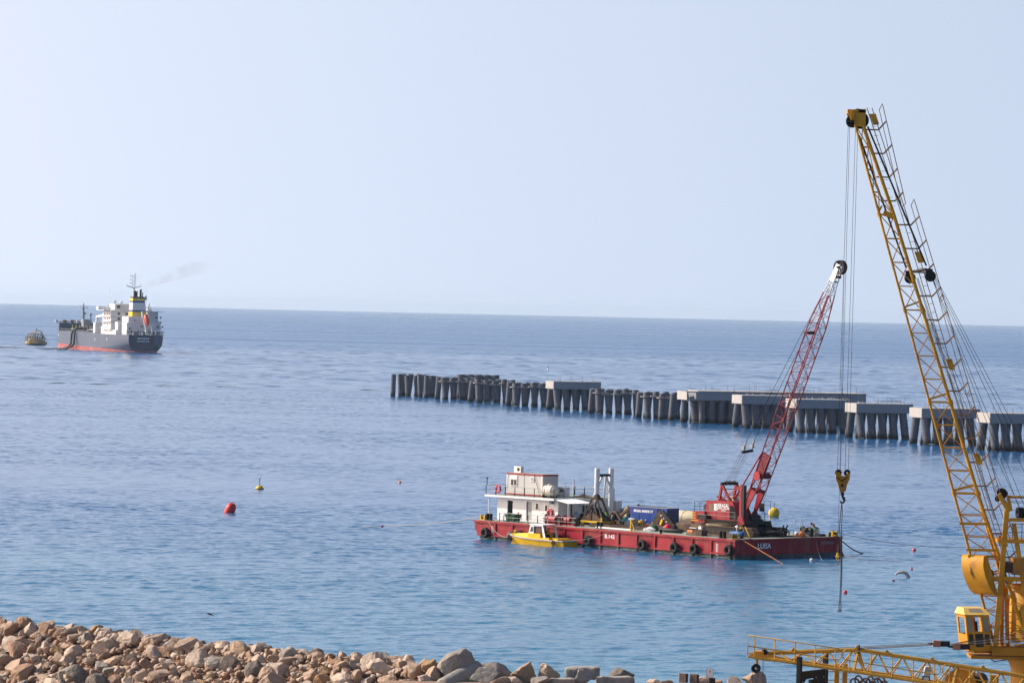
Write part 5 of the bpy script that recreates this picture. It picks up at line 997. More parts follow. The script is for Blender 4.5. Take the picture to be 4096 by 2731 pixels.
MB().lathe([(.6, -.2), (.68, .05), (.68, .14), (.32, .5), (.2, .56), (0, .56)], n=20).build('buoy_float', M_by3, e); MB().lathe([(.69, -.05), (.69, .1)], n=20).build('dark_band', M_gun, e)
MB().bar((0, 0, .5), (.03, 0, 1.75), .05, 6).build('mast', M_gun, e); MB().lathe([(0, 0), (.1, .02), (.12, .16), (.05, .24), (0, .25)], (.03, 0, 1.72), n=10).bar((-.12, 0, 1.5), (.2, 0, 1.5), .02, 4).build('lantern', M_bw, e)
e = empty('flag_buoy', (-17.5, 685, 0), 0, 'tiny orange cone buoy with a slanting stick', 'buoy')
MB().lathe([(.2, -.2), (.3, 0), (.22, .25), (0, .33)], n=12).build('buoy_float', mat('buoy_orange', (.65, .25, .02), .5), e); MB().bar((0, 0, .25), (-.45, 0, .6), .03, 5).build('stick', M_brn, e)
e = empty('staff_buoy', (17.5, 2029, 0), 0, 'far off pale buoy with a thin staff beyond the lone capped bent', 'buoy')
MB().ball((0, 0, .3), .62, n=12).build('buoy_float', M_bw, e); MB().bar((0, 0, .6), (.1, 0, 2.4), .09, 5).build('staff', M_gun, e)
ball_float(34.5, 434.4, .22, M_lred, 'red ball float nearest the shore, right of the hanging sling'); ball_float(49.2, 516.2, .26, mat('float_pink', (.6, .1, .12), .45), 'pinkish red ball float right of the barge bow')
o = ball_float(45.3, 477.4, .13, M_lred, 'small red bottle shaped float beside the grey tube'); MB().lathe([(.1, .05), (.06, .2), (.1, .28), (0, .36)], n=10).build('float_cap', M_lred, o)
ball_float(35.0, 490.6, .23, mat('float_cream', (.7, .58, .48), .45), 'cream white ball float at the foot of the shaded bow'); 
o = MB().ball((0, 0, .04), .16, (1.3, .8, .7), 10).build('rope_float', M_lred, None, (-16.1, 546.4, .06)); tag(o, 'little red float threaded on the long stern rope', 'float')
o = MB().ball((0, 0, .04), .14, (1.3, .8, .6), 10).build('rope_float', M_trim, None, (41.4, 456.6, .04)); tag(o, 'dark red float in the murky patch before the grey tube', 'float')
tb = MB().tube([(0, .2, .25), (.25, .1, .5), (.75, 0, .58), (1.1, 0, .45), (1.35, -.1, .12), (1.45, -.1, -.25)], [.09, .16, .19, .2, .2, .2], 10).build('grey_tube', mat('tube_grey', (.30, .28, .29), .6, var=.3, vscale=3), None, (42.25, 463.6, 0))
tag(tb, 'grey flexible tube arching out of the water right of the barge', 'tube')
bd = MB(); bd.loft([[Vector((x, y*s, z*s+zc)) for y, z in ((0, 1), (.7, .5), (.8, -.3), (0, -.8), (-.8, -.3), (-.7, .5))] for x, s, zc in ((-.32, .02, .2), (-.22, .07, .17), (.0, .10, .12), (.18, .05, .06), (.4, .01, -.02))], True)
o = bd.build('driftwood', mat('driftwood_dark', (.04, .025, .015), .8), None, (-26.6, 383.6, .02)); tag(o, 'dark piece of driftwood floating near the rocks', 'driftwood')

# ---------------------------------------------------------------- people at the bow
M_skin = mat('skin_tan', (.30, .145, .085), .55); M_hair = mat('hair_black', (.012, .010, .009), .7); M_wet = mat('wetsuit_black', (.014, .014, .018), .6); M_strip = mat('strap_grey', (.3, .3, .32), .6)
M_short = mat('shorts_turquoise', (.10, .50, .50), .7)
def body(name, J, E_, m_, parent, levels=1, root='pelvis'):
    keys = list(J); me = bpy.data.meshes.new(name); me.from_pydata([J[k][0] for k in keys], [(keys.index(a), keys.index(b)) for a, b in E_], [])
    o = bpy.data.objects.new(name, me); C.objects.link(o); o.parent = parent; me.materials.append(m_)
    sk = o.modifiers.new('skin', 'SKIN'); sk.use_smooth_shade = True; su = o.modifiers.new('sub', 'SUBSURF'); su.levels = levels; su.render_levels = levels
    for i, k in enumerate(keys):
        r = J[k][1]; me.skin_vertices[0].data[i].radius = r if isinstance(r, tuple) else (r, r); me.skin_vertices[0].data[i].use_root = (k == root)
    return o
def hand(J, E_, side, wrist, dirv, curl):
    """palm and five fingers of unequal length"""
    d = Vector(dirv).normalized(); s_ = d.cross(Vector(curl)).normalized(); cv = Vector(curl).normalized(); w = Vector(wrist)
    J[side+'palm'] = (w+d*.05, (.034, .02)); E_.append((side+'wrist', side+'palm'))
    J[side+'knuckle'] = (w+d*.10, (.038, .018)); E_.append((side+'palm', side+'knuckle'))
    for i, L in enumerate((.075, .085, .08, .06)):
        off = s_*(.036-.024*i); a = w+d*.12+off; J[f'{side}f{i}a'] = (a, .0095); J[f'{side}f{i}b'] = (a+d*L*.55+cv*.02, .009); J[f'{side}f{i}c'] = (a+d*L*.85+cv*.055, .008)
        E_ += [(side+'knuckle', f'{side}f{i}a'), (f'{side}f{i}a', f'{side}f{i}b'), (f'{side}f{i}b', f'{side}f{i}c')]
    J[side+'t1'] = (w+d*.055+s_*.05+cv*.012, .011); J[side+'t2'] = (w+d*.10+s_*.062+cv*.04, .009); E_ += [(side+'palm', side+'t1'), (side+'t1', side+'t2')]
def head_parts(parent, c, fwd, upv, covered=False):
    f = Vector(fwd).normalized(); u = Vector(upv).normalized(); s_ = f.cross(u).normalized(); u = s_.cross(f); M = Matrix((s_, f, u)).transposed().to_4x4(); M.translation = Vector(c)
    hd = MB(); hd.ball((0, 0, 0), .105, (.78, .98, 1.14), 16); hd.ball((0, .10, -.02), .02, (.8, 1.2, 1.3), 8); hd.ball((0, .085, -.065), .022, (1.5, .6, .5), 8); hd.ball((0, .06, -.10), .04, (1, .9, .8), 8)
    for x in (-1, 1): hd.ball((x*.083, 0, -.01), .026, (.4, .8, 1.2), 8)
    hd.v = [tuple(M @ Vector(v)) for v in hd.v]; h = hd.build('head', M_skin, parent)
    ey = MB()
    for x in (-1, 1): ey.ball((x*.033, .092, .015), .011, n=8)
    ey.v = [tuple(M @ Vector(v)) for v in ey.v]; ey.build('eyes', M_hair, h)
    hr = MB(); hr.ball((0, -.018, .028), .112, (.83, .98, 1.06) if not covered else (.9, 1.0, 1.25), 16); hr.v = [tuple(M @ Vector(v)) for v in hr.v]; hr.build('hood' if covered else 'hair', M_wet if covered else M_hair, h)
# man bending over the machine, bare chest, turquoise shorts; he faces the stern of the pushing direction (left in the photo)
man = empty('person', BW(42.8, 15.2), BA, 'bare chested man in turquoise shorts bending over the machine on the bow deck', 'person')
J, E_ = {}, []
def j(k, x, y, z, r, *to):
    J[k] = (Vector((x, y, z)), r)
    for t in to: E_.append((t, k))
j('pelvis', 0, .06, .90, (.145, .12)); j('waist', -.02, .06, 1.06, (.135, .105), 'pelvis'); j('chest', -.08, -.0, 1.28, (.165, .12), 'waist'); j('neckbase', -.13, -.10, 1.44, (.10, .08), 'chest'); j('neck', -.17, -.19, 1.48, .052, 'neckbase'); j('skull', -.2, -.27, 1.45, .06, 'neck')
for s_, y0 in (('l', -1), ('r', 1)):
    j(s_+'shoulder', -.11+.17*y0, -.07, 1.40, .068, 'neckbase'); j(s_+'elbow', -.16+.2*y0, -.24, 1.14, .045, s_+'shoulder'); j(s_+'wrist', -.12+.14*y0, -.46, .98, .03, s_+'elbow')
    j(s_+'hip', .09*y0, .07, .82, (.10, .10), 'pelvis'); j(s_+'knee', .11*y0, -.02+.03*y0, .47, .062, s_+'hip'); j(s_+'calf', .11*y0, .05+.03*y0, .30, .06, s_+'knee'); j(s_+'ankle', .11*y0, .06+.03*y0, .08, .04, s_+'calf'); j(s_+'toe', .12*y0, -.12+.03*y0, .035, (.04, .03), s_+'ankle')
    hand(J, E_, s_, J[s_+'wrist'][0], (0, -.8, -.5), (0, -.2, -1))
body('body', J, E_, M_skin, man, 2); head_parts(man, (-.22, -.32, 1.46), (-.3, -.75, -.6), (-.2, -.6, .75))
J2 = {k: J[k] for k in ('pelvis', 'waist')}; J2 = {'pelvis': (Vector((0, .06, .90)), (.17, .145)), 'top': (Vector((-.01, .06, 1.0)), (.158, .135)), 'lh': (Vector((-.095, .07, .80)), .125), 'lk': (Vector((-.11, .03, .56)), .105), 'rh': (Vector((.095, .07, .80)), .125), 'rk': (Vector((.11, .05, .56)), .105)}
body('shorts', J2, [('pelvis', 'top'), ('pelvis', 'lh'), ('lh', 'lk'), ('pelvis', 'rh'), ('rh', 'rk')], M_short, man, 1)
# two divers sitting side by side in black suits
def diver(x, y, rz, label):
    e = empty('person', BW(x, y), BA+rz, label, 'person', 'divers sitting at the bow')
    J.clear(); E_.clear()
    j('pelvis', 0, 0, .50, (.15, .13)); j('waist', 0, .0, .66, (.14, .11), 'pelvis'); j('chest', 0, .06, .90, (.17, .13), 'waist'); j('neckbase', 0, .12, 1.05, (.1, .085), 'chest'); j('neck', 0, .16, 1.12, .06, 'neckbase'); j('skull', 0, .19, 1.17, .06, 'neck')
    for s_, k in (('l', -1), ('r', 1)):
        j(s_+'shoulder', .18*k, .10, 1.01, .075, 'neckbase'); j(s_+'elbow', .25*k, .20, .74, .055, s_+'shoulder'); j(s_+'wrist', .12*k, .40, .62, .035, s_+'elbow')
        j(s_+'hip', .10*k, .06, .47, .10, 'pelvis'); j(s_+'knee', .15*k, .46, .50, .07, s_+'hip'); j(s_+'calf', .15*k, .44, .30, .065, s_+'knee'); j(s_+'ankle', .15*k, .42, .09, .045, s_+'calf'); j(s_+'toe', .16*k, .60, .04, (.045, .035), s_+'ankle')
        hand(J, E_, s_, J[s_+'wrist'][0], (-.3*k, .9, -.1), (0, .2, -1))
    body('body', J, E_, M_wet, e, 2); head_parts(e, (0, .22, 1.22), (0, 1, -.25), (0, .25, 1), True)
    MB().torus((0, .02, .72), (0, 0.1, 1), .175, .028, 16, 6).build('belt', M_strip, e)
    for k in (-1, 1): MB().torus((.15*k, .3, .5), (0, 1, 0), .088, .016, 12, 5).build('leg_strap', M_strip, e)
    s2 = MB().bb(-.25, .25, -.22, .18, 0, .38).build('seat_crate', M_gun, None, BW(x, y), BA+rz, bevel=.02); tag(s2, label.replace('diver in', 'crate under the diver in').split(' sitting')[0]+' seat', 'crate')
diver(42.3, 10.15, -1.2, 'left hooded diver in black wetsuit sitting beside the black mound'); diver(42.25, 10.85, -.9, 'right hooded diver in black wetsuit sitting next to the other')

# ---------------------------------------------------------------- big yellow pedestal crane close by on the right
YC = 205.0
M_cy = mat('crane_yellow_paint', (0.51, 0.240, 0.016), 0.5, var=.22, vscale=1.3, col2=(.24, .10, .035), c2amt=.55, c2scale=2.2, thr=.54)
M_cyd = mat('crane_yellow_stained', (0.37, 0.17, 0.012), 0.6, var=.25, vscale=1.0, col2=(.18, .09, .05), c2amt=.7, c2scale=1.1, thr=.5, stretch=(1, 1, .4))
M_rbr = mat('ladder_rust_brown', (.26, .15, .08), .75, var=.3, vscale=3); M_wire = mat('wire_rope', (.045, .042, .045), .6); M_wirel = mat('bright_wire', (.35, .35, .36), .4)
M_cgl = mat('cab_glass', (.24, .23, .22), .25, var=.15, vscale=1.5)
yo = Vector((24.9, YC, 11.7))
yc = empty('pedestal_crane', yo, 0, 'huge yellow pedestal crane with lattice boom and cab, cut off by the right frame edge', 'crane')
class YB(MB):
    def build(s, *a, **k):
        s.v = [tuple(Vector(v)-yo) for v in s.v]; return super().build(*a, **k)
def yp(x, z, dy=0): return Vector((x*(1+dy/YC), YC+dy, z))     # the crane faces the camera squarely
def chL(z, dy): return yp(16.24+(37.31-z)*(23.36-16.24)/(37.31-12.98), z, dy)
def chR(z, dy):
    x = 16.62+(37.3-z)*(1.58/4.3)*.70 if z > 33 else (18.20+(33.02-z)*(22.55-18.20)/(33.02-19.72) if z > 19.72 else 22.55+(19.72-z)*(24.83-22.55)/(19.72-13.41))
    return yp(x-(max(0, 20.5-z)*.05 if dy > 0 else 0), z, dy)
HB = .62
fl_ = [37.3, 33.0, 28.46, 24.07, 19.72, 15.6, 12.6]
for i in range(6):
    z1, z0 = fl_[i], fl_[i+1]; hb = HB if i else HB*.75
    mb = YB()
    for dy in (-hb, hb): mb.bar(chL(z1, dy), chL(z0, dy), .056, 8).bar(chR(z1, dy), chR(z0, dy), .082, 8)
    sec = mb.build('boom_section', M_cy, yc)
    lt = YB(); n = 4
    for dy in (-hb, hb):
        for k in range(n):
            za, zb = z1+(z0-z1)*k/n, z1+(z0-z1)*(k+1)/n; zm = (za+zb)/2
            lt.bar(chL(zb, dy), chR(zb, dy), .026, 5)
            if (k % 2 == 0) == (dy < 0): lt.bar(chL(za, dy), chR(zb, dy), .026, 5)
            else: lt.bar(chR(za, dy), chL(zb, dy), .026, 5)
    for k in range(n):
        za, zb = z1+(z0-z1)*k/n, z1+(z0-z1)*(k+1)/n
        for ch in (chL, chR): lt.bar(ch(za, -hb), ch(zb, hb), .022, 5)
    lt.build('lacing', M_cy, sec)
    if 0 < i+1 < 6:
        fb = YB()
        for dy in (-hb, hb):
            fb.beam(chL(z0, dy), chR(z0, dy), .09, .07).beam(chL(z0+.12, dy), chR(z0+.42, dy), .04, .08).bar(chL(z0-.1, dy), chL(z0+.1, dy), .09, 10).bar(chR(z0-.1, dy), chR(z0+.1, dy), .13, 10)
        fb.build('flange_frame', M_cy, sec)
for z in (18.3, 17.05, 16.75): YB().beam(chL(z, -HB-.1)-Vector((.12, 0, 0)), chR(z, -HB-.1)+Vector((.1, 0, 0)), .06, .13).build('boom_crossbar', M_cy, yc)
# boom head with sheaves
hd = YB(); hd.prism([(15.85, 37.85), (16.0, 37.5), (16.3, 37.2), (16.72, 37.15), (16.7, 37.95), (16.3, 38.05)], YC-.5, YC-.42); hd.prism([(15.85, 37.85), (16.0, 37.5), (16.3, 37.2), (16.72, 37.15), (16.7, 37.95), (16.3, 38.05)], YC+.42, YC+.5)
hd.bb(15.84, 16.18, YC-.4, YC+.4, 37.8, 38.0).bb(16.35, 16.72, YC-.5, YC+.4, 37.85, 38.02); hd_ = hd.build('boom_head', M_cy, yc)
YB().bb(16.0, 16.16, YC-.62, YC-.52, 37.4, 37.95).build('head_bracket', M_cy, hd_)
for dy in (-.3, 0, .3): YB().lathe([(.12, -.06), (.27, -.08), (.3, -.08), (.27, 0), (.3, .08), (.27, .08), (.12, .06)], yp(16.1, 37.45, dy), (0, 1, 0), 18, True, True).build('head_sheave', M_gun, hd_)
for dy in (-.25, .25): YB().lathe([(.1, -.06), (.36, -.08), (.4, -.08), (.36, 0), (.4, .08), (.36, .08), (.1, .06)], yp(16.5, 37.5, dy), (0, 1, 0), 20, True, True).build('head_sheave', M_gun, hd_)
YB().bar(yp(15.85, 37.42, -.66), yp(16.2, 37.42, -.66), .05, 8).bar(yp(16.08, 37.42, -.75), yp(16.08, 37.42, .6), .07, 8).build('head_pin', M_gun, hd_)
# ladder with safety cage
def lad(z, off, dy=-.35): p = chR(z, dy); return Vector((p.x+off, p.y, p.z))
def loff(z): return .38 if z > 30 else .38-.16*(30-z)/12.5
zs_ = [38.2-.0*i for i in range(1)]
la = YB(); segs = [38.1, 33.0, 28.46, 24.07, 19.72, 15.5]
for o_ in (0, .24):
    la.tube([lad(z, loff(z)+o_) for z in segs], .022, 5)
ld_ = la.build('ladder', M_rbr, yc)
rg = YB(); z = 37.6
while z > 15.6: rg.bar(lad(z, loff(z)), lad(z+.02, loff(z)+.24), .014, 4); z -= .42
rg.build('ladder_rungs', M_rbr, ld_)
brk = [37.05-1.13*i for i in range(19)]; tips = []
for z in brk:
    a, b = lad(z, .05), lad(z, loff(z)+.3); t = b+Vector((.36, -.25, .42)); YB().beam(a, b, .05, .07).beam(b, t, .04, .07).build('cage_bracket', M_rbr, ld_); tips.append((b, t, z))
for s0 in range(0, 19, 4):
    seg = tips[s0:s0+4]; 
    if len(seg) < 2: continue
    cb = YB(); up1 = [t for b, t, z in seg]; up2 = [mid(b, t, .55) for b, t, z in seg]; d = (up1[0]-up1[1]).normalized()
    cb.tube([up2[0]+d*.75]+[up1[0]+d*.85]+[up1[0]+d*.7]+up1[1:]+[up1[-1]-d*.55, up1[-1]-d*.6+Vector((-.12, 0, -.05)), up2[-1]-d*.5], .022, 5); cb.tube([up2[0]+d*.75]+up2+[up2[-1]-d*.5], .018, 5)
    cb.build('safety_cage', M_rbr, ld_)
for z in (37.55, 31.0, 25.9, 21.4, 17.5):
    p = lad(z, loff(z)-.02); YB().prism([(p.x, z+.25), (p.x+.3, z+.27), (p.x+.48, z-.25), (p.x+.2, z-.28)], p.y-.1, p.y-.06).build('ladder_plate', M_cy, ld_)
# luffing blocks and pendants
b1, b2 = yp(20.02, 30.1, -.45), yp(19.05, 30.0, .45)
YB().tube([yp(16.85, 37.2, -.45), mid(yp(16.85, 37.2, -.45), b1+Vector((-.2, 0, .5)), .5), b1+Vector((-.2, 0, .5))], .045, 6).build('pendant_bar', M_gun, yc); YB().tube([yp(16.45, 36.8, .45), b2+Vector((-.2, 0, .5))], .045, 6).build('pendant_bar', M_gun, yc)
for b_ in (b1, b2):
    blk = YB().lathe([(.0, -.13), (.24, -.12), (.27, -.1), (.27, .1), (.24, .12), (.0, .13)], b_, (0, 1, 0), 20, True, True).bb(b_.x-.22, b_.x+.1, b_.y-.14, b_.y+.14, b_.z, b_.z+.35).build('luffing_block', M_gun, yc)
YB().bar(b1+Vector((-.2, 0, .32)), b2+Vector((.1, 0, .3)), .07, 8).build('spreader_bar', M_gun, yc)
ends = [(24.6, 18.95), (24.85, 19.05), (25.5, 19.3), (25.9, 19.3), (26.2, 19.4)]
for i, (x, z) in enumerate(ends):
    YB().bar(b1+Vector((.12+.03*i, .02*i-.05, -.2+.05*i)), yp(x, z, -.4+.1*i), .016, 4).build('luffing_rope', M_wire, yc)
for x, z in ((23.5, 19.7), (24.2, 18.9), (24.7, 18.85)): YB().bar(b2+Vector((.1, 0, -.2)), yp(x, z, .3), .014, 4).build('luffing_rope', M_wire, yc)
YB().bar(b2+Vector((-.05, 0, -.2)), yp(21.9, 22.0, .2), .008, 4).build('light_line', M_wire, yc)
for o_ in (.18, .24): YB().bar(lad(30, o_, -.2), lad(18.5, o_+.2, -.1), .02, 4).build('hoist_wire', M_wire, yc)
# A frame, platforms and machinery at the foot
for dy in (-.75, .75):
    pf = YB().beam(yp(23.55, 12.3, dy), yp(23.95, 18.95, dy), .25, .24).beam(yp(24.0, 19.0, dy), yp(23.55, 19.75, dy), .22, .2).beam(yp(24.15, 18.95, dy), yp(24.0, 19.6, dy), .12, .14); pf.build('a_frame_post', M_cy, yc)
    YB().beam(yp(24.3, 18.3, dy), yp(25.0, 14.5, dy), .2, .2).build('a_frame_strut', M_cy, yc)
YB().bar(yp(23.7, 19.75, -.3), yp(23.7, 19.75, .3), .26, 14).bar(yp(23.5, 19.5, -.4), yp(23.5, 19.5, .4), .14, 10).bb(23.55, 23.95, YC-.3, YC+.3, 19.6, 19.85).build('a_frame_sheave', M_gun, yc)
YB().bar(yp(23.95, 19.62, -.45), yp(28, 19.55, -.45), .065, 8).build('tie_beam', M_cy, yc)
for dz in (.1, .16): YB().bar(yp(23.9, 19.5-dz, -.2), yp(28, 19.45-dz, -.2), .015, 4).build('tie_rope', M_wire, yc)
YB().bb(24.0, 28, YC-.85, YC-.72, 18.45, 18.62).bb(23.45, 28, YC-1.0, YC+.9, 17.42, 17.6).prism([(23.42, 17.6), (23.75, 17.6), (23.95, 17.3), (23.6, 17.3)], YC-1.02, YC-.9).bb(23.8, 28, YC-.95, YC+.8, 15.6, 15.72).build('platform', M_cy, yc)
for x in (24.55, 24.8): YB().lathe([(.08, -.08), (.22, -.1), (.27, -.1), (.24, 0), (.27, .1), (.22, .1), (.08, .08)], yp(x, 18.88, -.7), (1, .25, 0), 18, True, True).build('top_sheave', M_gun, yc)
pr_ = YB()
for x in (24.25, 24.7, 25.2): pr_.bar(yp(x, 17.6, -.95), yp(x, 18.4, -.95), .022, 5)
pr_.bar(yp(24.1, 18.35, -.95), yp(26, 18.35, -.95), .022, 5).bar(yp(24.1, 17.95, -.95), yp(26, 17.95, -.95), .018, 5); pr_.build('platform_rail', M_rbr, yc)
YB().bb(24.22, 27, YC-.9, YC+.8, 15.9, 16.68).build('winch_house', M_cyd, yc); YB().bb(23.75, 24.2, YC-.8, YC+.4, 16.0, 16.5).bar(yp(23.9, 16.3, -.8), yp(24.1, 16.3, .6), .18, 10).build('winch_gear', M_rst, yc)
YB().beam(yp(23.2, 15.75, -.9), yp(24.6, 15.75, -.9), .12, .14).beam(yp(24.0, 15.35, -.95), yp(24.45, 15.75, -.95), .12, .12).build('boom_stop_arm', M_cy, yc)
YB().lathe([(1.0, 12.7), (1.0, 15.35), (.9, 15.42), (0, 15.42)], (25.2, YC+.2, 0), n=28).build('machinery_drum', M_cy, yc)
for dx in (0, .3): YB().bar(yp(24.15-dx, 12.4, -.2), yp(24.0-dx*.6, 15.3, -.2), .1, 10).build('luffing_cylinder', mat('cylinder_orange', (.55, .20, .01), .4) if dx == 0 else bpy.data.materials['cylinder_orange'], yc)
sl_ = YB().bb(23.3, 28, YC-1.1, YC+1.3, 12.05, 12.45).prism([(23.2, 12.45), (23.9, 12.45), (23.6, 12.15), (23.45, 12.15)], YC-1.1, YC-.8).bb(22.3, 28, YC-.9, YC+1.2, 11.85, 12.0).build('slewing_platform', M_cyd, yc)
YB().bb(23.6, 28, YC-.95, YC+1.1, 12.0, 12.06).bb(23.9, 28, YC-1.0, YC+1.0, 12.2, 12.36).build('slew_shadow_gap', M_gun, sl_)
YB().lathe([(1.3, 11.85), (1.1, 11.6), (1.02, 11.3), (1.02, 3.2)], (25.35, YC+.1, 0), n=32).build('pedestal', M_cyd, yc)
YB().tube([yp(23.3, 11.9, -.8), yp(23.5, 11.75, -.8), yp(23.75, 11.78, -.8), yp(24.1, 11.84, -.8)], .025, 5).build('hanging_cable', M_gun, yc)
for x, z in ((24.05, 12.75), (24.35, 12.62)): YB().box(yp(x, z, -1.15), (.2, .12, .16), Matrix.Rotation(.4, 3, 'Y')).build('work_light', M_rail, yc)
# rope drum guard on the boom
ga = Vector((.78, -.62, 0)); go = Vector((-.62, -.78, 0)); ub = (chL(17, 0)-chL(15, 0)).normalized()
def gpt(s, o, a): return yp(22.82, 15.85, -.55)+ub*s+go*o+ga*a
prof = [(-1.0, 0.0), (-.96, .2), (-.78, .45), (-.4, .62), (.05, .68), (.5, .62), (.85, .42), (.98, .3), (1.0, 0.0)]
gd = YB(); nP = len(prof)
gd.add([gpt(s, o, a) for a in (-.62, .62) for s, o in prof], [(i, i+1, nP+i+1, nP+i) for i in range(nP-1)], True)
gd.add([gpt(s, o, .62) for s, o in prof], [tuple(range(nP))]); gd.add([gpt(s, o, -.62) for s, o in prof], [tuple(range(nP))])
g_ = gd.build('drum_guard', M_cy, yc)
YB().add([gpt(.55, .625, -.12), gpt(.1, .7, -.16), gpt(-.25, .69, -.05), gpt(.1, .71, -.06)], [(0, 1, 2, 3)]).build('guard_tear', M_rst, g_)
YB().bar(gpt(0, .1, -.55), gpt(0, .1, .55), .32, 14).build('rope_drum', M_gun, yc)
# cab, leaning slightly
cabM = Matrix(((1.0, 0, -.155), (0, 1, -.08), (0, 0, 1))); c0 = yp(22.86, 12.12, -.9)
class CB(MB):
    def build(s, *a, **k):
        M = Matrix.Rotation(R(14), 3, 'Z'); s.v = [tuple(c0+M @ (cabM @ Vector(v))-yo) for v in s.v]; return super().build(*a, **k)
cab = CB(); W2 = .6
def frame_wall(mb, axis, u0, u1, z0, z1, holes, at, th_):
    us = sorted({u0, u1, *[h[i] for h in holes for i in (0, 1)]})
    for a, b in zip(us[:-1], us[1:]):
        hh = sorted([h for h in holes if h[0] <= a+1e-6 and h[1] >= b-1e-6], key=lambda h: h[2]); z = z0
        for h in hh+[(0, 0, z1, z1)]:
            if h[2] > z+1e-4: (mb.bb(a, b, at, at+th_, z, h[2]) if axis == 'x' else mb.bb(at, at+th_, a, b, z, h[2]))
            z = h[3]
fw_h = [(-.52, -.29, .42, .92), (-.2, .2, .3, .95), (.29, .53, .42, .92), (-.52, -.29, 1.05, 1.72), (-.2, .2, 1.05, 1.75), (.29, .53, 1.05, 1.72)]
frame_wall(cab, 'x', -W2, W2, .12, 1.86, fw_h, 0, .06)
frame_wall(cab, 'y', .06, 1.3, .12, 1.86, [(.2, .95, .5, 1.7)], W2-.06, .06); frame_wall(cab, 'y', .06, 1.3, .12, 1.86, [(.2, 1.1, .9, 1.7)], -W2, .06)
cab.bb(-W2+.06, W2-.06, 1.24, 1.3, .12, .9).bb(-W2+.06, W2-.06, .06, 1.24, .12, .18)
cab_y = cab.build('cab', M_cy, yc)
rfm = CB(); rfm.loft([[Vector((-W2-.07, -.1, 1.86)), Vector((W2+.07, -.1, 1.86)), Vector((W2+.07, 1.35, 1.86)), Vector((-W2-.07, 1.35, 1.86))], [Vector((-W2+.1, .45, 2.16)), Vector((W2-.05, .45, 2.16)), Vector((W2-.05, 1.3, 2.16)), Vector((-W2+.1, 1.3, 2.16))]])
rf_ = rfm.build('cab_roof', mat('roof_pale_yellow', (.62, .42, .12), .6, var=.15, vscale=2, col2=(.2, .1, .05), c2amt=.5, c2scale=3, thr=.58), cab_y)
CB().add([(-.35, .10, 1.978), (.38, .10, 1.978), (.33, .36, 2.12), (-.28, .36, 2.12)], [(0, 1, 2, 3)]).build('roof_window', M_cgl, rf_)
for h in fw_h:
    if h[0] == -.2 and h[2] > 1: continue
    CB().bb(h[0], h[1], .02, .04, h[2], h[3]).build('cab_window', M_cgl if h[2] > 1 else M_gl, cab_y)
CB().bb(-.05, .15, .5, .9, .5, 1.5).bb(-.2, .25, .35, .9, .45, .6).build('driver_seat', M_gun, cab_y); CB().bb(-.1, -.02, .3, .36, .9, 1.7).build('red_fitting', M_trim, cab_y)
CB().bb(-.3, .65, .1, 1.3, .0, .12).build('cab_step', M_cyd, cab_y)
# hook block and slings
hoists = ((15.92, 37.3, 15.77), (15.99, 37.3, 15.915), (16.27, 37.2, 16.135), (16.38, 37.2, 16.30))
for i, (x0, z0, x1) in enumerate(hoists):
    YB().bar(yp(x0, z0, -.1+.05*i), yp(x1, 20.55, -.1+.05*i), .013, 4).build('hoist_rope', M_wire, yc)
hkb = empty('hook_block', (16.04, YC, 20.0), 0, 'rusty yellow hook block with black chevron hanging from four ropes beside the barge', 'hook block')
MB().prism([(-.34, .62), (-.34, .28), (-.24, .05), (-.13, -.34), (.0, -.36), (.14, -.3), (.22, .05), (.33, .28), (.33, .62), (.2, .55), (.1, .42), (-.05, .42), (-.18, .62)], -.1, .1).build('cheek_plate', M_cyd, hkb)
for x in (-.22, .2): MB().lathe([(.04, -.05), (.13, -.07), (.16, -.07), (.14, 0), (.16, .07), (.13, .07), (.04, .05)], (x, .0, .58), (0, 1, 0), 16, True, True).build('sheave', M_gun, hkb)
MB().prism([(-.32, .42), (-.32, .36), (-.05, .14), (.22, .36), (.22, .42), (-.05, .21)], -.115, -.1).build('chevron', M_gun, hkb); MB().bb(-.1, .03, -.115, -.1, -.1, .04).build('plate_mark', M_gun, hkb)
MB().bar((-.02, 0, -.3), (0, 0, -.52), .09, 8).tube([(0, 0, -.5), (.02, 0, -.62), (.1, 0, -.72), (.06, 0, -.85), (-.06, 0, -.86), (-.11, 0, -.76)], [.05, .05, .06, .055, .045, .02], 8).bb(.04, .13, -.05, .05, -.8, -.58).build('hook', M_gun, hkb)
for i, dx in enumerate((-.05, .03)):
    o = MB().tube([(16.02, YC, 19.2), (16.02+dx, YC, 18.6), (15.99+dx*1.2, YC, 17.9), (16.06+dx*.5, YC, 16.9), (16.08+dx*.6, YC, 15.6), (16.05+dx*.7, YC, 14.4)], .02, 6).build('wire_sling', M_wire)
    for j in (-1, 1): MB().tube([(16.05+dx*.7, YC, 14.4), (16.05+dx+j*.035, YC, 14.2), (16.05+dx+j*.02, YC, 13.98)], .012, 5).torus((16.05+dx+j*.02, YC, 13.95), (0, 1, 0), .035, .012, 8, 5).build('sling_eye', M_wire, o)
    tag(o, 'long black wire sling dangling from the yellow hook over the water, the %s strand' % ('left' if i == 0 else 'right'), 'sling', 'wire slings on the hook')
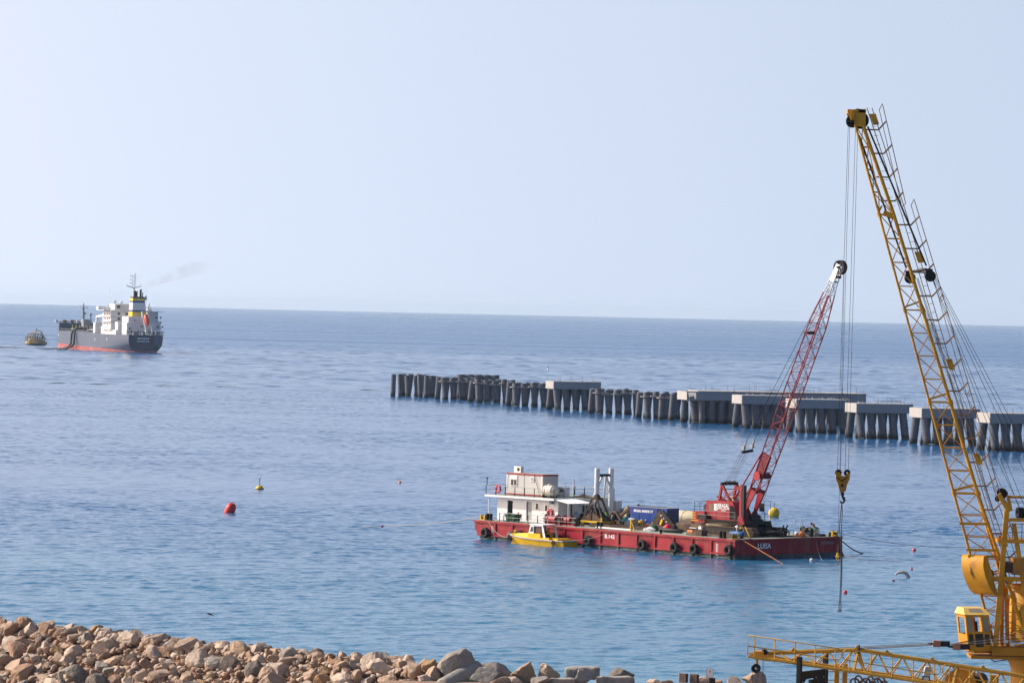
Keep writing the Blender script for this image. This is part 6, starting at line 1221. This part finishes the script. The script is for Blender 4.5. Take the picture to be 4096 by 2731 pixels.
# ---------------------------------------------------------------- second yellow boom lying on its black rest
Y2 = 190.0; lo = Vector((15, Y2, 12.3))
lb_ = empty('resting_boom', lo, 0, 'yellow lattice boom with hand rail lying across the bottom right corner on a black rest', 'crane boom')
class LB(MB):
    def build(s, *a, **k):
        s.v = [tuple(Vector(v)-lo) for v in s.v]; return super().build(*a, **k)
def q_(x, z, dy=0): return Vector((x, Y2+dy, z))
def tz(x): return 13.01+(x-11.56)*.06 if x < 15.73 else 13.26-(x-15.73)*.1375
def bz(x): return 12.87-(x-11.26)*.1255
M_by4 = mat('boom_pale_yellow', (.48, .25, .035), .5, var=.15, vscale=1.5, col2=(.25, .13, .05), c2amt=.5, c2scale=1.8, thr=.56)
LB().tube([q_(11.4, tz(11.4)), q_(15.73, tz(15.73)), q_(20, tz(20)), q_(27, tz(27))], .095, 12).build('top_chord', M_by4, lb_)
for dy in (-.6, .6): LB().tube([q_(11.2, bz(11.2), dy*.5), q_(13, bz(13), dy), q_(20, bz(20), dy), q_(27, bz(27), dy)], .075, 8).build('bottom_chord', M_by4, lb_)
lt = LB(); x = 12.2; k = 0
while x < 26:
    for dy in (-.6, .6):
        lt.bar(q_(x, tz(x)), q_(x+.55, bz(x+.55), dy), .035, 5).bar(q_(x+1.1, tz(x+1.1)), q_(x+.55, bz(x+.55), dy), .035, 5)
    lt.bar(q_(x+.55, bz(x+.55), -.6), q_(x+.55, bz(x+.55), .6), .03, 5); x += 1.1
lt.build('lacing', M_by4, lb_)
for x in (12.85, 15.7, 17.0, 19.03, 21.3, 23.5): LB().prism([(x-.15, tz(x)+.05), (x-.03, tz(x)+.2), (x+.03, tz(x)+.2), (x+.15, tz(x)+.04)], Y2-.05, Y2+.05).build('lug', M_by4, lb_)
for x in (15.73, 20.15): 
    for dy in (-.55, .55): LB().beam(q_(x, tz(x)), q_(x+(.3 if dy > 0 else -.25), bz(x), dy), .1, .12).build('splice_leg', M_by4, lb_)
LB().lathe([(.16, -.06), (.22, -.06), (.22, .06), (.16, .06)], q_(15.73, tz(15.73)), (1, 0, -.03), 14).build('splice_flange', M_rst, lb_)
wk = LB()
for s0, s1 in ((10.75, 14.85), (15.0, 19.3), (19.4, 23.6)):
    wk.beam(q_(s0, bz(s0)-.02, -.85), q_(s1, bz(s1)-.02, -.85), .12, .08).beam(q_(s0, bz(s0)-.05, -.6), q_(s1, bz(s1)-.05, -.6), .3, .03)
wk.build('walkway', M_by4, lb_)
for s0, s1 in ((10.75, 14.9), (14.98, 19.3), (19.42, 23.6)):
    hr = LB(); r_ = .028; f = lambda x: bz(x)+.93
    hr.tube([q_(s0, bz(s0), -.88), q_(s0, f(s0), -.88), q_(s1-.12, f(s1-.12), -.88), q_(s1, f(s1)-.14, -.88), q_(s1, bz(s1)+.55, -.88), q_(s1-.12, bz(s1)+.44, -.88), q_(s0, bz(s0)+.46, -.88)] if s0 < 11 else [q_(s0+.12, f(s0), -.88), q_(s1-.12, f(s1-.12), -.88), q_(s1, f(s1)-.14, -.88), q_(s1, bz(s1)+.55, -.88), q_(s1-.12, bz(s1)+.44, -.88), q_(s0+.12, bz(s0)+.46, -.88), q_(s0, bz(s0)+.56, -.88), q_(s0, f(s0)-.12, -.88), q_(s0+.12, f(s0), -.88)], r_, 6)
    n = 4
    for i in range(n+1): x = s0+.3+(s1-s0-.55)*i/n; hr.bar(q_(x, bz(x)-.1, -.88), q_(x, f(x), -.88), r_, 5)
    hr.build('hand_rail', M_by4, lb_)
bh = LB().prism([(10.85, 12.95), (11.0, 13.02), (11.7, 12.95), (12.6, 12.78), (12.5, 12.66), (11.6, 12.7), (11.0, 12.8)], Y2-.4, Y2-.3); bh.prism([(10.85, 12.95), (11.0, 13.02), (11.7, 12.95), (12.6, 12.78), (12.5, 12.66), (11.6, 12.7), (11.0, 12.8)], Y2+.3, Y2+.4); bh.bb(11.1, 11.5, Y2-.3, Y2+.3, 12.95, 13.12); bh_ = bh.build('boom_head', M_by4, lb_)
LB().bar(q_(11.55, 13.08, -.25), q_(11.55, 13.08, .25), .13, 12).build('head_drum', M_gun, bh_)
LB().beam(q_(11.22, 12.9, -.1), q_(11.22, 12.5, -.1), .1, .12).build('sheave_hanger', M_by4, bh_); LB().lathe([(.05, -.05), (.17, -.07), (.21, -.07), (.18, 0), (.21, .07), (.17, .07), (.05, .05)], q_(11.18, 12.34, -.1), (.25, 1, 0), 18, True, True).build('head_sheave', M_gun, bh_)
for x in (11.04, 11.2, 11.28, 11.47, 11.52): LB().bar(q_(x, 12.4 if x < 11.4 else 12.85, -.1), q_(x, 8.2, -.1), .01, 4).build('fall_rope', M_wire, lb_)
rest = empty('boom_rest', (13.7, Y2-.05, 3.2), R(57), 'black steel boom rest with two posts under the lying yellow boom', 'stand')
M_rb = mat('rest_black', (.008, .008, .009), .6)
for x in (-1.2, 1.2): MB().bb(x-.085, x+.085, -.1, .1, 0, 9.78 if x < 0 else 9.85).build('rest_post', M_rb, rest)
MB().prism([(x*1.95, z) for x, z in [(-.56, 9.1), (-.56, 8.75), (-.45, 8.6), (-.35, 8.75), (.1, 8.78), (.25, 8.3), (.53, 8.1), (.53, 9.1)]], -.08, .08).beam((.4, 0, 8.7), (1.5, 0, 7.9), .1, .12).bb(-.2, .2, -.08, .08, 0, 8.7).build('rest_beam', M_rb, rest)
for x in (.2, .9): MB().bar((x, -.09, 8.78), (x, -.085, 8.78), .03, 10).build('bolt_hole', M_rail, rest)
pd = empty('pendant_tackle', (18.0, 203.3, 12.4), 0, 'bundle of steel pendant ropes with two rusty blocks above the lying boom', 'tackle')
def t_(x, z): return Vector((x-18.0, 0, z-12.4))
for i, (z0, z1) in enumerate(((12.98, 12.55), (13.03, 12.62), (12.9, 12.5))): MB().bar(Vector((11.6-18, 190-203.3, z0+.05-12.4)), t_(20.3, z1+.02), .018, 5).build('pendant_rope', M_wirel if i == 1 else M_rbr, pd)
for x, z in ((20.75, 12.6), (21.7, 12.48)):
    MB().box(t_(x-.2, z), (.35, .3, .3), Matrix.Rotation(.06, 3, 'Y')).build('block_cheek', mat('block_rust_pink', (.33, .16, .11), .7, var=.2) if x < 21 else bpy.data.materials['block_rust_pink'], pd); MB().box(t_(x+.18, z-.0), (.5, .22, .26)).bar(t_(x-.6, z-.02), t_(x-.05, z), .03, 6, .1).build('block_sheaves', M_gun, pd)
for i in range(7): MB().bar(t_(20.9+.12*i, 12.5+.03*i), t_(27.5, 12.95+.17*i), .011, 4).build('tackle_rope', M_wirel if i in (1, 3) else M_wire, pd)
fl2 = empty('floodlight', (18.85, Y2+.3, 12.15), 0, 'white finned floodlight seen through the lying boom lattice', 'lamp')
MB().loft([[Vector((-.18, -.1, 0)), Vector((.14, -.1, 0)), Vector((.14, .1, 0)), Vector((-.18, .1, 0))], [Vector((-.1, -.1, .42)), Vector((.2, -.1, .42)), Vector((.2, .1, .42)), Vector((-.1, .1, .42))]]).build('heat_sink', M_bw, fl2)
for i in range(6): MB().bb(-.17+.013*i, .15+.013*i, -.125, -.1, .05+.06*i, .075+.06*i).build('fin', M_grey, fl2)
MB().bb(-.22, .12, -.14, .05, -.25, -.02).build('lamp_frame', M_gun, fl2); MB().bb(-.17, .07, -.15, -.14, -.2, -.05).build('lamp_glass', M_rail, fl2)
wn = empty('rope_winch', (20.5, Y2+1.2, 3.2), 0, 'dull yellow winch housing partly hidden behind the lying boom', 'winch')
MB().lathe([(.75, -.4), (.75, .4)], (0, 0, 8.5), (0.3, 1, 0), 24).bb(-.7, .9, -.4, .4, 0, 8.3).build('winch_housing', M_cyd, wn); MB().bar((.5, -.5, 8.6), (.9, .6, 8.7), .35, 14).build('winch_drum', M_rst, wn)
gp_ = empty('mast_post', (14.95, Y2+1.5, 3.2), 0, 'yellow post pair with rope coils hanging under the lying boom', 'post')
for x in (-.05, .32): MB().bb(x-.11, x+.11, -.12, .12, 0, 9.3).build('post_column', M_by4, gp_)
for i in range(9): MB().torus((.75+.17*i, -.2, 8.5+.12*math.sin(i*2.1)), (math.sin(i), 1, math.cos(i*1.7)*.4), .19, .045, 14, 6).build('rope_coil', mat('coil_rope', (.16, .10, .075), .95, var=.3) if i == 0 else bpy.data.materials['coil_rope'], gp_)
for z in (8.95, 8.55): MB().bar((-.5, -.1, z), (0, -.1, z+.03), .025, 5).build('side_bar', M_by4, gp_)
pp2 = MB().bb(-.16, .2, -.15, .15, 0, 9.0).build('yellow_column', M_by4, None, (21.9, Y2+.9, 3.2)); tag(pp2, 'plain yellow column behind the lying boom at the right', 'column')

# ---------------------------------------------------------------- shore: breakwater rocks, broken concrete, seats and sign
rk = random.Random(21)
TINT = {'tan': (.36, .258, .185), 'pale': (.45, .35, .27), 'ochre': (.33, .21, .115), 'brown': (.30, .19, .125), 'grey': (.27, .235, .20), 'dark': (.17, .14, .115)}
M_rock = {k: mat('rock_'+k, c, .9, var=.2, vscale=1.3, col2=tuple(x*.55 for x in c), c2amt=.5, c2scale=1.8, thr=.54, bump=.10, bscale=3.5) for k, c in TINT.items()}
def rock_mesh(seed, m_, sub=3, planes=9, rough=.11):
    r = random.Random(seed); bm = bmesh.new(); bmesh.ops.create_icosphere(bm, subdivisions=sub, radius=1)
    pl = []
    for i in range(planes):
        n = Vector((r.gauss(0, 1), r.gauss(0, 1), r.gauss(0, 1))).normalized(); pl.append((n, r.uniform(.36, .78)))
    off = Vector((r.uniform(0, 50),)*3)
    from mathutils import noise as nz
    for v in bm.verts:
        p = v.co.copy()
        for n, d in pl:
            q = p.dot(n)
            if q > d: p -= n*(q-d)*.97
        p *= 1+rough*nz.noise(p*2.2+off)+rough*.8*nz.noise(p*5+off); v.co = p
    me = bpy.data.meshes.new('boulder'); bm.to_mesh(me); bm.free(); me.materials.append(m_); return me
RM = {k: [rock_mesh(100*i+j, M_rock[k]) for j in range(9)] for i, k in enumerate(TINT)}
CA, CB_ = Vector((-43, 321.2, 0)), Vector((-4.5, 288.5, 0)); cdir = (CB_-CA); CL = cdir.length; cdir.normalize(); cn = Vector((-cdir.y, cdir.x, 0))*-1
if cn.y > 0: cn = -cn                                   # towards the camera
def mound(s, t):
    """s metres along the crest, t from 0 at the near waterline to 1 on the crest and beyond"""
    h = 3.78-.15*(s/CL); off = 6.2*(1-t); return CA+cdir*s+cn*off+Vector((0, 0, h*min(t, 1) if t <= 1.2 else h*(1-(t-1.2)*1.0)))
core = MB(); ns = 40; ts = [-.4, 0, .35, .7, .93, 1.05, 1.3, 2.0, 2.6]
cv = [mound(CL*1.02*i/ns, t)-Vector((0, 0, .28)) for i in range(ns+1) for t in ts]; nt_ = len(ts)
core.add(cv, [(i*nt_+j, (i+1)*nt_+j, (i+1)*nt_+j+1, i*nt_+j+1) for i in range(ns) for j in range(nt_-1)])
o = core.build('breakwater_core', M_rock['brown']); tag(o, kind='structure')
placed = []
zone = ['in the wet corner', 'below the tanker stern', 'below the driftwood', 'past the driftwood', 'nearer the concrete', 'beside the concrete']
rowname = ['low on the bank', 'on mid slope', 'on the crest']
def add_rock(s, t, size, tint, label=None, sink=.3, rot=None, sc=None):
    p = mound(s, t); me = rk.choice(RM[tint]); ob = bpy.data.objects.new('boulder', me); C.objects.link(ob)
    scv = sc or (rk.uniform(.85, 1.45), rk.uniform(.75, 1.1), rk.uniform(.6, .9))
    ob.scale = [size*x for x in scv]; ob.rotation_euler = rot or (rk.uniform(-.5, .5), rk.uniform(-.5, .5), rk.uniform(0, 6.28)); ob.location = p+Vector((0, 0, size*(.42-sink)))+cn*size*.1
    z = min(5, int(s/CL*6)); row = 0 if t < .35 else (1 if t < .85 else 2); sz = 'large' if size > .62 else ('medium' if size > .42 else 'small')
    lab = label or f'{sz} {tint} boulder {rowname[row]} of the rubble bank {zone[z]}'
    tag(ob, lab, 'rock', 'boulders of the rubble bank'); placed.append((ob.location.copy(), size)); return ob
tl2 = ['tan']*11+['pale']*8+['ochre']*2+['brown']*4+['grey']
special = [(3.3, .68, 1.05, 'tan', 'big rounded tan boulder near the left frame edge, upper slope'), (8.2, .72, 1.0, 'ochre', 'big ochre boulder with a sloping dark right face, upper left slope'), (2.4, .12, 1.15, 'brown', 'big shaded brown boulder at the waterline in the left corner'),
           (14.8, .22, 1.1, 'brown', 'long brown boulder low on the slope'), (18.8, .14, 1.0, 'pale', 'big pale boulder at the bottom edge, left of the dark pitted ones'), (20.6, .30, 1.1, 'dark', 'big dark pitted boulder low on the slope'), (22.8, .2, .95, 'dark', 'second dark pitted boulder at the bottom edge'),
           (15.9, .05, .8, 'grey', 'slanting grey slab beside an ochre one at the bottom edge'), (12.2, 1.0, .8, 'brown', 'dark squared boulder on the crest, left part'), (9.4, 1.06, .85, 'brown', 'blocky brown boulder standing up on the crest'), (27.4, .45, 1.0, 'tan', 'long leaning tan boulder in the middle of the bank'),
           (35.5, .7, .9, 'dark', 'dark pitted boulder near the crest, just left of centre'), (36.8, .95, .9, 'grey', 'big grey boulder on the crest, just left of centre'), (38.0, .5, 1.0, 'tan', 'broad flat tan boulder below the grey one')]
for s, t, z, k, l in special: add_rock(s, t, z, k, l)
tries = 0
while len(placed) < 296 and tries < 20000:
    tries += 1; s, t = rk.uniform(-.5, CL*1.0), rk.choice([rk.uniform(-.02, .95), rk.uniform(.9, 1.25)]); size = .46+.58*rk.random()**2
    if rk.random() < .25: size *= 1.25
    p = mound(s, t)
    if any((p-q).length < (size+r)*.50 for q, r in placed): continue
    k = rk.choice(tl2)
    if t < .08 and s < 14: k = rk.choice(['dark', 'brown', 'dark'])
    add_rock(s, t, size, k)
# the small rubble between them is one mass
rb_ = MB(); bases = {k: [rock_mesh(900+10*i+j, M_rock[k], 1, 7, .04) for j in range(3)] for i, k in enumerate(('tan', 'pale', 'brown'))}
for k in bases:
    mb = MB()
    for i in range(1300):
        s, t = rk.uniform(-1, CL), rk.uniform(-.05, 1.3); me = rk.choice(bases[k]); z = rk.choice([rk.uniform(.1, .22), rk.uniform(.2, .42)]); p = mound(s, t)+Vector((0, 0, rk.uniform(-.2, .12)))
        M = Matrix.Rotation(rk.uniform(0, 6.28), 3, 'Z') @ Matrix.Rotation(rk.uniform(-1, 1), 3, 'X') @ Matrix.Diagonal((z*1.3, z, z*.8))
        mb.add([p+M @ v.co for v in me.vertices], [tuple(f.vertices) for f in me.polygons], True)
    o = mb.build('rubble', M_rock[k]); tag(o, kind='stuff')
# broken concrete and boulders at the right end of the bank
M_conc = mat('broken_concrete', (.30, .275, .24), .9, var=.2, vscale=1.2, col2=(.17, .155, .14), c2amt=.6, c2scale=1.3, bump=.05, bscale=4)
YS = 285.0
FPX = 150/36*4096
def at_depth(px, py, y):
    """photo point -> place at distance y"""
    d = fw+rt*((px-2048)/FPX)-up*((py-1365.5)/FPX); return Vector((0, 0, CAM_H))+d*(y/d.y)
def shore_rock(px, py, w_, h_, k, label, y=YS, rot=0, tilt=0):
    me = rk.choice(RM[k]) if k != 'conc' else conc_mesh; ob = bpy.data.objects.new('boulder', me); C.objects.link(ob); s = y/FPX
    ob.scale = (w_*s*.82, w_*s*.6, h_*s*.86); ob.location = at_depth(px, py, y); ob.rotation_euler = (0, tilt, rot); tag(ob, label, 'rock', None); return ob
conc_mesh = rock_mesh(777, M_conc)
for a in ((1828, 2672, 118, 80, 'grey', 'tall slanted grey boulder where the rubble bank ends', 286, .3, -.6), (1985, 2684, 105, 62, 'grey', 'rough grey boulder behind the concrete drum', 287, .2, .1), (1945, 2715, 80, 60, 'conc', 'grey concrete lump right of the leaning concrete pillar', 284.5, 0, 0),
          (2100, 2690, 88, 66, 'tan', 'rounded tan boulder standing alone against the water', 286, .5, 0), (2196, 2697, 92, 62, 'pale', 'notched pale boulder left of the flat concrete block', 286, 1.2, 0), (2476, 2694, 78, 36, 'dark', 'dark pointed rock on the long concrete slab', 287, 0, .1),
          (2616, 2726, 50, 26, 'pale', 'low pale boulder in the gap left of the seats', 284, 0, 0), (2812, 2718, 62, 30, 'pale', 'pale boulder between the seats and the sign post', 285, 1, 0), (2928, 2728, 58, 32, 'pale', 'low pale boulder right of the black bin', 285, 2, 0),
          (3022, 2720, 92, 56, 'tan', 'tan boulder under the sheave of the lying boom', 285, .4, .3), (2050, 2724, 70, 40, 'pale', 'pale boulder below the lone tan one', 284, 0, 0), (2000, 2728, 60, 34, 'tan', 'tan boulder at the bottom edge below the grey one', 283.5, 0, 0), (2160, 2726, 60, 34, 'grey', 'greyish boulder at the bottom edge below the notched one', 283.5, 0, 0),
          (2335, 2712, 62, 44, 'conc', 'jagged concrete lump before the flat block', 284.5, .6, 0), (1735, 2700, 70, 50, 'tan', 'tan boulder at the right end of the rubble bank', 285.5, .6, 0), (1700, 2722, 60, 44, 'pale', 'pale boulder at the bottom right end of the bank', 284.5, .2, 0), (1660, 2672, 62, 50, 'tan', 'tan boulder on the last crest of the bank', 288.5, .2, 0), (1712, 2662, 66, 46, 'ochre', 'ochre boulder on the last crest before the grey ones', 288, .9, 0), (2660, 2731, 44, 20, 'tan', 'tan rock tip at the bottom edge left of the seats', 283.5, 0, 0), (2872, 2729, 40, 22, 'brown', 'brown rock tip just right of the bin', 284, 0, 0)): shore_rock(*a)
def rough_box(mb, a, b, w_, h_):
    from mathutils import noise as nz
    bm = bmesh.new(); bmesh.ops.create_cube(bm, size=1); bmesh.ops.subdivide_edges(bm, edges=bm.edges, cuts=6, use_grid_fill=True)
    d = (b-a); L = d.length; d.normalize(); sd_ = d.cross(Vector((0, 0, 1))).normalized(); u_ = sd_.cross(d); c = (a+b)/2
    vs = []
    for v in bm.verts:
        p = Vector((v.co.x*L, v.co.y*w_, v.co.z*h_)); k = max(abs(v.co.x), abs(v.co.y), abs(v.co.z)); e_ = sorted((abs(v.co.x), abs(v.co.y), abs(v.co.z)))[1]
        q = p*(1-.10*max(0, e_-.36)/.14)+Vector((nz.noise(p*1.6+a), nz.noise(p*1.6+a+Vector((9, 0, 0))), nz.noise(p*1.6+a+Vector((0, 9, 0)))))*.10; vs.append(c+d*q.x+sd_*q.y+u_*q.z)
    bm.verts.index_update(); mb.add(vs, [tuple(v.index for v in f.verts) for f in bm.faces]); bm.free()
def concrete(px0, py0, px1, py1, r0, y0, y1, label, shape='drum'):
    a, b = at_depth(px0, py0, y0), at_depth(px1, py1, y1); mb = MB()
    if shape == 'drum': mb.lathe([(0, 0), (r0*.9, 0), (r0, .08), (r0, (b-a).length-.1), (r0*.85, (b-a).length), (0, (b-a).length)], a, b-a, 16)
    else: rough_box(mb, a, b, r0*1.9, r0*1.15)
    o = mb.build('concrete_block', M_conc, bevel=.05); tag(o, label, 'concrete', 'broken concrete on the shore'); 
    if shape == 'drum': pass
concrete(1905, 2668, 1768, 2745, .55, 287, 283, 'leaning round concrete pillar lying down towards the camera'); concrete(2262, 2690, 2398, 2688, .72, 287, 287, 'flat topped grey concrete block behind the jagged lump', 'box'); concrete(2385, 2719, 2535, 2719, .48, 285, 285.3, 'long low concrete slab under the dark pointed rock', 'box'); concrete(2195, 2722, 2300, 2724, .4, 284, 284, 'low rough concrete beam at the bottom edge', 'box')
g = MB().bb(-8, 70, 226, 284, -.5, 3.25).build('shore_ground', M_rock['brown']); tag(g, kind='structure')
q = MB().bb(6, 60, 140, 226, -2, 3.2).build('quay_ground', M_conc); tag(q, kind='structure')
M_seat = mat('seat_fabric_brown', (.20, .145, .115), .85, var=.25, vscale=4)
for i, (px, l) in enumerate(((2731, 'left one of two brown ribbed vehicle seats on the shore'), (2775, 'right one of two brown ribbed vehicle seats on the shore'))):
    p = at_depth(px, 2707+3*i, 282.5); e = empty('vehicle_seat', (p.x, p.y, 3.25), -.45, l, 'seat', 'vehicle seats on the shore'); h = p.z-3.25
    sb_ = MB()
    for j in range(4): sb_.loft([[Vector((-.27+.135*j+dx, yy, zz)) for dx, yy in ((0, -.05), (.065, -.09), (.13, -.05), (.13, .1), (0, .1))] for zz, yy_ in ((h-.32, 0), (h+.12, 0), (h+.26, 0))])
    sb_.build('backrest', M_seat, e); MB().bb(-.29, .29, .1, .2, h-.35, h+.24).bb(.27, .30, -.06, .2, h-.33, h+.24).build('back_shell', M_blk, e)
    MB().bb(-.27, .27, -.55, .05, h-.5, h-.36).build('cushion', M_seat, e)
    for x in (-.22, .22): MB().bb(x-.03, x+.03, -.45, .1, 0, h-.5).build('leg', M_blk, e)
p = at_depth(2839, 2691, 282); e = empty('notice_board', (p.x, p.y, 3.25), -.12, 'white notice board with a small dark mark on a black post', 'sign'); h = p.z-3.25
MB().bb(-.22, .22, -.02, .02, h-.28, h+.27).build('board', M_bw, e); MB().bb(-.24, .24, -.03, .03, h+.27, h+.29).bb(-.24, .24, -.03, .03, h-.31, h-.28).bb(-.24, -.22, -.03, .03, h-.28, h+.27).bb(.22, .24, -.03, .03, h-.28, h+.27).build('board_frame', M_grey, e)
MB().bar((.02, -.022, h+.14), (.02, -.021, h+.14), .035, 10).prism([(-.03, h+.11), (.06, h+.11), (.02, h+.04)], -.024, -.02).build('dark_mark', M_gun, e); MB().bar((0, .05, 0), (0, .05, h-.28), .05, 8).build('post', M_blk, e)
p = at_depth(2850, 2722, 281.5); o = MB().bb(-.18, .18, -.15, .15, 0, p.z-3.25+.16).bb(-.2, .2, -.17, .17, p.z-3.25+.16, p.z-3.25+.2).build('black_bin', M_blk, None, (p.x, p.y, 3.25), -.1, bevel=.03); tag(o, 'black bin at the foot of the white notice board', 'bin')
# ---------------------------------------------------------------- gulls on the caps and pile heads
M_gull = mat('gull_white', (.75, .75, .74), .7); M_gullg = mat('gull_grey_wing', (.25, .26, .28), .7)
def gull(p, rz, label):
    o = copy_tree(gull0) if gull_n[0] else gull0; gull_n[0] += 1; o.location = p; o.rotation_euler.z = rz; o['label'] = label
b = MB(); b.ball((0, 0, .26), .13, (1.9, .85, .85), 10).ball((.2, 0, .42), .085, (1.1, .9, 1), 8).bar((.27, 0, .41), (.36, 0, .39), .022, 5, .005).bar((.12, 0, .3), (.2, 0, .42), .07, 6); b.bar((0, .04, 0), (0, .04, .18), .012, 4).bar((0, -.04, 0), (0, -.04, .18), .012, 4)
gull0 = b.build('gull', M_gull); tag(gull0, 'gull', 'gull', 'gulls resting on the jetty'); gull_n = [0]
MB().ball((-.08, 0, .30), .12, (2.0, 1.0, .6), 10).build('wings', M_gullg, gull0)
gl = random.Random(5)
for k, n_, z, l in ((8, 4, 8.2, 'gull standing on the lone capped bent'), (3, 7, 8.2, 'gull on the capped bent behind the red lattice boom'), (4, 5, 8.2, 'gull on the capped bent left of the red lattice boom'), (2, 3, 8.2, 'gull on the capped bent behind the hoist ropes'), (1, 2, 8.2, 'gull on the capped bent behind the yellow boom')):
    X, Y = bents[k+1]
    for i in range(n_): p = Vector((X, Y, 0))+jx*gl.uniform(.6, 13.6)+jy*gl.uniform(.2, 1.2); gull((p.x, p.y, z), gl.uniform(0, 6.28), l)
ja = R(14)
for i in range(9): a = 3+4.6*i+gl.uniform(-1, 1); gull((46.6+math.cos(ja)*a-.3*math.sin(ja), 1101.5+math.sin(ja)*a+.3, 8.42), gl.uniform(0, 6.28), 'gull on the front edge of the long far platform')

# ---------------------------------------------------------------- thin broken foam, and glints painted white, where the swell laps the barge, the piles and the rocks
M_foam_glint = mat('foam_glint_white', (.7, .74, .76), .8); fo = random.Random(9); fm_ = MB()
def foam_glint_at(p, u, v, L, w_):
    n = 9; ring = [p+u*(math.cos(2*math.pi*i/n)*L*fo.uniform(.7, 1))+v*(math.sin(2*math.pi*i/n)*w_*fo.uniform(.6, 1)) for i in range(n)]; fm_.add(ring, [tuple(range(n))])
for i in range(46): foam_glint_at(BW(fo.uniform(1, 44), -fo.uniform(.05, .5), .16), bx, by, fo.uniform(.12, .55), fo.uniform(.05, .16))
for i in range(10): foam_glint_at(BW(BL+fo.uniform(.2, .9), fo.uniform(1, 18), .16), by, bx, fo.uniform(.1, .4), fo.uniform(.05, .14))
for i in range(60):
    k = fo.choice(range(len(bents))); p = Vector((bents[k][0], bents[k][1], .25))+jx*fo.uniform(-.5, 13)+jy*fo.uniform(-2.6, -1.2); foam_glint_at(p, jx, jy, fo.uniform(.3, 1.0), fo.uniform(.3, 1.0))
o = fm_.build('foam_glints', M_foam_glint); tag(o, kind='stuff')

# ---------------------------------------------------------------- haze
hm = bpy.data.materials.new('haze_air'); hm.use_nodes = True; n = hm.node_tree; n.nodes.clear()
ou = n.nodes.new('ShaderNodeOutputMaterial'); pv = n.nodes.new('ShaderNodeVolumePrincipled')
pv.inputs['Color'].default_value = (0.62, 0.80, 1.0, 1); pv.inputs['Density'].default_value = HAZE; pv.inputs['Anisotropy'].default_value = 0.2
n.links.new(pv.outputs[0], ou.inputs['Volume'])
hz = MB().bb(-30400, 30400, -2400, 30400, -1.0, 62).build('haze', hm); tag(hz, kind='stuff')
